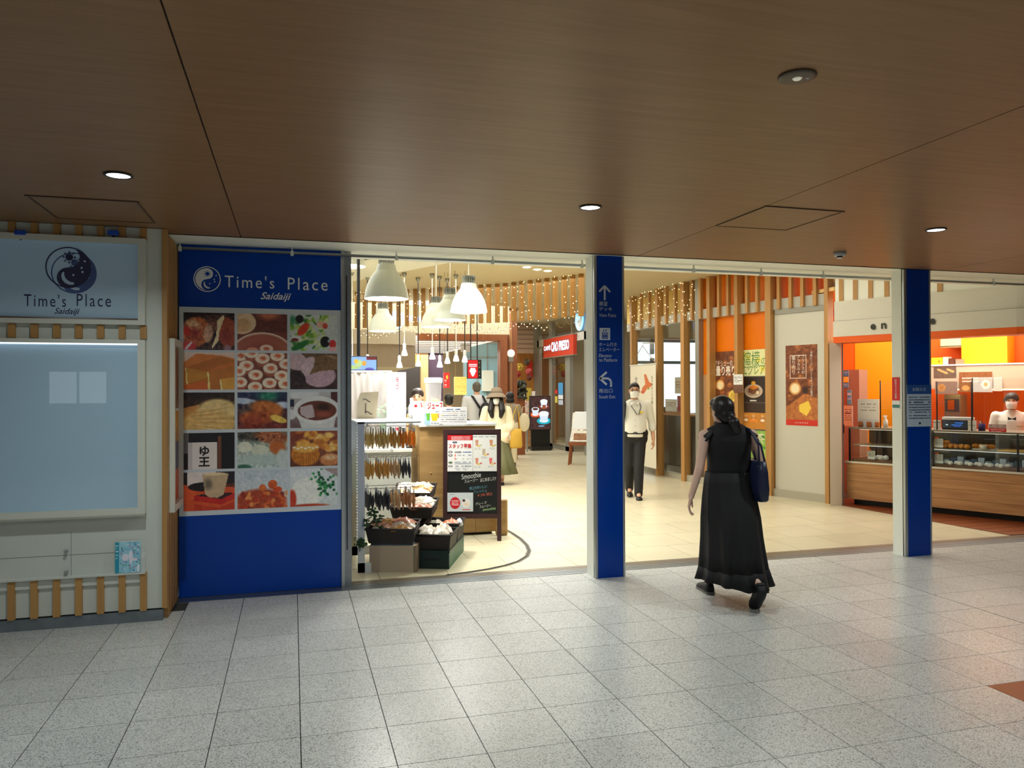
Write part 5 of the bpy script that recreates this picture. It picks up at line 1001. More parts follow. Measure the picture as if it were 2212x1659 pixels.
for i in range(len(SP)-1):
    a, b = SP[i], SP[i+1]
    for k in (0, .5):
        c = a.lerp(b, k); x, y = c.x-.02, c.y-.06; pts = [(x+rf.normal(0, .012), y, 3.48-j*.085) for j in range(9)]
        if rf.random() < .85: wires.tube(pts, .0022, 4)
        for j, p in enumerate(pts):
            if rf.random() < .42: bead((p[0]+rf.normal(0, .01), p[1], p[2]+rf.normal(0, .015)))
for i in range(0, len(SP)-1):       # swags under the slats
    a, b = SP[i], SP[i+1]; pts = []
    for j in range(7):
        t = j/6; c = a.lerp(b, t); pts.append((c.x, c.y-.07, 2.76-.10*(4*t*(1-t))-.05*math.sin(i*.9)))
    wires.tube(pts, .0025, 4)
    for j in (1, 3, 5):
        if spx[i] < 1180: bead(pts[j], .010)
for px in np.arange(1356, 1502, 4.6):
    q, e, n = wl(px, -.12)
    for j in range(9):
        if rf.random() < .3: bead((q.x+rf.normal(0, .02), q.y+rf.normal(0, .02), 3.46-j*.078+rf.normal(0, .012)), .009)
bulbs.build('bulbs', BULB, sl, world=True, kind='stuff'); wires.build('wire', WIRE, sl, world=True)
# bell pendants
BELLW = mat('bell_enamel', rgb(216, 218, 204), .35); SINK = mat('heat_sink', rgb(150, 150, 140), .4, .5); GLOW = lamp_mat('bell_glow', (1, .97, .9), 14)
def bell(px, py, wpx, label, watts):
    dep = .45*CF/wpx; p = ray(px, py)*dep+Vector((0, 0, CH)); t = thing('bell_pendant', label, 'pendant lamp', p, 0, 'white bell pendants over the juice stand')
    pr = [(.225, 0), (.223, .02), (.212, .08), (.19, .15), (.155, .22), (.118, .27), (.105, .285), (.103, .29), (.09, .345), (.084, .35)]
    inn = [(r-.006, z+.001) for r, z in reversed(pr)]
    MB().lathe(pr+inn+[(.225, 0)], (0, 0, 0), 36, cap=False).build('shade', BELLW, t, True)
    m = MB()
    for k in range(18): a = 2*PI*k/18; m.obox((.05*math.cos(a), .05*math.sin(a), .35), (.03*math.cos(a), .03*math.sin(a), 0), (-.006*math.sin(a), .006*math.cos(a), 0), (0, 0, .095))
    m.lathe([(.05, .35), (.05, .445)], (0, 0, 0), 18); m.build('heat_sink', SINK, t)
    MB().lathe([(0, .03), (.208, .03)], (0, 0, 0), 32, cap=False).build('diffuser', GLOW, t)
    MB().tube([(0, 0, .44), (0.006, 0, 3.5-p.z)], .006, 6).build('cord', mat('white_cord', rgb(230, 226, 214), .6), t)
    l = bpy.data.lights.new('bell_beam', 'AREA'); l.shape = 'DISK'; l.size = .38; l.energy = watts; l.color = (1, .96, .9); l.spread = math.radians(140); o = bpy.data.objects.new('bell_beam', l); COL.objects.link(o); o.parent = t; o.location = (0, 0, .02); return t
bell(834.7, 646, 96, 'largest white bell pendant, nearest the entrance above the snack rack', 44); bell(827, 716, 61.8, 'small beige bell pendant seen just below the nearest one', 26)
bell(972, 692, 70, 'grey bell pendant overlapped by the brightest one', 26); bell(1012.8, 675, 80, 'brightest white bell pendant, rightmost of the group', 30); bell(942, 707, 66.6, 'glowing white bell pendant at the back of the group', 26)
bell(754, 576, 72, 'bell pendant mostly hidden behind the silver door jamb', 7)
# small bulb pendants
PB = [(873.8, 769), (863, 795), (903.5, 792), (934, 776.5), (950, 794), (966.5, 786), (985.3, 781), (1004, 783), (794, 793), (761, 797)]
wd = ['just right of the nearest bell', 'lower left beside the television', 'over the juice dispenser', 'under the glowing bells', 'low over the red strip', 'third from the red screen', 'second from the red screen', 'next to the red screen', 'in front of the television', 'beside the silver jamb']
SOCK = mat('white_socket', rgb(236, 236, 230), .4); FROST = lamp_mat('frosted_glow', (1, .97, .9), 2.2)
proto = None
for i, (px, py) in enumerate(PB):
    p = P(px, py, 12.4+.25*(i % 3)); t = thing('bulb_pendant', 'small clear bulb pendant on a dark cord, '+wd[i], 'pendant lamp', p, 0, 'small bulb pendants')
    if proto is None: proto = (MB().lathe([(.0, 0), (.045, .004), (.05, .02), (.034, .075), (.022, .11)], (0, 0, 0), 14).mesh('bulb', FROST, True), MB().lathe([(.022, .11), (.026, .12), (.026, .19), (.01, .21)], (0, 0, 0), 12).mesh('socket', SOCK, True))
    link('bulb', proto[0], t); link('socket', proto[1], t); MB().tube([(0, 0, .2), (0, 0, 3.5-p.z)], .008, 6).build('cord', BLACKM if i % 3 else SOCK, t)
    MB().lathe([(.04, 3.5-p.z), (.04, 3.47-p.z), (.012, 3.42-p.z)], (0, 0, 0), 12, cap=False).build('canopy', SINK, t)
for i, (px, py) in enumerate(((1138, 577), (1161, 582), (1183, 585))):
    q = G(px, py, 3.498); t = thing('hall_downlight', 'small lit downlight in the hall ceiling, %s of three' % ['left', 'middle', 'right'][i], 'downlight', q, 0, 'hall ceiling downlights'); MB().lathe([(0, -.004), (.06, -.004)], (0, 0, 0), 20, cap=False).build('diffuser', GLOW, t); MB().lathe([(.06, -.004), (.075, -.005), (.075, 0)], (0, 0, 0), 20, cap=False).build('trim_ring', WHITEP, t)
# ------------------------------------------------------------------ far shops
def pbox(px0, py0, px1, py1, Y, th, z0=None):      # upright box whose front covers these pixels on the plane Y
    a, b = P(px0, py1, Y), P(px1, py0, Y); return ((a.x, Y, a.z if z0 is None else z0), (b.x, Y+th, b.z))
gs = thing('kitchen_fascia', 'brown grey curved fascia with a pale upper edge over the kitchen stall at left', 'fascia', (P(840, 790, 15.6).x, 15.6, P(840, 790, 15.6).z))
m = MB(); a = P(700, 790, 15.6); b = P(905, 790, 15.6); N_ = 10; z0, z1, z2 = P(800, 792, 15.6).z, P(800, 742, 15.6).z, P(800, 712, 15.6).z
r1 = [(a.x+(b.x-a.x)*i/N_, 15.6+1.6*(1-math.sqrt(max(0, 1-(i/N_-0.35)**2*1.2)))) for i in range(N_+1)]
TAUPE = mat('taupe_paint', rgb(150, 132, 110), .6); LT = mat('pale_taupe', rgb(196, 182, 158), .6)
m.add([(x, y, z) for x, y in r1 for z in (z0, z1)], [(i*2, i*2+2, i*2+3, i*2+1) for i in range(N_)]); m.build('fascia', TAUPE, gs, world=True)
m = MB().add([(x, y-.05, z) for x, y in r1 for z in (z1, z2)], [(i*2, i*2+2, i*2+3, i*2+1) for i in range(N_)]); m.build('edge_band', LT, gs, world=True)
m = MB().add([(r1[0][0], 19, z0), (r1[-1][0], 19, z0)]+[(x, y, z0) for x, y in reversed(r1)], [tuple(range(N_+3))]); m.build('soffit', LT, gs, world=True)
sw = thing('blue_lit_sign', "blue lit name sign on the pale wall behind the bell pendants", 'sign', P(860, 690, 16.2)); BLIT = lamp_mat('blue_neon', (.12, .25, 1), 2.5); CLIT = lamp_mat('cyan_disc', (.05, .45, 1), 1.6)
a, b = pbox(700, 640, 1100, 716, 16.3, .1); wfs = struct('wall_far_upper', MB().box((a[0]-1, 16.3, a[2]), (b[0]+.0, 16.4, 3.5)), mat('cream_wall', rgb(232, 216, 184), .6))
c = P(853, 692, 16.28); MB().lathe([(0, 0), (.19, 0), (.19, .02)], (0, 0, 0), 28, ax='y').build('disc', CLIT, sw).location = (0, 0, 0); sw.location = c; emblem((0, -.004, 0), UX, UZ, .17, WHITEP, sw, CLIT, world=False)
o = text("Time's Place", P(925, 686, 16.28), UX, UZ, .18, BLIT, sw, w=(P(985, 686, 16.28)-P(870, 686, 16.28)).x)
# white light box strips under that wall
tag(MB().box(*pbox(880, 645, 932, 658, 16.25, .04)).build('ceiling_glow_panel', lamp_mat('panel_glow', (1, 1, .98), 1.6)), 'bright white strip panel high on the far cream wall', 'light panel')
# timber portal of the far shop
pt = thing('timber_portal', 'brown timber portal framing the far glass shop', 'portal', (P(1000, 900, 17).x, 17, 0)); pl0, pl1 = P(905, 718, 17), P(1096, 718, 17); th_ = .15
MB().box((pl0.x, 17, pl0.z-.16), (pl1.x, 17.25, pl0.z)).build('lintel', BRWOOD, pt, world=True)
for x in (pl1.x-.17,): MB().box((x, 17, 0), (pl1.x, 17.25, pl0.z-.16)).build('jamb', BRWOOD, pt, world=True)
tag(MB().box((pl1.x+.03, 17.3, 0), (P(1117, 700, 17.3).x, 17.7, 3.5)).build('brown_column', BRWOOD), 'plain brown timber column right of the portal', 'column')
pp = P(1103, 700, 17.2); t = thing('lantern_pipe', 'slim upright pipe with a round lantern on the column beside the portal', 'lantern', (pp.x, 17.2, .9)); MB().tube([(0, 0, 0), (0, 0, 2.55)], .035, 8).build('pipe', mat('copper_pipe', rgb(170, 120, 80), .4), t); MB().ell((0, -.02, 1.55), (.09, .09, .09), 12, 8).build('globe', lamp_mat('lantern_globe', (1, .88, .6), 1.2), t, True); MB().box((-.05, -.05, 1.36), (.05, .03, 1.47)).build('collar', SINK, t)
# shop behind the portal
fsx0, fsx1 = pl0.x-.13, pl1.x-.17
struct('ceiling_far_shop', MB().box((fsx0-1.5, 17.3, P(960, 737, 17.3).z+.08), (fsx1+.2, 25.8, P(960, 737, 17.3).z+.12)), mat('far_ceiling_glow', rgb(236, 230, 226), .6, emit=.55, ecol=(1, .98, .95)))  # emission added so the ceiling looks lit; it holds no lamps
t = thing('ceiling_louvre', 'dark thin louvre blades under the white ceiling of the far shop', 'louvre', (fsx0, 19, 2.5)); zc = P(960, 737, 17.3).z+.02
for k in range(9): MB().box((fsx0-1, 17.6+k*.75, zc), (fsx1-.2, 17.63+k*.75, zc+.01)).build('blade', mat('blade_grey', rgb(110, 100, 98), .5), t, world=True)
gw = thing('far_glazing', 'tall blue green glazed screen at the back of the far shop', 'glazing', (P(1040, 880, 21.5).x, 21.5, 0)); TEAL = mat('teal_glass', rgb(150, 186, 196), .15)
for px0, px1 in ((1002, 1030), (1031, 1052), (1053, 1085)):
    for py0, py1 in ((742, 771), (773, 900)):
        a, b = pbox(px0, py0, px1, py1, 21.5, .03); MB().box(a, b).build('pane', TEAL, gw, world=True)
MB().box(*pbox(1001, 739, 1086, 742, 21.48, .06)).build('rail', SINK, gw, world=True); MB().box(*pbox(1001, 771, 1086, 773, 21.48, .06)).build('rail', SINK, gw, world=True)
for px in (1001, 1030.5, 1052.5): a, b = pbox(px, 739, px+1.2, 900, 21.48, .06, 0); MB().box(a, b).build('mullion', SINK, gw, world=True)
for nm, lb, ct, q, colr, Y, z0_ in (('purple_panel', 'dark purple wall panel beside the amber wall of the far kitchen', 'panel', (925, 763, 957, 840), (70, 48, 66), 20.5, 0), ('amber_panel', 'amber wood wall panel washed by small spotlights in the far kitchen', 'panel', (832, 764, 909, 791), (226, 150, 60), 20.4, None), ('oak_pier', 'pale oak pier between the kitchen and the purple panel', 'pier', (909, 763, 925, 900), (206, 160, 110), 20.35, 0), ('dark_hatch', 'dark kitchen hatch under the amber panel', 'hatch', (860, 791, 907, 880), (52, 44, 40), 20.3, None), ('grey_pier', 'grey pier between the television and the amber panel', 'pier', (800, 760, 832, 900), (170, 160, 150), 19.15, 0), ('pale_board', 'pale notice board in front of the far glazing', 'board', (1043, 800, 1066, 845), (222, 222, 206), 21.37, None), ('hood_box', 'white rounded extractor hood under the far ceiling', 'hood', (997, 735, 1017, 760), (200, 196, 190), 19.5, None)):
    a, b = pbox(*q, Y, .12, z0_); tag(MB().box(a, b).build(nm, mat(nm+'_m', rgb(*colr), .5)), lb, ct)
for k in range(4):
    p = P(842+k*18, 764, 20.2); t = thing('spot_light', 'small spotlight over the amber panel, %s from the left' % ['first', 'second', 'third', 'fourth'][k], 'spotlight', p, 0, 'spotlights over the amber panel'); MB().lathe([(.02, .06), (.04, 0)], (0, 0, 0), 10).build('can', SINK, t); MB().lathe([(0, -.003), (.035, -.003)], (0, 0, 0), 10, cap=False).build('glow', GLOW, t)
    MB().tube([(0, 0, .06), (0, .08, .3)], .006, 5).build('arm', SINK, t)
# hanging red heart screen
p0, p1 = P(1010, 818, 15.8), P(1040, 777, 15.8); t = thing('red_screen', 'hanging red display screen with a white heart shaped cluster', 'screen', ((p0.x+p1.x)/2, 15.8, p0.z)); MB().box((p0.x, 15.8, p0.z), (p1.x, 15.9, p1.z)).build('case', BLACKP, t, world=True)
cv = Canvas(44, 60, (232, 20, 24)); cv.rect(.74, 0, 1, 1, (24, 22, 20)); cv.rect(.06, .22, .68, .28, (255, 230, 230)); cv.rect(.06, .31, .68, .36, (255, 220, 220))
for x, y in ((.28, .5), (.46, .5), (.22, .6), (.36, .62), (.52, .6), (.3, .72), (.45, .72), (.37, .82)): cv.ell(x, y, .12, .09, (255, 250, 246), soft=.2)
for y in (.15, .4, .65, .85): cv.ell(.88, y, .05, .04, (150, 176, 70), soft=.5)
picture('image', cv, (p0.x+.01, 15.799, p0.z+.01), (p1.x-p0.x-.02, 0, 0), (0, 0, p1.z-p0.z-.02), t, SCREEN)
for dx in (.08, p1.x-p0.x-.08): MB().tube([(p0.x+dx, 15.85, p1.z), (p0.x+dx, 15.85, 3.5)], .012, 6).build('rod', BLACKM, t, world=True)
# red vertical strip, kraft paper sheet, rolled price list
def sheet(nm, lb, ct, q, Y, cv, m=None, hang=None, foot=None, txt=None):
    a, b = pbox(*q, Y, .01); t = thing(nm, lb, ct, ((a[0]+b[0])/2, Y, a[2])); MB().box(a, b).build('board', m or WHITEP, t, world=True); picture('print', cv, (a[0], Y-.001, a[2]), (b[0]-a[0], 0, 0), (0, 0, b[2]-a[2]), t, PRINT)
    if hang:
        for x in (a[0]+.02, b[0]-.02): MB().tube([(x, Y+.005, b[2]), (x, Y+.005, hang)], .003, 5).build('string', WIRE, t, world=True)
    if foot is not None: MB().box((a[0]+.02, Y+.01, foot), (a[0]+.06, Y+.04, a[2]+.05)).build('leg', ALU, t, world=True); MB().box((b[0]-.06, Y+.01, foot), (b[0]-.02, Y+.04, a[2]+.05)).build('leg', ALU, t, world=True)
    return t
cv = Canvas(12, 34, (206, 24, 26)); cv.ell(.6, .3, .2, .16, (240, 170, 40), soft=.3); cv.lines(.2, .5, [.5, .6, .7, .8, .9], .05, (240, 200, 190), 2); sheet('red_strip_banner', 'narrow red vertical banner with yellow writing hanging over the juice stand', 'banner', (958, 805, 971, 838), 12.2, cv, hang=3.5)
cv = Canvas(30, 40, (212, 172, 92)); cv.lines(.08, .92, [.1+.09*k for k in range(9)], .03, (176, 132, 60), 5, .8); sheet('kraft_sheet', 'kraft paper price sheet hanging behind the juice stand', 'sheet', (981, 814, 1008, 853), 12.0, cv, hang=3.5)
# far right: shutter, balloons, wood wall
tag(MB().box(*pbox(1106, 690, 1152, 763, 21, .08)).build('roller_shutter', mat('shutter_brown', rgb(150, 124, 98), .55)), 'closed beige roller shutter above the balloon corner', 'shutter')
for k in range(7):
    a, b = pbox(1106, 692+k*10, 1152, 693+k*10, 20.98, .02); MB().box(a, b).build('shutter_line', mat('shutter_dark', rgb(110, 90, 70), .6), bpy.data.objects['roller_shutter'])
tag(MB().box(*pbox(1100, 763, 1156, 900, 22, .08, 0)).build('timber_backdrop', wood('backdrop_timber', rgb(176, 108, 40), rgb(206, 136, 60), 8, (1, 1, .08), .4)), 'warm timber wall behind the foil balloons', 'wall panel')
BAL = [((1122, 793), .135, (200, 166, 70), 'largest gold foil balloon'), ((1138, 782), .10, (90, 80, 62), 'dark bronze foil balloon at the top'), ((1108, 797), .09, (120, 110, 60), 'olive foil balloon at the left edge'), ((1142, 802), .10, (196, 90, 90), 'red and silver foil balloon at right'), ((1118, 808), .105, (170, 60, 56), 'crimson foil balloon under the gold one'), ((1143, 816), .09, (110, 60, 50), 'brown foil balloon low at right'), ((1109, 822), .11, (120, 80, 50), 'copper foil balloon low at left')]
for (px, py), r, colr, lb in BAL:
    p = P(px, py, 21.3); t = thing('foil_balloon', lb+' in the corner by the cafe', 'balloon', p-UZ*r, 0, 'foil balloons by the cafe'); m = MB()
    for k in range(10): a = 2*PI*k/10; m.ell((r*.55*math.cos(a), 0, r+r*.55*math.sin(a)), (r*.42, r*.3, r*.42), 8, 6)
    m.ell((0, -.02, r), (r*.5, r*.34, r*.5), 10, 8); m.build('petals', mat('foil_%d' % int(sum(colr)), rgb(*colr), .25, .6), t, True); MB().tube([(0, 0, 0), (0, 0, r-p.z)], .004, 4).build('ribbon', WIRE, t)
tag(MB().box(*pbox(1139, 780, 1150, 815, 21.94, .05)).build('red_poster', mat('poster_red', rgb(214, 40, 26), .5)), 'plain red poster on the timber wall behind the balloons', 'poster')
rs = np.random.default_rng(4)
dk = thing('plant_display', 'dark leafy plant display at the foot of the brown column', 'plant', (P(1115, 870, 18.5).x, 18.5, 0)); pm = MB()
for k in range(90):
    c = P(rs.uniform(1092, 1136), rs.uniform(826, 862), 18.5+rs.uniform(-.2, .2)); pm.ell(c, (.10, .03, .045), 6, 4, M=Matrix.Rotation(rs.uniform(0, 3), 3, 'Z')@Matrix.Rotation(rs.uniform(-1, 1), 3, 'Y'))
pm.build('leaves', mat('dark_leaf', rgb(58, 60, 44), .6, var=.3), dk, world=True, kind='stuff'); a, b = pbox(1098, 858, 1134, 960, 18.4, .4, 0); MB().box(a, b).build('stand', BRWOOD, dk, world=True)
# pink poster stand and product stacks
cv = Canvas(34, 56, (226, 200, 190)); rr = np.random.default_rng(2)
for k in range(40): cv.ell(rr.uniform(0, 1), rr.uniform(0, 1), .08, .05, [(240, 226, 220), (206, 140, 140), (196, 170, 160), (170, 70, 70)][k % 4], soft=.5)
sheet('pink_poster_stand', 'pale pink patterned poster stand behind the striped woman', 'poster stand', (1112, 866, 1142, 925), 19.2, cv, foot=0)
for k, (x0, y0, x1, y1, cc, lb) in enumerate(((1128, 843, 1136, 866, (230, 206, 190), 'pale tall box'), (1137, 838, 1148, 866, (186, 160, 60), 'yellow and black box'), (1149, 845, 1156, 866, (236, 220, 214), 'white box'))):
    a, b = pbox(x0, y0, x1, y1, 20.1, .2, P(1130, 866, 20.05).z); tag(MB().box(a, b).build('gift_box', mat('giftbox%d' % k, rgb(*cc), .5)), lb+' stacked beside the coffee screen', 'box')
a, b = pbox(1126, 867, 1158, 960, 20.05, .3, 0); b = (b[0], b[1], P(1130, 866.3, 20.05).z); tag(MB().box(a, b).build('gift_table', WALN), 'small walnut table carrying the gift boxes', 'table')
# ------------------------------------------------------------------ cafe front
XA, XB = (6.9, 17.0), (6.9, 24.0)
def cf(px, py): return L(px, py, XA, XB)
def cseg(px0, px1, z0, z1, th=.08): a, b = cf(px0, 840), cf(px1, 840); return MB().box((6.9, min(a.y, b.y), z0), (6.9+th, max(a.y, b.y), z1))
cw_ = struct('wall_cafe', cseg(1152.6, 1160, 0, 3.5, .12), ALUG)
for a, b, z1 in ((1160.5, 1164, 3.5), (1186, 1193, 3.5), (1221, 1231, 2.52), (1262, 1280, 3.5)): cseg(a, b, 0, z1, .10).build('post', ALUG, cw_)
zb0, zb1 = cf(1165, 750).z, cf(1165, 735).z; cseg(1160, 1270, zb0, zb1, .10).build('transom', mat('pale_transom', rgb(200, 196, 186), .5), cw_)
for a, b, z0, z1 in ((1164, 1186, .1, zb0), (1193, 1221, .1, zb0), (1164, 1186, zb1, 3.5), (1193, 1262, zb1, 3.5)): cseg(a, b, z0, z1, .012).build('pane', GLASS, cw_)
cseg(1164, 1231, 0, .12, .09).build('bottom_rail', ALUG, cw_)
s0, s1 = cf(1181, 754), cf(1246.5, 746); zs0, zs1 = cf(1181, 773.5).z, cf(1181, 734.5).z
cs = thing('cafe_sign', 'red cafe name sign with white outlined lettering over the glass door', 'sign', (6.86, (s0.y+s1.y)/2, zs0)); MB().box((6.80, s1.y, zs0), (6.89, s0.y, zs1)).build('red_board', mat('sign_red', rgb(206, 62, 36), .4), cs, world=True); frame = MB()
for z in (zs0-.02, zs1): frame.box((6.79, s1.y-.02, z), (6.895, s0.y+.02, z+.02))
frame.build('edge', ALUG, cs, world=True)
sy = (s0.y+s1.y)/2; D = (0, -1, 0); LN = mat('letter_navy', rgb(40, 50, 120), .4)
def ctext(s_, px0, px1, py, h, m, off): a, b = cf(px0, py), cf(px1, py); text(s_, Vector((6.80, (a.y+b.y)/2, a.z)), D, UZ, h, m, cs, w=abs(a.y-b.y), off=off, bold=.03)
for mm, of, g in ((LN, .004, .03), (lamp_mat('letter_lit', (.9, .95, 1), 1.3), .012, 0)):
    ctext('CAFFÈ', 1183, 1197, 752.5, .15+g, mm, of); ctext('CIAO PRESSO', 1199, 1238, 750, .26+g, mm, of)
# reflection of the blue sign, added as a glowing disc on the upper glass
gl = thing('reflected_emblem', 'reflection of the blue round sign built as a glowing disc on the upper cafe glass next to the post', 'emblem', cf(1254, 691)); c = cf(1254, 691); gl.location = (6.86, c.y, c.z); MB().lathe([(0, 0), (.27, 0), (.27, .02)], (0, 0, 0), 28, ax='x').build('disc', CLIT, gl); emblem((-.012, 0, 0), D, UZ, .25, WHITEP, gl, CLIT, world=False)
# inside of the cafe
struct('wall_cafe_inner', MB().box((8.8, 19.62, 0), (8.9, 26, 3.5)), mat('cafe_brown', rgb(140, 96, 62), .6)); struct('wall_cafe_back', MB().box((7.1, 25.0, 0), (8.8, 25.1, 3.5)), MATS['cafe_brown'])
area('cafe_lamp_light', (7.9, 21.0, 3.2), 1.2, 3, 40, WARM)
area('far_shop_fill', (3.4, 20.0, 2.55), 2.5, 3.5, 150, NEUT)  # fill added to brighten the far shop; no lamp stands there
area('kitchen_fill', (1.4, 18.3, 2.1), 2.0, 2.0, 80, NEUT)  # fill added to brighten the kitchen stall under its soffit
cc = thing('cafe_counter', 'brown cafe counter with glass shelves of baked goods behind the glass door', 'counter', (7.9, 18.6, 0)); MB().box((7.5, 17.6, 0), (8.2, 19.3, 1.0)).build('base', BRWOOD, cc, world=True); MB().box((7.5, 17.6, 1.0), (8.2, 19.3, 1.04)).build('top', WALN, cc, world=True)
for k, z in enumerate((1.25, 1.5)): MB().box((7.52, 17.65, z), (7.9, 19.25, z+.02)).build('shelf', WALN, cc, world=True)
for y in (17.65, 18.45, 19.2): MB().box((7.54, y, 1.04), (7.57, y+.03, 1.6)).build('shelf_post', ALUG, cc, world=True)
bunc = MB().ell((0, 0, .04), (.07, .06, .045), 10, 7).mesh('bun', BUN, True)
for k in range(10): o = link('cafe_bun', bunc); o.location = (7.7, 17.72+(k % 5)*.30+.04, (1.52, 1.27)[k//5]); tag(o, 'round bun on the %s glass shelf of the cafe, %s from the near end' % (['upper', 'lower'][k//5], ['first', 'second', 'third', 'fourth', 'fifth'][k % 5]), 'bun', 'buns on the cafe shelves')
bl_ = thing('blue_door_sticker', 'blue and white stickers on the cafe door glass', 'sticker', cf(1212, 850)); 
for k, (a, b, y0, y1, cc_) in enumerate(((1207, 1217, 827, 852, (70, 150, 206)), (1207, 1217, 853, 862, (226, 230, 236)), (1207, 1217, 864, 874, (200, 210, 226)), (1200, 1205, 842, 850, (206, 40, 40)), (1200, 1205, 856, 870, (220, 200, 90)))):
    p, q = cf(a, y1), cf(b, y0); MB().box((6.885, min(p.y, q.y), cf(a, y1).z), (6.888, max(p.y, q.y), cf(a, y0).z)).build('sticker', mat('stick%d' % k, rgb(*cc_), .5), bl_, world=True)
# digital coffee screen on its stand
a, b = G(1147, 969), G(1189, 969); dsY = 19.6; a, b = P(1145, 950, dsY), P(1190, 950, dsY); zt, zm, zb = P(1167, 855, dsY).z, P(1167, 929, dsY).z, .03
ds = thing('coffee_screen', 'upright digital screen showing three coffee cups by the cafe door', 'screen', ((a.x+b.x)/2, dsY, 0)); bevel(MB().box((a.x, dsY, zm), (b.x, dsY+.09, zt)).build('housing', BLACKP, ds, world=True), .01); MB().box((a.x+.04, dsY+.02, .1), (b.x-.02, dsY+.07, zm)).build('stand_panel', BLACKM, ds, world=True); MB().box((a.x, dsY-.15, .03), (b.x, dsY+.25, .09)).build('base', BLACKM, ds, world=True)
for x in (a.x+.05, b.x-.05): MB().lathe([(.03, -.02), (.03, .02)], (x, dsY-.1, .03), 12, ax='x').build('caster', BLACKP, ds, True, True)
cv = Canvas(60, 98, (64, 34, 34)); cv.noise(10, 20, 3)
def cup(x, y, s, sc_, cc_):
    cv.ell(x, y+.09*s, .24*s, .07*s, sc_, soft=.1); cv.ell(x, y+.085*s, .16*s, .04*s, (240, 244, 250), soft=.2); cv.poly([(x-.16*s, y-.05*s), (x+.16*s, y-.05*s), (x+.1*s, y+.09*s), (x-.1*s, y+.09*s)], (214, 226, 244)); cv.ell(x, y-.05*s, .165*s, .05*s, (246, 250, 255), soft=.1); cv.ell(x, y-.05*s, .13*s, .036*s, cc_, soft=.2)
cup(.68, .2, 1.2, (120, 50, 40), (250, 252, 255)); cv.rect(.6, .26, .78, .38, (150, 80, 50)); cv.rect(.55, .12, .82, .26, (236, 244, 255), .9); cup(.24, .44, 1.2, (226, 90, 40), (80, 46, 40)); cup(.68, .6, 1.6, (20, 170, 190), (236, 238, 236)); cv.ell(.55, .9, .2, .02, (130, 200, 240), soft=.4)
picture('image', cv, (a.x+.02, dsY-.001, zm+.02), (b.x-a.x-.04, 0, 0), (0, 0, zt-zm-.04), ds, SCREEN)
# easel poster beside the post
q = G(1248, 1004); es = thing('easel_board', 'leaning white poster board on a low wooden stand beside the post', 'easel', (q.x+.15, q.y, 0), -.5); m = MB()
cv = Canvas(30, 60, (232, 228, 218)); cv.lines(.1, .9, [.2, .3, .38, .6], .03, (120, 110, 100), 3); cv.ell(.4, .5, .14, .06, (190, 50, 40)); cv.rect(.1, .72, .9, .95, (150, 100, 60)); cv.noise(14, 30, 4)
MB().prism([(-.30, -.12, .50), (.30, -.12, .50), (.22, .16, 1.12), (-.22, .16, 1.12)], (0, .02, .01)).build('board', WHITEP, es); picture('print', cv, (-.27, -.122, .50), (.54, 0, 0), (0, .28, .61), es, world=False)
MB().box((-.32, -.16, .42), (.32, .14, .48)).build('seat', BRWOOD, es)
for x, y in ((-.28, -.12), (.28, -.12), (-.28, .10), (.28, .10)): MB().tube([(x, y, .42), (x*1.12, y*1.3, 0)], .022, 8).build('leg', BRWOOD, es)
# ================================================================== JUICE STAND, RACK, BASKETS
CY = 8.43; cx0, cx1 = P(907, 1000, CY).x, 2.19; ctz = 1.215
jc = thing('juice_counter', 'oak veneered juice counter with white top behind the chalkboard sign', 'counter', ((cx0+cx1)/2, CY, 0))
for k, (a, b) in enumerate(((cx0, cx0+.30), (cx0+.303, cx0+.62), (cx0+.623, cx1))): MB().box((a, CY, .03), (b, CY+.03, ctz)).build('front_board', OAKV, jc, world=True)
MB().box((cx0+.01, CY+.03, .03), (cx1-.01, CY+.85, ctz)).build('carcass', OAKV, jc, world=True); MB().box((cx0+.03, CY+.06, 0), (cx1-.03, CY+.8, .03)).build('plinth', BLACKM, jc, world=True)
MB().box((cx0-.01, CY-.02, ctz), (cx1+.01, CY+.87, ctz+.025)).build('worktop', mat('white_top', rgb(236, 236, 228), .4), jc, world=True)
for px, py in ((946, 940), (931, 1022)): q = P(px, py, CY); MB().lathe([(0, -.004), (.009, -.004), (.011, 0)], (q.x, CY, q.z), 12, ax='y').build('screw_cap', SLATW, jc, True, True)
lc = thing('side_counter', 'white side counter running back behind the snack rack', 'counter', (.2, 8.7, 0)); MB().box((-1.0, 8.4, 0), (cx0-.1, 9.2, .95)).build('cabinet', WHITE, lc, world=True); MB().box((-1.02, 8.38, .95), (cx0-.09, 9.22, .98)).build('top', MATS['white_top'], lc, world=True)
# posters on the counter edge
def psheet(nm, lb, ct, q, Y, cv, zfoot=None): 
    a, b = pbox(*q, Y, .006); t = thing(nm, lb, ct, ((a[0]+b[0])/2, Y, zfoot if zfoot else a[2])); z0 = zfoot if zfoot else a[2]
    MB().box((a[0], Y, z0), b).build('board', WHITEP, t, world=True); picture('print', cv, (a[0], Y-.0012, a[2]), (b[0]-a[0], 0, 0), (0, 0, b[2]-a[2]), t); return t
RED = mat('print_red', rgb(206, 44, 52), .5)
cv = Canvas(50, 54, (244, 246, 246)); cv.rect(0, .5, .3, 1, (176, 216, 236)); cv.poly([(.08, .52), (.3, .5), (.28, .82), (.14, .82)], (110, 190, 70)); cv.poly([(.34, .52), (.74, .52), (.68, .84), (.4, .84)], (250, 214, 50)); cv.rect(.72, .52, .9, .72, (240, 150, 110)); cv.rect(.3, .84, 1, 1, (250, 250, 250)); cv.lines(.34, .9, [.88, .95], .03, (110, 120, 150), 3); cv.lines(.6, .95, [.44], .04, (110, 110, 120), 2)
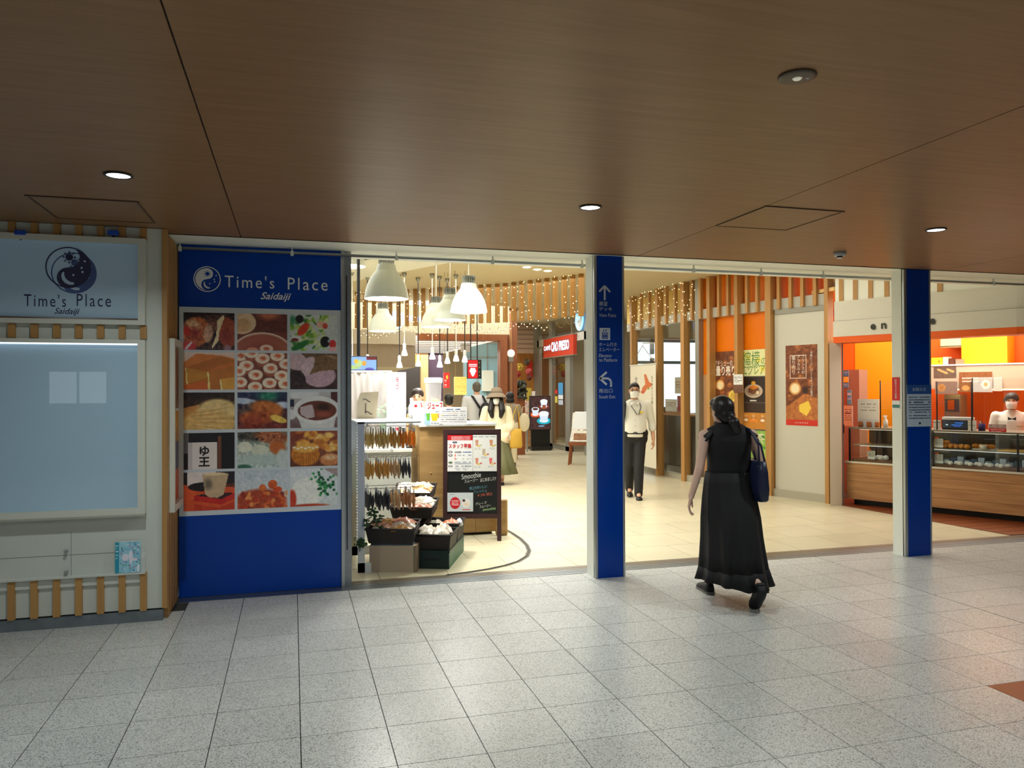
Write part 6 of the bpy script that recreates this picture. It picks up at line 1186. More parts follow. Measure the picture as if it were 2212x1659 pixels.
jp = psheet('juice_poster', 'white juice poster with green and yellow glasses on the counter edge', 'poster', (917, 867, 957, 918), CY-.05, cv, ctz+.026); text('ジュース', P(940, 876, CY-.052), UX, UZ, .075, RED, jp, w=.17, bold=.02)
cv = Canvas(72, 46, (246, 248, 248)); cv.lines(.06, .94, [.26, .38, .5, .62, .74, .86], .035, (120, 124, 140), 7, .85); cv.lines(.25, .75, [.14], .06, (60, 90, 160), 2, .95); cv.lines(.3, .7, [.38], .03, (200, 80, 80), 4, .5); cv.ell(.1, .5, .03, .04, (240, 200, 60))
psheet('price_sheet', 'white text sheet hanging over the right edge of the juice counter', 'notice', (949, 879, 1009, 916), CY-.06, cv)
# drink dispenser
q = P(936, 858, 8.72); dz = thing('juice_dispenser', 'clear juice dispenser with white lid and a dark red drink at the bottom', 'dispenser', (q.x, 8.72, ctz+.026)); zq = ctz+.026; h_ = P(936, 818, 8.72).z-zq
MB().box((-.10, -.10, 0), (.10, .10, h_*.32)).build('base', WHITEP, dz); MB().lathe([(.085, h_*.32), (.095, h_*.9)], (0, 0, 0), 24, cap=False).build('tank', FILM, dz, True); MB().lathe([(.08, h_*.33), (.083, h_*.44)], (0, 0, 0), 24).build('drink', mat('berry_juice', rgb(110, 26, 34), .2), dz, True); MB().lathe([(.1, h_*.9), (.104, h_*.93), (.104, h_), (.09, h_+.01)], (0, 0, 0), 24).build('lid', WHITEP, dz, True); MB().ell((.02, 0, h_*.49), (.045, .045, .03), 12, 8).build('lemon', mat('lemon_yellow', rgb(246, 200, 40), .5), dz, True)
# tall white menu board with red oval
cv = Canvas(40, 46, (250, 250, 250)); cv.rect(.72, .05, .95, .95, (240, 240, 236)); cv.ell(.55, .5, .14, .3, (250, 226, 226), soft=.2); cv.lines(.48, .62, [.26, .34, .42, .5, .58, .66, .74], .05, (206, 30, 44), 4, .95)
psheet('menu_board', 'white menu board with a red written oval at the left of the stand', 'menu board', (835, 804, 877, 852), 8.5, cv, .981)
# plastic sheet screen
ps = thing('plastic_screen', 'creased clear plastic screen hanging over the left side counter', 'screen', (P(800, 905, 8.35).x, 8.35, .981)); a, b = P(740, 905, 8.35), P(846, 803, 8.35); n1, n2 = 26, 12; vs = []
for i in range(n1+1):
    for j in range(n2+1): vs.append((a.x+(b.x-a.x)*i/n1, 8.35+.012*math.sin(i*1.9+j*.35)+.008*math.sin(i*.8-j), .983+(b.z-.983)*j/n2))
MB().add(vs, [(i*(n2+1)+j, (i+1)*(n2+1)+j, (i+1)*(n2+1)+j+1, i*(n2+1)+j+1) for i in range(n1) for j in range(n2)]).build('film', FILM, ps, True, True); MB().tube([(a.x, 8.35, b.z), (b.x, 8.35, b.z)], .01, 8).build('rod', WHITEP, ps, world=True); MB().tube([(b.x, 8.35, .981), (b.x, 8.35, b.z)], .01, 8).build('pole', WHITEP, ps, world=True)
# television
tv = thing('television', 'wall screen with a fruit picture hanging behind the plastic screen', 'television', (P(786, 800, 10.2).x, 10.2, P(786, 801, 10.2).z)); a, b = pbox(735, 769, 815, 801, 10.2, .05); bevel(MB().box(a, b).build('housing', BLACKP, tv, world=True), .008)
cv = Canvas(60, 26, (150, 190, 240)); cv.rect(.72, 0, 1, .25, (120, 30, 40)); cv.ell(.5, .5, .12, .3, (200, 226, 150), .6, .3); cv.ell(.42, .35, .07, .2, (240, 200, 60), soft=.3); cv.ell(.65, .5, .07, .22, (244, 170, 60), soft=.3); cv.ell(.3, .8, .3, .2, (190, 220, 130), soft=.5); cv.ell(.8, .95, .14, .14, (100, 90, 190), soft=.2)
picture('image', cv, (a[0]+.012, 10.198, a[2]+.012), (b[0]-a[0]-.024, 0, 0), (0, 0, b[2]-a[2]-.024), tv, SCREEN); MB().tube([((a[0]+b[0])/2, 10.24, b[2]), ((a[0]+b[0])/2, 10.24, 3.5)], .022, 8).build('pole', BLACKM, tv, world=True)
# cream board on the rack
kb = thing('cream_board', 'cream house shaped card with brown brush drawing on top of the rack', 'card', (P(797, 905, 7.7).x, 7.7, 1.336)); pz = [P(771, 904, 7.7), P(771, 868, 7.7), P(779, 848, 7.7), P(818, 846, 7.7), P(812, 904, 7.7)]; pz[0].z = pz[-1].z = 1.337
MB().prism(pz, (0, .012, 0)).build('card', mat('cream_card', rgb(240, 222, 190), .6), kb, world=True)
for q in ((792, 866), (796, 893)):
    c = P(*q, 7.697); MB().tube([c+Vector((-.035, 0, .012)), c+Vector((-.01, 0, .016)), c+Vector((.015, 0, -.002)), c+Vector((.035, 0, -.012))], .004, 6).build('brush_mark', INKD, kb, world=True)
c = P(790, 882, 7.697); MB().box((c.x-.004, 7.695, c.z-.05), (c.x+.004, 7.699, c.z+.05)).build('brush_line', INKD, kb, world=True)
# leafy garnish and jars on the side counter
gp = thing('green_plant', 'small bright green potted plant behind the cream card', 'plant', (P(838, 880, 8.45).x, 8.6, .98)); rs = np.random.default_rng(8); m = MB(); MB().lathe([(.05, 0), (.07, .11), (.064, .11), (.045, .01)], (0, 0, 0), 18).build('pot', WHITEP, gp, True)
for k in range(70):
    c = Vector((rs.normal(0, .075), rs.normal(0, .05), .2+rs.uniform(0, .28))); m.ell(c, (.034, .02, .006), 6, 4, M=Matrix.Rotation(rs.uniform(0, 6), 3, 'Z')@Matrix.Rotation(rs.uniform(-.9, .9), 3, 'X'))
m.build('leaves', mat('fresh_leaf', rgb(86, 150, 78), .5, var=.3), gp, kind='stuff')
for k in range(6): MB().tube([(0, 0, .1), (rs.normal(0, .05), rs.normal(0, .04), .38)], .004, 5).build('stem', MATS['fresh_leaf'], gp)
for k, (px, hh, r, mm, lb) in enumerate(((860, .2, .05, FILM, 'clear glass jar left of the cone display'), (888, .26, .035, WHITEP, 'slim white bottle beside the cone display'), (908, .20, .04, WHITEP, 'short white bottle next to the juice poster'), (899, .15, .045, FILM, 'squat clear jar in front of the white bottles'))):
    q = P(px, 900, 8.5+.05*k); t = thing('counter_jar', lb, 'jar', (q.x, 8.46+.05*k, .98 if q.x < cx0-.1 else ctz+.025)); MB().lathe([(r, 0), (r, hh*.75), (r*.5, hh*.9), (r*.5, hh)], (0, 0, 0), 18).build('body', mm, t, True); MB().lathe([(r*.55, hh), (r*.55, hh+.03)], (0, 0, 0), 14).build('cap', [RED, WHITEP, WHITEP, MATS['bright_rim']][k], t)
cn = thing('cone_display', 'brown soft ice cream cone model standing on the side counter', 'model cone', (P(882, 880, 8.55).x, 8.55, .98)); MB().lathe([(.05, 0), (.05, .02), (.012, .03), (.012, .08)], (0, 0, 0), 16).build('foot', BLACKP, cn, True); MB().lathe([(.015, .06), (.045, .24)], (0, 0, 0), 18).build('cone', mat('waffle', rgb(196, 130, 66), .6, bump=.5, bscale=80), cn, True)
for k in range(4): MB().lathe([(.048-.011*k, .24+.035*k), (.05-.011*k, .255+.035*k), (.03-.008*k, .275+.035*k)], (0, 0, 0), 18).build('swirl', mat('caramel_cream', rgb(226, 176, 116), .5), cn, True)
# white counter card in front with red mark
cv = Canvas(30, 34, (250, 250, 250)); cv.rect(.12, .2, .4, .34, (214, 30, 40)); cv.poly([(.7, .1), (.8, .1), (.9, .35), (.78, .35)], (220, 50, 40)); cv.lines(.1, .8, [.6, .7, .8], .03, (200, 190, 190), 2); psheet('white_card', 'white card with two red marks on the left end of the juice counter', 'card', (892, 866, 915, 905), 8.47, cv, ctz+.026)
# ------------------------------------------------------------------ chalkboard sign
A_, B_ = Vector((1.545, 8.17, 0)), Vector((2.14, 8.01, 0)); uA = (B_-A_).normalized(); yawA = math.atan2(uA.y, uA.x); wA = .625; hA = 1.19
ch = thing('chalkboard_sign', 'dark framed standing chalkboard with menu sheets in front of the juice counter', 'chalkboard', (A_+B_)/2, yawA); FR = mat('purple_brown_frame', rgb(58, 34, 36), .45); tl = .10
def fp(x, z, d=0): return Vector((x, tl*z/hA-d, z))      # on the leaning face
def fbar(x0, x1, z0, z1, d=.03, nm='frame_bar', mm=FR, off=0.): MB().prism([fp(x0, z0, off), fp(x1, z0, off), fp(x1, z1, off), fp(x0, z1, off)], (0, d, 0)).build(nm, mm, ch)
zb_ = .24; w2 = wA/2
fbar(-w2, -w2+.045, 0, hA, nm='frame_post'); fbar(w2-.045, w2, 0, hA, nm='frame_post'); fbar(-w2+.045, w2-.045, hA-.05, hA, nm='frame_rail'); fbar(-w2+.045, w2-.045, zb_, zb_+.05, nm='frame_rail')
fbar(-w2+.045, w2-.045, zb_+.05, hA-.05, .012, 'blackboard', mat('blackboard', rgb(26, 28, 28), .4), -.008)
for x in (-w2+.02, w2-.02): MB().tube([(x, tl+.03, hA-.03), (x, tl+.10, .0)], .016, 8).build('back_leg', FR, ch)
def fpic(nm, cv, x0, x1, z0, z1, lb): o_ = fp(x0, z0, .002); return picture(nm, cv, o_, fp(x1, z0, .002)-o_, fp(x0, z1, .002)-o_, ch, world=False, label=lb)
xm = -w2+.045; zt_ = hA-.05; H_ = zt_-zb_-.05; x1_ = w2-.045
cv = Canvas(60, 96, (248, 250, 250)); cv.rect(0, 0, 1, .15, (200, 28, 38)); cv.lines(.15, .9, [.06, .11], .03, (250, 220, 220), 3, .95); cv.lines(.2, .75, [.2], .05, (60, 60, 80), 9, .7)
for k, y in enumerate((.47, .56)): cv.ell(.12, y, .09, .035, (60, 62, 66), soft=.1); cv.ell(.12, y, .06, .02, (220, 220, 220), soft=.2)
cv.lines(.28, .55, [.47], .05, (110, 100, 110), 1, 1); cv.lines(.6, .95, [.47], .03, (60, 90, 160), 1, 1); cv.lines(.3, .95, [.56], .03, (130, 150, 170), 5, .6); cv.lines(.3, .95, [.66], .03, (140, 180, 190), 6, .6); cv.rect(.28, .53, .33, .59, (240, 120, 120)); cv.rect(.28, .63, .33, .69, (240, 150, 150)); cv.ell(.12, .76, .09, .03, (90, 110, 80), soft=.1); cv.ell(.12, .86, .09, .03, (60, 62, 66), soft=.1); cv.ell(.12, .86, .06, .018, (220, 226, 220), soft=.2); cv.lines(.28, .95, [.75, .79, .86], .025, (90, 110, 130), 7, .9); cv.lines(.2, .85, [.92, .96], .02, (150, 160, 180), 8, .6)
f1 = fpic('job_sheet', cv, xm+.002, xm+(x1_-xm)*.51, zt_-H_*.47, zt_-.01, 'white job sheet with red heading'); text('スタッフ募集', fp(xm+(x1_-xm)*.255, zt_-H_*.15, .003), UX, (0, tl/hA, 1), .05, RED, ch, w=(x1_-xm)*.46, world=False, bold=.02)
cv = Canvas(60, 96, (244, 246, 244)); cv.lines(.0, .95, [.05], .02, (130, 150, 170), 4, .8)
for x, y, c1 in ((.16, .22, (214, 160, 130)), (.76, .22, (214, 150, 110)), (.45, .47, (206, 186, 160)), (.16, .72, (226, 150, 130)), (.74, .72, (240, 120, 120))):
    cv.poly([(x-.06, y-.08), (x+.08, y-.08), (x+.05, y+.08), (x-.04, y+.08)], c1); cv.ell(x+.08, y+.08, .1, .035, (230, 206, 130), soft=.3); cv.ell(x+.18, y+.06, .04, .025, (210, 50, 60) if y > .4 else (190, 200, 150), soft=.3); cv.lines(x-.1, x+.15, [y+.14, y+.17], .012, (120, 120, 130), int(100*x), .8)
fpic('drinks_sheet', cv, xm+(x1_-xm)*.515, x1_-.002, zt_-H_*.47, zt_-.01, 'white sheet of smoothie pictures')
cv = Canvas(60, 44, (216, 226, 232)); cv.ell(.3, .55, .2, .32, (206, 30, 44), soft=.03); cv.lines(.16, .44, [.45, .55, .65], .06, (250, 220, 220), 3, .9); cv.ell(.72, .55, .18, .26, (246, 246, 244), soft=.1); cv.ell(.64, .42, .06, .08, (70, 40, 40), soft=.2); cv.ell(.74, .62, .1, .08, (250, 226, 190), soft=.3); cv.rect(.58, .88, .9, .94, (214, 50, 50)); cv.lines(.1, .3, [.1], .04, (90, 90, 100), 2)
fpic('dessert_card', cv, xm+.002, xm+(x1_-xm)*.52, zb_+.075, zb_+.075+H_*.235, 'pale card with a red round stamp')
CW = mat('chalk_white', rgb(220, 226, 220), .8); CBL = mat('chalk_blue', rgb(110, 170, 190), .8); CRD = mat('chalk_red', rgb(190, 100, 80), .8); CGN = mat('chalk_green', rgb(170, 210, 150), .8); up_ = (0, tl/hA, 1)
def chalk(s_, x, z, h, mm, w, rot=.12): text(s_, fp(xm+(x1_-xm)*x, zb_+.05+H_*z, .001), (1, 0, rot), (-rot, tl/hA, 1), h, mm, ch, w=w, world=False, shear=.15, name='chalk_writing')
chalk('Smoothie', .48, .475, .055, CW, .21); chalk('スムージー', .48, .415, .035, CW, .15); chalk('はじめました!!', .82, .43, .04, CW, .17); chalk('地上のおいしい', .62, .33, .035, CBL, .19); chalk('フレッシュ', .66, .28, .03, CBL, .14); chalk('¥ 390 税込', .76, .24, .035, CRD, .16); chalk('グレープ', .68, .13, .03, CW, .12); chalk('スムージー', .76, .095, .03, CW, .12); chalk('smoothie', .84, .06, .03, CGN, .14)
tag(bevel(MB().obox((2.16, 8.33, .12), (.13, -.035, 0), (.02, .05, 0), (0, 0, .40)).build('wooden_board', OAKV), .02, 3), 'rounded oak end board peeping out right of the chalkboard', 'board')
bpy.data.objects['wooden_board'].location.z = -.12+.001
# ------------------------------------------------------------------ curved floor track
tp = [G(px, py) for px, py in ((1086, 1141), (1106, 1152), (1124, 1164), (1138, 1178), (1143, 1190), (1138, 1202), (1120, 1213), (1092, 1222), (1055, 1230), (1010, 1237), (965, 1243))]
rb_ = MB(); L1, L2 = [], []
for i, p in enumerate(tp):
    t_ = (tp[min(i+1, len(tp)-1)]-tp[max(i-1, 0)]).normalized(); n_ = Vector((-t_.y, t_.x, 0)); L1.append(p+n_*.022+UZ*.001); L2.append(p-n_*.022+UZ*.001)
tk = thing('floor_track', 'dark curved metal track set in the beige floor around the juice stand', 'track', (tp[4].x, tp[4].y, 0)); n_ = len(tp)
rb_.add(L1+L2+[p+UZ*.003 for p in L1]+[p+UZ*.003 for p in L2], [(2*n_+i, 2*n_+i+1, 3*n_+i+1, 3*n_+i) for i in range(n_-1)]+[(i, i+1, 2*n_+i+1, 2*n_+i) for i in range(n_-1)]+[(n_+i+1, n_+i, 3*n_+i, 3*n_+i+1) for i in range(n_-1)]); rb_.build('rail', mat('track_dark', rgb(84, 80, 70), .4, .5), tk, world=True)
MB().tube([p+UZ*.005 for p in tp], .004, 6).build('groove', BLACKM, tk, world=True)
# ------------------------------------------------------------------ snack rack
rk = thing('snack_rack', 'white wire snack rack with rows of hooks just inside the entrance', 'rack', (.6, 7.3, 0)); RW = mat('rack_white', rgb(214, 220, 216), .4)
for y in (6.985, 7.75): MB().box((.555, y, 0), (.615, y+.035, 1.335)).build('upright', RW, rk, world=True)
MB().box((.555, 6.985, 0), (.85, 7.02, .085)).build('foot', RW, rk, world=True); MB().box((.555, 7.75, 0), (.85, 7.785, .085)).build('foot', RW, rk, world=True)
m = MB()
for k in range(42): m.box((.600, 7.02, .10+k*.029), (.606, 7.75, .106+k*.029))
for k in range(8): m.box((.606, 7.05+k*.095, .09), (.611, 7.056+k*.095, 1.32))
m.build('wire_grid', RW, rk, world=True, kind='stuff'); MB().box((.555, 6.985, 1.32), (1.12, 7.78, 1.335)).build('top_shelf', RW, rk, world=True)
colsn = {'yellow': rgb(250, 228, 160), 'gold': rgb(244, 206, 120), 'orange': rgb(248, 180, 80), 'brown': rgb(206, 158, 112), 'dark': rgb(96, 96, 104), 'tan': rgb(232, 206, 166)}
def packet_mesh(nm, colr):
    m = MB(); bodym = packet_mat('snack_'+nm, colr)
    n = 8; rgs = []
    for j in range(7):
        t = j/6; z = -.185+.15*t; th = .017*math.sin(PI*min(max(t, .06), .94)); w = .05
        rgs.append([(th*math.cos(a), w*math.sin(a), z) for a in np.linspace(0, 2*PI, n, endpoint=False)])
    m.rings(rgs, 0, True, (True, True)); m.box((-.0015, -.052, -.185), (.0015, .052, -.17), 1); m.box((-.0015, -.052, -.035), (.0015, .052, .0), 2)
    return m.mesh('snack_packet', [bodym, FILM, WHITEP], True)
pm = {k: packet_mesh(k, v) for k, v in colsn.items()}
rows = [(1.275, ['yellow']*5+['gold']*2+['orange']*3), (1.00, ['gold']*5+['tan']*2+['dark']*2), (.715, ['dark']*5+['tan']*2+['brown']*3)]
nth = ['first', 'second', 'third', 'fourth', 'fifth', 'sixth', 'seventh', 'eighth', 'ninth', 'tenth']
for ri, (z, cl) in enumerate(rows):
    for hy in (7.10, 7.32):
        MB().tube([(.606, hy, z+.012), (1.12, hy, z+.012)], .003, 6).build('hook', MATS['chrome'], rk, world=True)
        for i, cname in enumerate(cl):
            x = .655+i*.046; o = link('snack_packet', pm[cname]); o.location = (x, hy, z-.002); o.rotation_euler = (0, .05*math.sin(i*2.1), .12*math.sin(i*3+ri))
            tag(o, '%s snack packet on the %s hook row, %s from the rack%s' % (cname, ['top', 'middle', 'bottom'][ri], nth[i], '' if hy < 7.2 else ' behind'), 'snack packet', 'snack packets on the rack')
    MB().box((.64, 7.07, z+.012), (.655, 7.13, z+.05)).build('price_tag', WHITEP, rk, world=True)
# garland and small plant on the rack foot
gl = thing('ivy_garland', 'green artificial ivy trailing on the rack under the packets', 'garland', (.66, 7.0, .02)); m = MB(); rs = np.random.default_rng(5)
for k in range(90):
    t = k/90; c = Vector((.62+.22*t+rs.normal(0, .015), 6.965+rs.normal(0, .012), .44+.09*math.sin(6*t)+rs.normal(0, .03))) if k < 60 else Vector((.57+rs.normal(0, .03), 6.96, .27+rs.normal(0, .025)))
    m.ell(c, (.022, .014, .004), 6, 4, M=Matrix.Rotation(rs.uniform(0, 6), 3, 'Z')@Matrix.Rotation(rs.uniform(.3, 1.4), 3, 'X'))
m.build('leaves', mat('ivy_leaf', rgb(52, 84, 50), .5, var=.3), gl, world=True, kind='stuff'); MB().tube([(.62, 6.968, .44), (.70, 6.965, .52), (.78, 6.965, .40), (.84, 6.965, .46)], .003, 6).build('stem', MATS['ivy_leaf'], gl, world=True)
# tan carton
RZ = -.38; g0 = G(790, 1238); g0.x, g0.y = .655, 6.99
bx = thing('tan_carton', 'plain tan carton standing under the tilted snack basket', 'box', g0, RZ+.06)
MB().box((0, 0, 0), (.40, .26, .235)).build('carton', mat('tan_board', rgb(176, 158, 134), .6), bx); MB().box((.40, .004, 0), (.42, .26, .235)).build('side_panel', mat('brown_board', rgb(140, 118, 98), .6), bx); MB().box((.396, -.002, 0), (.40, 0, .235)).build('green_edge', mat('edge_green', rgb(60, 110, 90), .5), bx)
# baskets: open tubs woven dark brown, with snack bags inside
WICK = mat('dark_wicker', rgb(44, 38, 36), .55, bump=.9, bscale=160)
def basket(nm, lb, c, w, d, h, rz, tilt, mm=WICK, slots=True):
    t = thing(nm, lb, 'basket', c, rz); t.rotation_euler = (tilt, 0, rz); m = MB(); wl_ = .012; fl_ = .9
    def tub(k, z0, z1, ww, dd): return [(-ww/2, -dd/2, z0), (ww/2, -dd/2, z0), (ww/2, dd/2, z0), (-ww/2, dd/2, z0)]
    b0 = tub(0, 0, 0, w*fl_, d*fl_); b1 = [(x/fl_, y/fl_, h) for x, y, z in b0]; i1 = [(x*(1-2*wl_/w), y*(1-2*wl_/d), h) for x, y, z in b1]; i0 = [(x*(1-2*wl_/w), y*(1-2*wl_/d), .012) for x, y, z in b0]
    m.rings([b0, b1, i1, i0], 0, True, (True, True)); m.build('tub', mm, t)
    MB().tube([(x, y, h) for x, y, z in b1]+[b1[0]], .010, 8).build('rim', mm, t, True)
    if slots:
        for k in range(9): 
            x = -w*.4+k*w*.1; MB().box((x-.006, -d/2*.955-.004, h*.3), (x+.006, -d/2*.955+.002, h*.75)).build('weave_rib', mm, t)
    return t
BAGM = packet_mat('bag_contents', rgb(226, 214, 196), .3); BAGR = packet_mat('bag_contents_red', rgb(206, 130, 96), .3); BAGY = packet_mat('bag_contents_amber', rgb(204, 150, 84), .3)
def pillow(sx, sy, sz, seed):
    r = np.random.default_rng(seed); m = MB(); n1, n2 = 12, 8; vs = []; top = []
    for s in (1, -1):
        for i in range(n1+1):
            for j in range(n2+1):
                u, v = i/n1, j/n2; hgt = (max(0, math.sin(PI*u)*math.sin(PI*v))**.6)*sz*(1+.25*r.normal()*(s > 0)) if 0 < i < n1 and 0 < j < n2 else 0
                vs.append(((u-.5)*sx, (v-.5)*sy, s*hgt*(1 if s > 0 else .5)))
    k = (n1+1)*(n2+1); f = []
    for i in range(n1):
        for j in range(n2):
            a = i*(n2+1)+j; f.append((a, a+n2+1, a+n2+2, a+1)); f.append((k+a, k+a+1, k+a+n2+2, k+a+n2+1))
    m.add(vs, f); return m
bagk = 0
def bags(t, n, w, d, z, mats, desc, group, sz=.035):
    global bagk; Mx = base_mx(t)
    for i in range(n):
        bagk += 1; o = pillow(w*.52, d*.5, sz, bagk).build('snack_bag', mats[i % len(mats)], None, True); lx = -w*.22+w*.44*(i % 2)+.01*math.sin(i*5); ly = -d*.24+d*.24*(i//2); Ml = Matrix.Translation((lx, ly, z+.012*(i//2)+.012*(i % 2)))@Matrix.Rotation(.5*math.sin(i*2.3), 4, 'Z')@Matrix.Rotation(.25*math.cos(i*1.7), 4, 'X')
        o.matrix_world = Mx@Ml; tag(o, desc % ['front left', 'front right', 'middle left', 'middle right', 'rear left', 'rear right'][i], 'snack bag', group)
b1_ = basket('wicker_basket', 'dark woven basket tilted on the tan carton, full of dried fruit packs', (.885, 7.085, .268), .44, .34, .13, RZ+.06, .10)
bags(b1_, 6, .40, .32, .10, [BAGM, BAGY, BAGR], '%s snack bag in the tilted basket on the carton', 'bags in the tilted basket')
st_ = tag(bevel(MB().box((-.19, -.12, 0), (.19, .12, .016)).build('slate_lid', mat('slate_plastic', rgb(70, 84, 100), .5)), .004), 'slate blue lid lying between the carton and the tilted basket', 'lid'); st_.location = (.885, 7.06, .236); st_.rotation_euler = (0, 0, RZ+.06)
b2_ = basket('wicker_basket', 'dark woven basket in the middle of the snack display', (1.16, 7.62, .40), .42, .32, .11, RZ, .18); bags(b2_, 6, .40, .30, .08, [BAGM, BAGR, BAGM], '%s snack bag in the middle basket', 'bags in the middle basket')
b3_ = basket('wicker_basket', 'highest dark woven basket at the back of the snack display', (1.20, 7.95, .50), .42, .32, .11, RZ, .2); bags(b3_, 6, .40, .30, .08, [BAGY, BAGM, BAGM], '%s snack bag in the highest basket', 'bags in the highest basket')
stp = thing('stepped_stand', 'black stepped stand carrying the two rear snack baskets', 'stand', (1.18, 7.8, 0)); MB().box((1.0, 7.5, 0), (1.16, 7.76, .33)).build('low_step', BLACKP, stp, world=True); MB().box((1.02, 7.80, 0), (1.34, 8.1, .42)).build('high_step', BLACKP, stp, world=True)
GC = mat('green_crate', rgb(20, 96, 74), .4); BC = mat('black_crate', rgb(30, 36, 38), .45)
gcr = thing('green_crate', 'dark green plastic crate under the black basket at the front of the display', 'crate', (1.06, 7.014, 0), RZ)
def crate(t, x0, x1, y0, y1, z0, z1, mm, side):
    w = .014
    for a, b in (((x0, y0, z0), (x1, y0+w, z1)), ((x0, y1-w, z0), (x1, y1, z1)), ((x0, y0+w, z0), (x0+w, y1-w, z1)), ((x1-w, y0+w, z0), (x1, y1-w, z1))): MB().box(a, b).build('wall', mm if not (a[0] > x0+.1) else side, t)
    MB().box((x0+w, y0+w, z0), (x1-w, y1-w, z0+.012)).build('bottom', mm, t); MB().box((x0-.006, y0-.006, z1-.02), (x1+.006, y0, z1)).build('lip', mm, t); MB().box((x1, y0, z1-.02), (x1+.006, y1, z1)).build('lip', mm, t)
    MB().box((x0+.1, y0-.004, (z0+z1)/2-.008), (x0+.22, y0, (z0+z1)/2+.008)).build('handle_slot', DARK, t)
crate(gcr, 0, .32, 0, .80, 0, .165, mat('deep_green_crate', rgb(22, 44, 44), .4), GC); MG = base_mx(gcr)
b4_ = basket('black_basket', 'black slotted basket on the green crate with a clear bag heaped over it', MG@Vector((.16, .20, .167)), .35, .40, .135, RZ, 0, WICK); bags(b4_, 4, .30, .36, .125, [BAGM], '%s clear snack bag heaped on the black basket', 'bags on the black basket', .05)
b5_ = basket('black_basket', 'black basket with a white handle at the back of the green crate', MG@Vector((.16, .60, .167)), .35, .36, .165, RZ, 0, WICK); bags(b5_, 4, .3, .3, .12, [BAGM, BAGR], '%s flat pack in the black basket with the white handle', 'packs in the rear black basket')
MB().tube([(.16, -.08, .19), (.19, -.13, .155)], .022, 10).build('white_handle', WHITEP, b5_, True)
# papers and cable by the jamb
lowc = thing('left_shelf', 'pale green cabinet with an oak lower door glimpsed beside the silver jamb', 'cabinet', (.5, 7.6, 0)); MB().box((.25, 7.5, 0), (.54, 7.9, .62)).build('oak_door', OAKV, lowc, world=True); MB().box((.25, 7.5, .62), (.54, 7.9, 1.0)).build('upper_panel', mat('sage_panel', rgb(170, 178, 160), .5), lowc, world=True); MB().box((.24, 7.48, 1.0), (.545, 7.92, 1.02)).build('top', WHITEP, lowc, world=True)
# ================================================================== PEOPLE
def V(*a): return Vector(a)
def remesh(mb, name, m, parent, vox=.008, smooth=3, label=None):
    me = mb.mesh('tmp', m); o = bpy.data.objects.new('tmp', me); COL.objects.link(o)
    r = o.modifiers.new('r', 'REMESH'); r.mode = 'VOXEL'; r.voxel_size = vox; r.use_smooth_shade = True
    s = o.modifiers.new('s', 'SMOOTH'); s.factor = .5; s.iterations = smooth
    dg = bpy.context.evaluated_depsgraph_get(); me2 = bpy.data.meshes.new_from_object(o.evaluated_get(dg)); bpy.data.objects.remove(o); bpy.data.meshes.remove(me)
    me2.name = name; me2.materials.clear(); me2.materials.append(m); me2.polygons.foreach_set('use_smooth', [True]*len(me2.polygons)); return link(name, me2, parent, label=label)
def cap(mb, p0, p1, r0, r1, n=12):
    p0, p1 = Vector(p0), Vector(p1); mb.ell(p0, (r0,)*3, n, 8); mb.ell(p1, (r1,)*3, n, 8); mb.tube([p0, p1], [r0, r1], n)
def chain(mb, pts, rs, n=12):
    for a, b, r, s in zip(pts[:-1], pts[1:], rs[:-1], rs[1:]): cap(mb, a, b, r, s, n)
def hand(mb, wrist, d, side, palm_n, s=1., curl=.5):
    """palm and five bent fingers; d along the hand, palm_n towards the palm side, side towards the thumb"""
    d = Vector(d).normalized(); side = Vector(side); side = (side-d*side.dot(d)).normalized(); pn = Vector(palm_n); pn = (pn-d*pn.dot(d)-side*pn.dot(side)).normalized(); w = Vector(wrist)
    for k, q in enumerate((-.028, -.010, .010, .028)): cap(mb, w+d*.01*s+side*q*.7*s, w+d*.075*s+side*q*s, .015*s, .0125*s, 8)
    for q, ln in ((.030, .066), (.010, .076), (-.010, .071), (-.029, .056)):
        p = w+d*.082*s+side*q*s; a = 0; pts = [p]
        for seg in (.45, .32, .23):
            a += curl*(.55+.25*(q < 0)); p = p+(d*math.cos(a)+pn*math.sin(a))*ln*seg*s*1.05; pts.append(p)
        chain(mb, pts, [.0095*s, .0088*s, .008*s, .0068*s], 8)
    t0 = w+d*.022*s+side*.022*s; t1 = t0+(side*.75+d*.6+pn*.25).normalized()*.036*s; t2 = t1+(d*.9+side*.25+pn*.3).normalized()*.03*s; t3 = t2+(d*.9+pn*.4-side*.1).normalized()*.022*s; chain(mb, [t0, t1, t2, t3], [.014*s, .0115*s, .010*s, .008*s], 8)
SKIN = mat('skin', rgb(206, 158, 128), .5, var=.04, vscale=12); SKINP = mat('skin_pale', rgb(214, 176, 156), .5, var=.03, vscale=12)
HAIRB = mat('black_hair', rgb(24, 20, 20), .38, bump=.5, bscale=150); HAIRG = mat('grey_hair', rgb(92, 86, 80), .5, bump=.5, bscale=150); HAIRD = mat('dark_brown_hair', rgb(44, 32, 28), .45, bump=.5, bscale=150)
MASKM = mat('mask_white', rgb(236, 236, 232), .7); EYE = mat('eye_dark', rgb(30, 24, 22), .3)
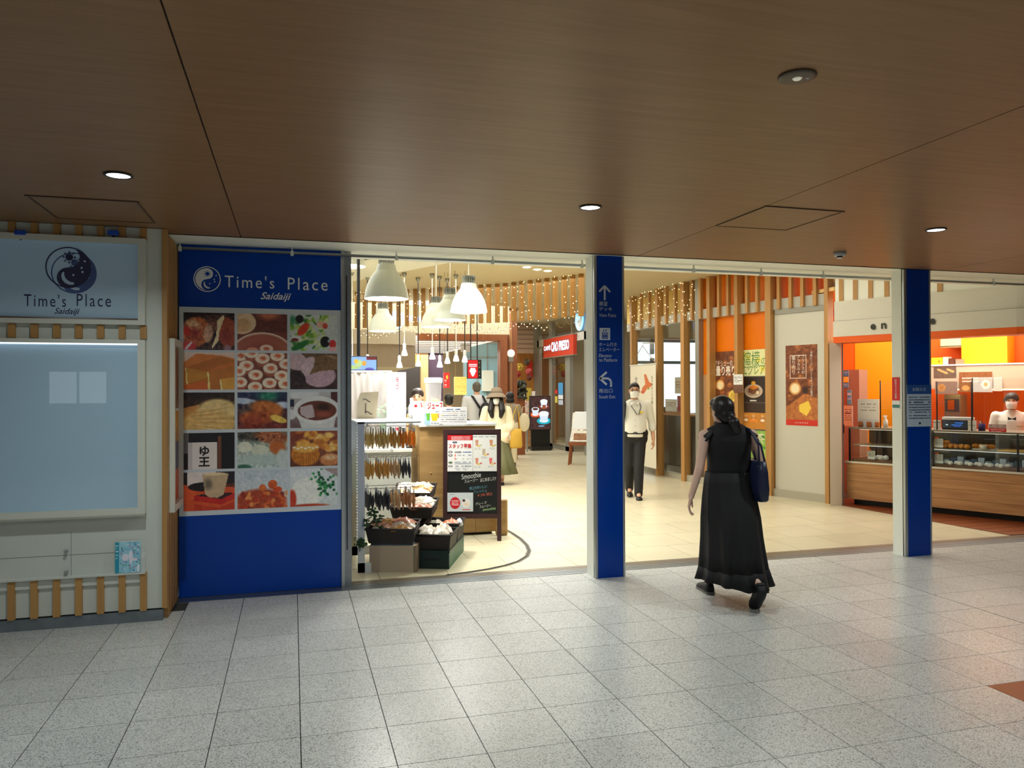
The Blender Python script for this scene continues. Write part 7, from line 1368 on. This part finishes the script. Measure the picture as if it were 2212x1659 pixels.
def head(mb, c, up, fw, s=1.):
    """skull, jaw, nose and ears round the head centre c"""
    c, up, fw = Vector(c), Vector(up).normalized(), Vector(fw); fw = (fw-up*fw.dot(up)).normalized(); rt = fw.cross(up); M = Matrix((rt, fw, up)).transposed()
    mb.ell(c+up*.025*s, (.074*s, .092*s, .088*s), 18, 12, M=M); mb.ell(c-up*.04*s+fw*.018*s, (.060*s, .068*s, .072*s), 16, 10, M=M); mb.ell(c-up*.088*s+fw*.048*s, (.026*s, .024*s, .02*s), 10, 8, M=M)
    cap(mb, c+fw*.086*s+up*.012*s, c+fw*.103*s-up*.022*s, .008*s, .013*s, 8)
    for q in (-1, 1): mb.ell(c+rt*q*.076*s-fw*.004*s-up*.005*s, (.010*s, .018*s, .031*s), 8, 8, M=M)
    return M
def face(parent, c, up, fw, s=1., mask=True, glasses=False, mouth=True):
    c, up, fw = Vector(c), Vector(up).normalized(), Vector(fw); fw = (fw-up*fw.dot(up)).normalized(); rt = fw.cross(up); M = Matrix((rt, fw, up)).transposed()
    for q in (-1, 1): 
        MB().ell(c+rt*q*.031*s+fw*.080*s+up*.014*s, (.013*s, .006*s, .0065*s), 10, 6, M=M).build('eye', EYE, parent, True)
        MB().ell(c+rt*q*.032*s+fw*.083*s+up*.034*s, (.020*s, .005*s, .004*s), 10, 6, M=M).build('eyebrow', HAIRB, parent, True)
    if mask:
        m = MB(); rg = []
        for j in range(7):
            t = j/6; z = .0-.098*t; rg.append([c+rt*(x*(.070-.022*abs(t-.4))*s)+fw*((.114-.014*abs(t-.35)-.062*abs(x)**2.4)*s)+up*(z*s) for x in np.linspace(-1, 1, 13)])
        rg2 = [[p-fw*.004*s for p in r] for r in rg]; m.rings(rg, 0, False); m.rings(rg2, 0, False); m.build('mask', MASKM, parent, True)
        for q in (-1, 1): MB().tube([c+rt*q*.066*s+fw*.055*s-up*.01*s, c+rt*q*.077*s+fw*.01*s+up*.012*s, c+rt*q*.078*s-fw*.012*s-up*.005*s], .0015*s, 5).build('mask_loop', MASKM, parent)
    elif mouth: MB().ell(c+fw*.084*s-up*.052*s, (.022*s, .006*s, .006*s), 10, 6, M=M).build('mouth', mat('lip', rgb(160, 90, 80), .5), parent, True)
    if glasses:
        for q in (-1, 1):
            cc = c+rt*q*.033*s+fw*.098*s+up*.012*s; MB().tube([cc+rt*(.026*s*math.cos(a))+up*(.018*s*math.sin(a)) for a in np.linspace(0, 2*PI, 15)], .002*s, 5).build('glasses_rim', BLACKM, parent); MB().tube([cc+rt*q*.026*s, c+rt*q*.079*s+up*.012*s], .0018*s, 5).build('glasses_arm', BLACKM, parent)
        MB().tube([c+rt*-.008*s+fw*.099*s+up*.014*s, c+rt*.008*s+fw*.099*s+up*.014*s], .002*s, 5).build('glasses_bridge', BLACKM, parent)
def shoe(parent, heel, toe, m, up=(0, 0, 1), sole=None, w=.043, h=.075, name='shoe'):
    heel, toe, up = Vector(heel), Vector(toe), Vector(up).normalized(); d = (toe-heel); ln = d.length; d.normalize(); up = (up-d*up.dot(d)).normalized(); rt = d.cross(up); mb = MB(); rg = []
    for t, ww, hh in ((-.04, .5, .5), (0, .72, .95), (.12, .82, 1.), (.3, .84, .95), (.5, .9, .72), (.7, 1., .55), (.86, .9, .42), (.96, .6, .32), (1., .25, .2)):
        c = heel+d*ln*t; rg.append([c+rt*(w*ww*x)+up*(z*h*hh+.012) for x, z in ((-1, 0), (-.98, .4), (-.7, .85), (0, 1), (.7, .85), (.98, .4), (1, 0), (0, 0))])
    s_ = mb.rings(rg, 0, True, (True, True)).build(name, m, parent, True); m2 = MB(); rg = []
    for t, ww in ((-.06, .5), (0, .78), (.3, .86), (.5, .9), (.7, 1.03), (.88, .92), (1.02, .3)):
        c = heel+d*ln*t; rg.append([c+rt*(w*ww*x)+up*z for x, z in ((-1, 0), (1, 0), (1, .02), (-1, .02))])
    m2.rings(rg, 0, True, (True, True)).build('sole', sole or BLACKP, s_)
    return s_
def loft(parent, name, m, secs, n=40, pleat=0, amp=0, cap_=(False, False), phase=0., hem=0., thick=True):
    """secs: (cx, cy, z, rx, ry, pleat weight) from top to bottom"""
    rg = []
    for k, (cx, cy, z, rx, ry, pw) in enumerate(secs):
        r = []
        for i in range(n):
            a = 2*PI*i/n; q = 1+amp*pw*(math.sin(pleat*a+phase+.4*math.sin(3*a))+.35*math.sin((pleat*2+1)*a+1)); r.append(V(cx+rx*q*math.cos(a), cy+ry*q*math.sin(a), z+(hem*math.sin(2*a+.6) if k == len(secs)-1 else 0)))
        rg.append(r)
    mb = MB(); mb.rings(rg, 0, True, cap_); o = mb.build(name, m, parent, True)
    if thick: s = o.modifiers.new('t', 'SOLIDIFY'); s.thickness = .004; s.offset = -1
    return o
# ------------------------------------------------------------------ woman in black walking in
BLK = mat('black_cloth', rgb(9, 9, 12), .75, bump=.25, bscale=400); BLKS = mat('black_chiffon', rgb(13, 14, 18), .6, bump=.2, bscale=500); NAVYB = mat('navy_leather', rgb(28, 34, 62), .4, bump=.2, bscale=200)
wm = thing('person', 'woman in a long black sleeveless dress walking in with a navy shoulder bag', 'person', (3.215, 5.27, 0), -.22)
b = MB(); hc = V(-.035, .03, 1.448); head(b, hc, (-.06, .08, 1), (-.42, .9, -.06), .98); cap(b, (-.02, .0, 1.30), (-.03, .02, 1.385), .052, .047)
chain(b, [(-.15, 0, 1.265), (0, -.005, 1.275), (.15, 0, 1.265)], [.05, .07, .05]); chain(b, [(0, 0, 1.22), (0, .01, 1.08), (0, .01, .92)], [.08, .08, .08]); chain(b, [(-.08, .01, .86), (.08, .01, .86)], [.11, .11])
# arms: left hangs out behind, right swings beside the bag
La = [V(-.185, -.005, 1.265), V(-.238, -.045, 1.02), V(-.300, -.03, .80)]; chain(b, La, [.045, .035, .024]); hand(b, La[2], (-.18, .12, -1), (.35, 1, 0), (1, -.3, 0), .95, .55)
Ra = [V(.185, .0, 1.265), V(.262, .035, 1.04), V(.258, .10, .86)]; chain(b, Ra, [.045, .035, .024]); hand(b, Ra[2], (-.05, .12, -1), (-.35, 1, 0), (-1, -.3, 0), .95, .75)
Lk, Ll = V(-.085, .20, .44), V(-.088, .215, .085); chain(b, [(-.085, .02, .82), Lk, Ll], [.085, .055, .034]); cap(b, Ll, Ll+V(0, .07, -.035), .03, .026)
Rk, Rl = V(.095, -.02, .45), V(.105, -.315, .20); chain(b, [(.085, .0, .82), Rk, Rl], [.085, .055, .034]); cap(b, Rl, Rl+V(0, .05, -.07), .03, .026)
remesh(b, 'body', SKINP, wm, .0065, 3)
h = MB(); up = V(-.06, .08, 1).normalized(); fw = V(-.42, .9, 0).normalized(); rt = fw.cross(up); M = Matrix((rt, fw, up)).transposed()
h.ell(hc+up*.035-fw*.012, (.083, .094, .09), 18, 12, M=M); h.ell(hc-fw*.045-up*.03, (.072, .06, .075), 16, 10, M=M); h.ell(hc+up*.06+fw*.04, (.07, .06, .05), 14, 10, M=M)
for q in (-1, 1): h.ell(hc+rt*q*.066+up*.0-fw*.02, (.02, .045, .06), 10, 8, M=M)
chain(h, [hc-fw*.085-up*.055, hc-fw*.115-up*.085, hc-fw*.112-up*.14+rt*.02, hc-fw*.095-up*.20+rt*.03], [.034, .043, .042, .022]); remesh(h, 'hair', HAIRB, wm, .007, 2); MB().lathe([(.03, -.012), (.036, 0), (.03, .012)], hc-fw*.098-up*.064, 14, ax='y').build('hair_tie', BLKS, wm, True)
face(wm, hc, (-.06, .08, 1), (-.42, .9, -.06), .98, False)
def torso(mb, secs, n=28):
    rg = []
    for cx, cy, z, rx, ry in secs: rg.append([V(cx+rx*math.copysign(abs(math.cos(a))**.85, math.cos(a)), cy+ry*math.copysign(abs(math.sin(a))**.85, math.sin(a)), z) for a in np.linspace(0, 2*PI, n, endpoint=False)])
    mb.rings(rg, 0, True, (True, True))
bd = MB(); torso(bd, [(0, .01, .90, .165, .115), (0, .01, .97, .160, .112), (0, .008, 1.06, .158, .112), (0, .004, 1.15, .168, .118), (0, 0, 1.22, .176, .116), (0, -.004, 1.28, .168, .098), (-.005, -.004, 1.32, .12, .08), (-.015, 0, 1.345, .07, .065)]); chain(bd, [(-.128, 0, 1.272), (-.06, -.005, 1.305), (0, -.005, 1.31), (.06, -.005, 1.305), (.128, 0, 1.272)], [.058, .062, .064, .062, .058]); remesh(bd, 'bodice', BLK, wm, .008, 4)
cl = [V(.062*math.cos(a)-.025, .062*math.sin(a)+.008, 1.345+.012*math.sin(a)) for a in np.linspace(0, 2*PI, 17)]; MB().tube(cl, .02, 8).build('collar', BLK, wm, True)
for q in (-1, 1):
    m = MB(); rg = []
    for j in range(5):
        t = j/4; rg.append([V(q*(.148+.052*t+.012*math.sin(7*a)*t), (.078+.014*t)*math.sin(a)*1.0, 1.285+.03*math.cos(a)-.055*t*(.55+.45*abs(math.sin(a)))) for a in np.linspace(-1.9, 1.9, 29)])
    o = m.rings(rg, 0, False).build('frill_sleeve', BLKS, wm, True); s = o.modifiers.new('t', 'SOLIDIFY'); s.thickness = .003
loft(wm, 'skirt', BLK, [(0, .005, .985, .172, .122, .1), (0, .0, .90, .182, .135, .35), (.002, -.012, .80, .196, .165, .6), (.005, -.03, .65, .212, .215, .8), (.008, -.04, .5, .218, .245, .9), (.012, -.045, .38, .228, .268, 1.), (.016, -.05, .27, .240, .286, 1.1)], 96, 11, .05, thick=True)
loft(wm, 'hem_frill', BLK, [(.016, -.05, .275, .240, .286, 1.1), (.018, -.05, .23, .250, .297, 1.3), (.022, -.052, .165, .268, .316, 1.5)], 96, 11, .05, hem=.022, phase=.2)
shoe(wm, (-.088, .175, 0), (-.105, .415, 0), BLKS, sole=mat('sole_grey', rgb(120, 118, 112), .7), w=.045, h=.085)
shoe(wm, Rl+V(0, -.045, .012), V(.115, -.20, .0), BLKS, up=(0, -.8, .35), sole=mat('sole_black', rgb(22, 22, 24), .7), w=.046, h=.075)
# shoulder bag
bag = thing('shoulder_bag', 'navy leather tote hanging from the right shoulder of the woman in black', 'bag', base_mx(wm)@V(.196, -.085, .775), -.22+.12)
rg = []
for z, w, d in ((0, .034, .10), (.012, .044, .118), (.09, .052, .122), (.22, .044, .112), (.30, .03, .102)): rg.append([V(w*math.copysign(abs(math.cos(a))**.6, math.cos(a)), d*math.copysign(abs(math.sin(a))**.5, math.sin(a)), z) for a in np.linspace(0, 2*PI, 28, endpoint=False)])
MB().rings(rg, 0, True, (True, True)).build('pouch', NAVYB, bag, True)
for q in (-1, 1): MB().tube([V(.026*q, -.075, .27), V(.01*q-.01, -.055, .42), V(-.055, .02+.012*q, .535), V(-.062, .06+.012*q, .548), V(-.05, .085, .53), V(.01*q-.005, .085, .42), V(.026*q, .075, .27)], .008, 8).build('handle', NAVYB, bag, True)
for q in (-.07, .07): MB().ell((-.032, q, .265), (.004, .008, .008), 8, 6).build('rivet', MATS['chrome'], bag)
# ------------------------------------------------------------------ man in white shirt
def walker(t, H, skin, hair, shirt, pants, vox=.009, fwd=0., legs=None, arms=None, sleeves='short', hd=(0, 1, -.05), hup=(0, 0, 1), belly=.0, bottom=True, hands=True):
    k = H/1.72; b = MB(); hc = V(0, .03, 1.575)*k; head(b, hc, hup, hd, k*.98); cap(b, V(0, 0, 1.40)*k, V(0, .015, 1.5)*k, .058*k, .054*k)
    legs = legs or ((V(-.09, 0, .88), V(-.095, .03, .48), V(-.095, -.02, .09)), (V(.09, 0, .88), V(.095, .05, .48), V(.095, .04, .09)))
    arms = arms or ((V(-.2, 0, 1.37), V(-.255, -.03, 1.09), V(-.27, .06, .86)), (V(.2, 0, 1.37), V(.255, -.03, 1.09), V(.27, .06, .86)))
    legs = [[p*k for p in l] for l in legs]; arms = [[p*k for p in a] for a in arms]
    chain(b, [V(-.14, 0, 1.36)*k, V(.14, 0, 1.36)*k], [.052*k]*2); chain(b, [V(0, 0, 1.3)*k, V(0, 0, 1.0)*k], [.09*k, .09*k])
    for q, a in zip((-1, 1), arms):
        chain(b, a, [.047*k, .038*k, .027*k])
        if hands: hand(b, a[2], (a[2]-a[1]).normalized()*.6+V(0, .1, -1), (-q*.3, 1, 0), (-q, -.2, 0), k, .5)
    for l in legs: chain(b, l, [.085*k, .058*k, .042*k]); cap(b, l[2], l[2]+V(0, .08, -.045)*k, .036*k, .03*k)
    remesh(b, 'body', skin, t, vox, 3)
    s = MB(); torso(s, [(0, .01, .90*k, .158*k+belly*.4, .118*k+belly), (0, .012, .98*k, .168*k+belly*.5, .128*k+belly*1.2), (0, .012, 1.08*k, .168*k+belly*.5, .130*k+belly*1.1), (0, .006, 1.20*k, .176*k, .128*k+belly*.4), (0, 0, 1.30*k, .186*k, .124*k), (0, -.004, 1.37*k, .18*k, .10*k), (0, -.004, 1.42*k, .125*k, .08*k), (0, .004, 1.455*k, .07*k, .066*k)]); chain(s, [V(-.14, 0, 1.362)*k, V(.14, 0, 1.362)*k], [.066*k, .066*k])
    for a in arms:
        e = a[0].lerp(a[1], .62) if sleeves == 'short' else a[1].lerp(a[2], .25)
        chain(s, [a[0], e] if sleeves == 'short' else [a[0], a[1], e], [.066*k, .058*k] if sleeves == 'short' else [.066*k, .054*k, .05*k])
        if sleeves == 'roll': d = (e-a[1]).normalized(); cap(s, e-d*.02, e+d*.02, .056*k, .056*k)
    remesh(s, 'shirt', shirt, t, vox*1.1, 4)
    if bottom:
        p = MB(); chain(p, [V(-.075, .01, .95)*k, V(.075, .01, .95)*k], [.12*k+belly*.5]*2); chain(p, [V(-.075, -.005, .88)*k, V(.075, -.005, .88)*k], [.125*k]*2)
        for l in legs: chain(p, [l[0], l[1], l[2]+V(0, 0, -.015)], [.105*k, .078*k, .062*k])
        remesh(p, 'trousers', pants, t, vox*1.1, 4)
    return k, hc, legs, arms
WSH = mat('white_shirt', rgb(226, 224, 214), .7, bump=.3, bscale=30); TRB = mat('black_trousers', rgb(26, 26, 28), .7, bump=.3, bscale=30)
mn = thing('person', 'masked man with glasses in a white shirt and black trousers walking out', 'person', (4.90, 10.62, 0), 2.80)
k, hc, legs, arms = walker(mn, 1.735, SKIN, HAIRB, WSH, TRB, .008, legs=((V(-.075, 0, .88), V(-.055, .10, .48), V(-.045, .13, .09)), (V(.085, 0, .88), V(.075, .03, .5), V(.06, -.20, .13))), arms=((V(-.2, 0, 1.37), V(-.262, -.03, 1.10), V(-.275, .03, .86)), (V(.2, 0, 1.37), V(.26, -.04, 1.10), V(.26, -.10, .87))), sleeves='roll', belly=.018)
h = MB(); h.ell(hc+V(0, -.012, .048), (.082, .092, .082), 18, 12); h.ell(hc+V(0, -.045, -.01), (.07, .055, .07), 14, 10); h.ell(hc+V(0, .045, .085), (.066, .045, .036), 14, 10); remesh(h, 'hair', HAIRB, mn, .008, 2); face(mn, hc, (0, 0, 1), (0, 1, -.05), .99, True, True)
for (l, dy) in ((legs[0], .19), (legs[1], .18)): shoe(mn, V(l[2].x, l[2].y-.06, max(0, l[2].z-.10)), V(l[2].x, l[2].y+dy, max(0, l[2].z-.12)), mat('black_leather', rgb(20, 20, 20), .35), w=.046, h=.07)
zb = .965*k; m = MB(); rg = [[V(.205*math.cos(a), .012+.148*math.sin(a), zb+dz) for a in np.linspace(0, 2*PI, 40, endpoint=False)] for dz in (-.018, .018)]; m.rings(rg).build('belt', BLACKM, mn, True); MB().box((-.022, .155, zb-.014), (.022, .166, zb+.014)).build('belt_buckle', MATS['chrome'], mn)
MB().tube([V(.055, .02, 1.475), V(.05, .14, 1.36), V(-.03, .165, 1.24)], .006, 6).build('lanyard', mat('lanyard_dark', rgb(50, 54, 60), .6), mn, True); MB().tube([V(-.055, .02, 1.475), V(-.09, .13, 1.36), V(-.05, .165, 1.24)], .006, 6).build('lanyard', mat('lanyard_dark', rgb(50, 54, 60), .6), mn, True)
MB().box((-.115, .142, 1.265), (-.06, .155, 1.29)).build('name_badge', mat('badge_yellow', rgb(230, 200, 50), .5), mn)
for z in (1.32, 1.24, 1.16, 1.08): MB().ell((0, .160+.012*(1.3-z), z), (.006, .004, .006), 8, 6).build('shirt_button', SLATW, mn)
for q in (-1, 1): MB().prism([V(q*.012, .105, 1.425), V(q*.075, .085, 1.43), V(q*.055, .125, 1.375)], (0, .006, 0)).build('collar_wing', WSH, mn)
bpk = thing('backpack', 'black backpack worn by the man in the white shirt', 'backpack', (0, 0, 0)); bpk.location = base_mx(mn)@V(0, -.2, 0); bpk.rotation_euler = (0, 0, 2.80)
m = MB(); m.ell((0, -.03, 1.2), (.16, .08, .22), 16, 12); m.ell((0, -.02, 1.05), (.16, .09, .12), 16, 10); remesh(m, 'pack', TRB, bpk, .015, 3)
MB().tube([V(.13, .10, 1.40), V(.135, .20, 1.435), V(.155, .325, 1.36), V(.165, .345, 1.22), V(.185, .27, 1.08), V(.18, .10, 1.0)], [.02, .022, .026, .026, .018, .014], 8).build('strap', TRB, bpk, True)
# ------------------------------------------------------------------ woman in bucket hat
CRB = mat('cream_blouse', rgb(226, 218, 190), .7, bump=.3, bscale=24); OLV = mat('olive_skirt', rgb(104, 106, 76), .75, bump=.2, bscale=40)
q = G(1088, 1046); hw = thing('person', 'woman in a beige bucket hat, cream blouse and olive skirt', 'person', (q.x-.12, q.y, 0), 2.86)
k, hc, legs, arms = walker(hw, 1.60, SKINP, HAIRB, CRB, OLV, .011, sleeves='roll', bottom=False, hd=(.12, 1, -.15), arms=((V(-.19, 0, 1.36), V(-.25, .0, 1.10), V(-.22, .10, .92)), (V(.19, 0, 1.36), V(.25, .0, 1.10), V(.24, .08, .88))))
s = MB(); chain(s, [V(-.1, .01, 1.0)*k, V(.1, .01, 1.0)*k], [.14, .14]); chain(s, [V(-.12, .01, .88)*k, V(.12, .01, .88)*k], [.15, .15]); 
for a in arms: chain(s, [a[0], a[1], a[1].lerp(a[2], .3)], [.08, .085, .08])
remesh(s, 'blouse_hem', CRB, hw, .014, 4)
loft(hw, 'skirt', OLV, [(0, 0, .90*k, .16, .13, .1), (0, 0, .75*k, .2, .17, .4), (-.01, -.01, .5*k, .25, .22, .8), (-.03, -.02, .2*k, .32, .28, 1.)], 60, 7, .05)
m = MB(); m.ell(hc+V(0, -.01, .03), (.09, .1, .1), 16, 10)
for q_ in (-1, 1): chain(m, [hc+V(q_*.07, .02, 0), hc+V(q_*.085, .055, -.12), hc+V(q_*.095, .085, -.2), hc+V(q_*.075, .11, -.30)], [.042, .055, .058, .034])
m.ell(hc+V(0, -.06, -.12), (.09, .05, .18), 12, 10); remesh(m, 'hair', HAIRB, hw, .011, 2); face(hw, hc, (0, 0, 1), (.12, 1, -.15), .95, True)
HATM = mat('hat_felt', rgb(142, 126, 108), .85, bump=.3, bscale=120); ht = thing('bucket_hat', 'beige bucket hat with a drooping brim worn by the woman in olive', 'hat', (0, 0, 0)); ht.location = base_mx(hw)@(hc+V(0, 0, .055)); ht.rotation_euler = (.12, 0, 2.86)
MB().lathe([(.0, .135), (.05, .132), (.085, .115), (.098, .07), (.108, .03)], (0, 0, 0), 28, cap=False).build('crown', HATM, ht, True); o = MB().lathe([(.108, .03), (.125, .015), (.165, -.03), (.178, -.05)], (0, 0, 0), 28, cap=False).build('brim', HATM, ht, True); s = o.modifiers.new('t', 'SOLIDIFY'); s.thickness = .006; MB().lathe([(.108, .03), (.111, .03), (.106, .055), (.104, .055)], (0, 0, 0), 28, cap=False).build('band', mat('hat_band', rgb(110, 96, 82), .8), ht, True)
for l in legs: shoe(hw, V(l[2].x, l[2].y-.05, 0), V(l[2].x, l[2].y+.18, 0), BLKS, w=.04, h=.06)
yb2 = thing('yellow_bag', 'mustard yellow tote at the side of the woman in the hat', 'bag', (0, 0, 0)); yb2.location = base_mx(hw)@V(-.33, .02, 0); yb2.rotation_euler = (0, 0, 2.86+.4); rg = [[V(w*math.cos(a), d*math.sin(a), z) for a in np.linspace(0, 2*PI, 18, endpoint=False)] for z, w, d in ((.62, .10, .03), (.66, .12, .05), (.85, .11, .04), (.95, .10, .02))]; MB().rings(rg, 0, True, (True, True)).build('pouch', mat('mustard_cloth', rgb(196, 156, 60), .7), yb2, True); MB().tube([V(.07, 0, .94), V(.04, .0, 1.2), V(-.02, 0, 1.34), V(-.05, 0, 1.2), V(-.07, 0, .94)], .008, 6).build('strap', mat('mustard_cloth', rgb(196, 156, 60), .7), yb2, True)
# ------------------------------------------------------------------ others further in
GSH = mat('grey_white_polo', rgb(206, 206, 210), .7, bump=.3, bscale=24)
def facing(px, Y, z=0): p = P(px, 840, Y); return (p.x, Y, z)
gm = thing('person', 'grey haired man in a pale polo shirt seen from behind with rucksack straps', 'person', facing(1030, 14.3), -.1)
k, hc, legs, arms = walker(gm, 1.80, SKIN, HAIRG, GSH, TRB, .012); m = MB(); m.ell(hc+V(0, -.015, .045), (.083, .095, .08), 16, 10); m.ell(hc+V(0, -.05, -.015), (.072, .055, .07), 14, 10); remesh(m, 'hair', HAIRG, gm, .012, 2); face(gm, hc, (0, 0, 1), (0, 1, 0), 1, False)
for l in legs: shoe(gm, V(l[2].x, l[2].y-.06, 0), V(l[2].x, l[2].y+.19, 0), BLKS)
bp2 = thing('backpack', 'black rucksack hanging on the right side of the grey haired man', 'backpack', base_mx(gm)@V(.10, -.22, 0), -.1); m = MB(); m.ell((.03, -.02, 1.15), (.13, .08, .24), 14, 10); m.ell((.03, -.01, .98), (.13, .09, .12), 14, 10); remesh(m, 'pack', TRB, bp2, .016, 3); MB().tube([V(-.20, .22, 1.49), V(-.19, .13, 1.485), V(-.13, .075, 1.38), V(-.03, .055, 1.22)], .022, 8).build('strap', TRB, bp2, True); MB().tube([V(.0, .22, 1.49), V(.01, .13, 1.485), V(.05, .075, 1.38), V(.06, .04, 1.28)], .022, 8).build('strap', TRB, bp2, True)
def _stripe(nt, b, N, K):
    g = N('ShaderNodeTexCoord'); w = N('ShaderNodeTexWave'); w.inputs['Scale'].default_value = 7; w.inputs['Distortion'].default_value = 3; w.bands_direction = 'X'; K(g.outputs['Object'], w.inputs[0]); cr = N('ShaderNodeValToRGB'); cr.color_ramp.elements[0].color = (*rgb(120, 134, 140), 1); cr.color_ramp.elements[1].color = (*rgb(186, 146, 90), 1); cr.color_ramp.elements[0].position = .4; cr.color_ramp.elements[1].position = .6; K(w.outputs[0], cr.inputs[0]); K(cr.outputs[0], b.inputs['Base Color']); b.inputs['Roughness'].default_value = .8
STR = ramp_mat('striped_cloth', _stripe); CRT = mat('cream_trousers', rgb(226, 214, 184), .8)
q = G(1112, 1006); sw2 = thing('person', 'dark haired woman in a striped top and cream trousers walking away', 'person', (q.x-.1, q.y, 0), -.2)
k, hc, legs, arms = walker(sw2, 1.58, SKINP, HAIRB, STR, CRT, .012, arms=((V(-.19, 0, 1.36), V(-.24, -.03, 1.10), V(-.20, .08, .9)), (V(.19, 0, 1.36), V(.28, .05, 1.12), V(.30, .2, 1.02)))); m = MB(); m.ell(hc+V(0, -.012, .03), (.092, .104, .1), 16, 10); m.ell(hc+V(0, -.035, -.06), (.098, .08, .075), 16, 10); remesh(m, 'hair', HAIRB, sw2, .012, 2); face(sw2, hc, (0, 0, 1), (0, 1, 0), .95, True)
for l in legs: shoe(sw2, V(l[2].x, l[2].y-.05, 0), V(l[2].x, l[2].y+.17, 0), BLKS, w=.04)
tb = thing('canvas_tote', 'rounded cream tote bag on the arm of the striped woman', 'bag', base_mx(sw2)@V(.30, -.02, 0), -.2); m = MB(); m.ell((0, 0, .92), (.12, .05, .2), 16, 12); remesh(m, 'pouch', CRT, tb, .012, 2); MB().tube([V(-.06, 0, 1.08), V(-.03, 0, 1.25), V(.03, 0, 1.25), V(.06, 0, 1.08)], .008, 6).build('handle', CRT, tb, True)
def staff(px, Y, H, lb, shirt, back, hairm, rz, z=0, vox=.012):
    t = thing('person', lb, 'person', facing(px, Y, z), rz); k, hc, legs, arms = walker(t, H, SKIN, hairm, shirt, TRB, vox, hands=True); m = MB(); m.ell(hc+V(0, -.012, .045), (.084, .096, .082), 16, 10); m.ell(hc+V(0, -.05, -.015), (.074, .055, .075), 14, 10); m.ell(hc+V(0, .05, .08), (.062, .04, .034), 12, 8); remesh(m, 'hair', hairm, t, vox, 2); face(t, hc, (0, 0, 1), (0, 1, -.05), k, not back, False)
    for l in legs: shoe(t, V(l[2].x, l[2].y-.06, 0), V(l[2].x, l[2].y+.18, 0), BLKS)
    return t
staff(902, 9.75, 1.66, 'stall worker in dark clothes behind the juice counter', mat('dark_uniform', rgb(44, 40, 44), .7), True, HAIRD, 2.9)
staff(970, 13.4, 1.56, 'short black haired worker in a white shirt seen from behind', WSH, True, HAIRB, -.1)
cq = bl(2186, 900, .98)
ck = thing('person', 'masked bakery clerk in a white shirt and dark tie behind the counter', 'person', (cq.x, cq.y, 0), math.atan2(-(-cq.x), -cq.y)); k, hc, legs, arms = walker(ck, 1.57, SKIN, HAIRD, WSH, TRB, .010, arms=((V(-.2, 0, 1.37), V(-.26, .03, 1.10), V(-.17, .26, 1.06)), (V(.2, 0, 1.37), V(.26, .03, 1.10), V(.17, .26, 1.06))), hd=(.1, 1, -.2))
m = MB(); m.ell(hc+V(0, -.012, .045), (.083, .094, .08), 16, 10); m.ell(hc+V(0, -.045, -.0), (.075, .055, .075), 14, 10); m.ell(hc+V(.05, -.06, .02), (.05, .04, .05), 10, 8); remesh(m, 'hair', HAIRD, ck, .010, 2); face(ck, hc, (0, 0, 1), (.1, 1, -.2), .93, True)
MB().prism([V(-.05, .135, 1.36)*k, V(0, .15, 1.335)*k, V(.05, .135, 1.36)*k, V(.05, .135, 1.31)*k, V(0, .15, 1.325)*k, V(-.05, .135, 1.31)*k], (0, .012, 0)).build('bow_tie', BLACKM, ck); MB().box((-.12, .145*k, 1.22*k), (-.05, .158*k, 1.235*k)).build('name_badge', mat('badge_gold', rgb(206, 180, 110), .4), ck)
for l in legs: shoe(ck, V(l[2].x, l[2].y-.06, 0), V(l[2].x, l[2].y+.18, 0), BLKS)
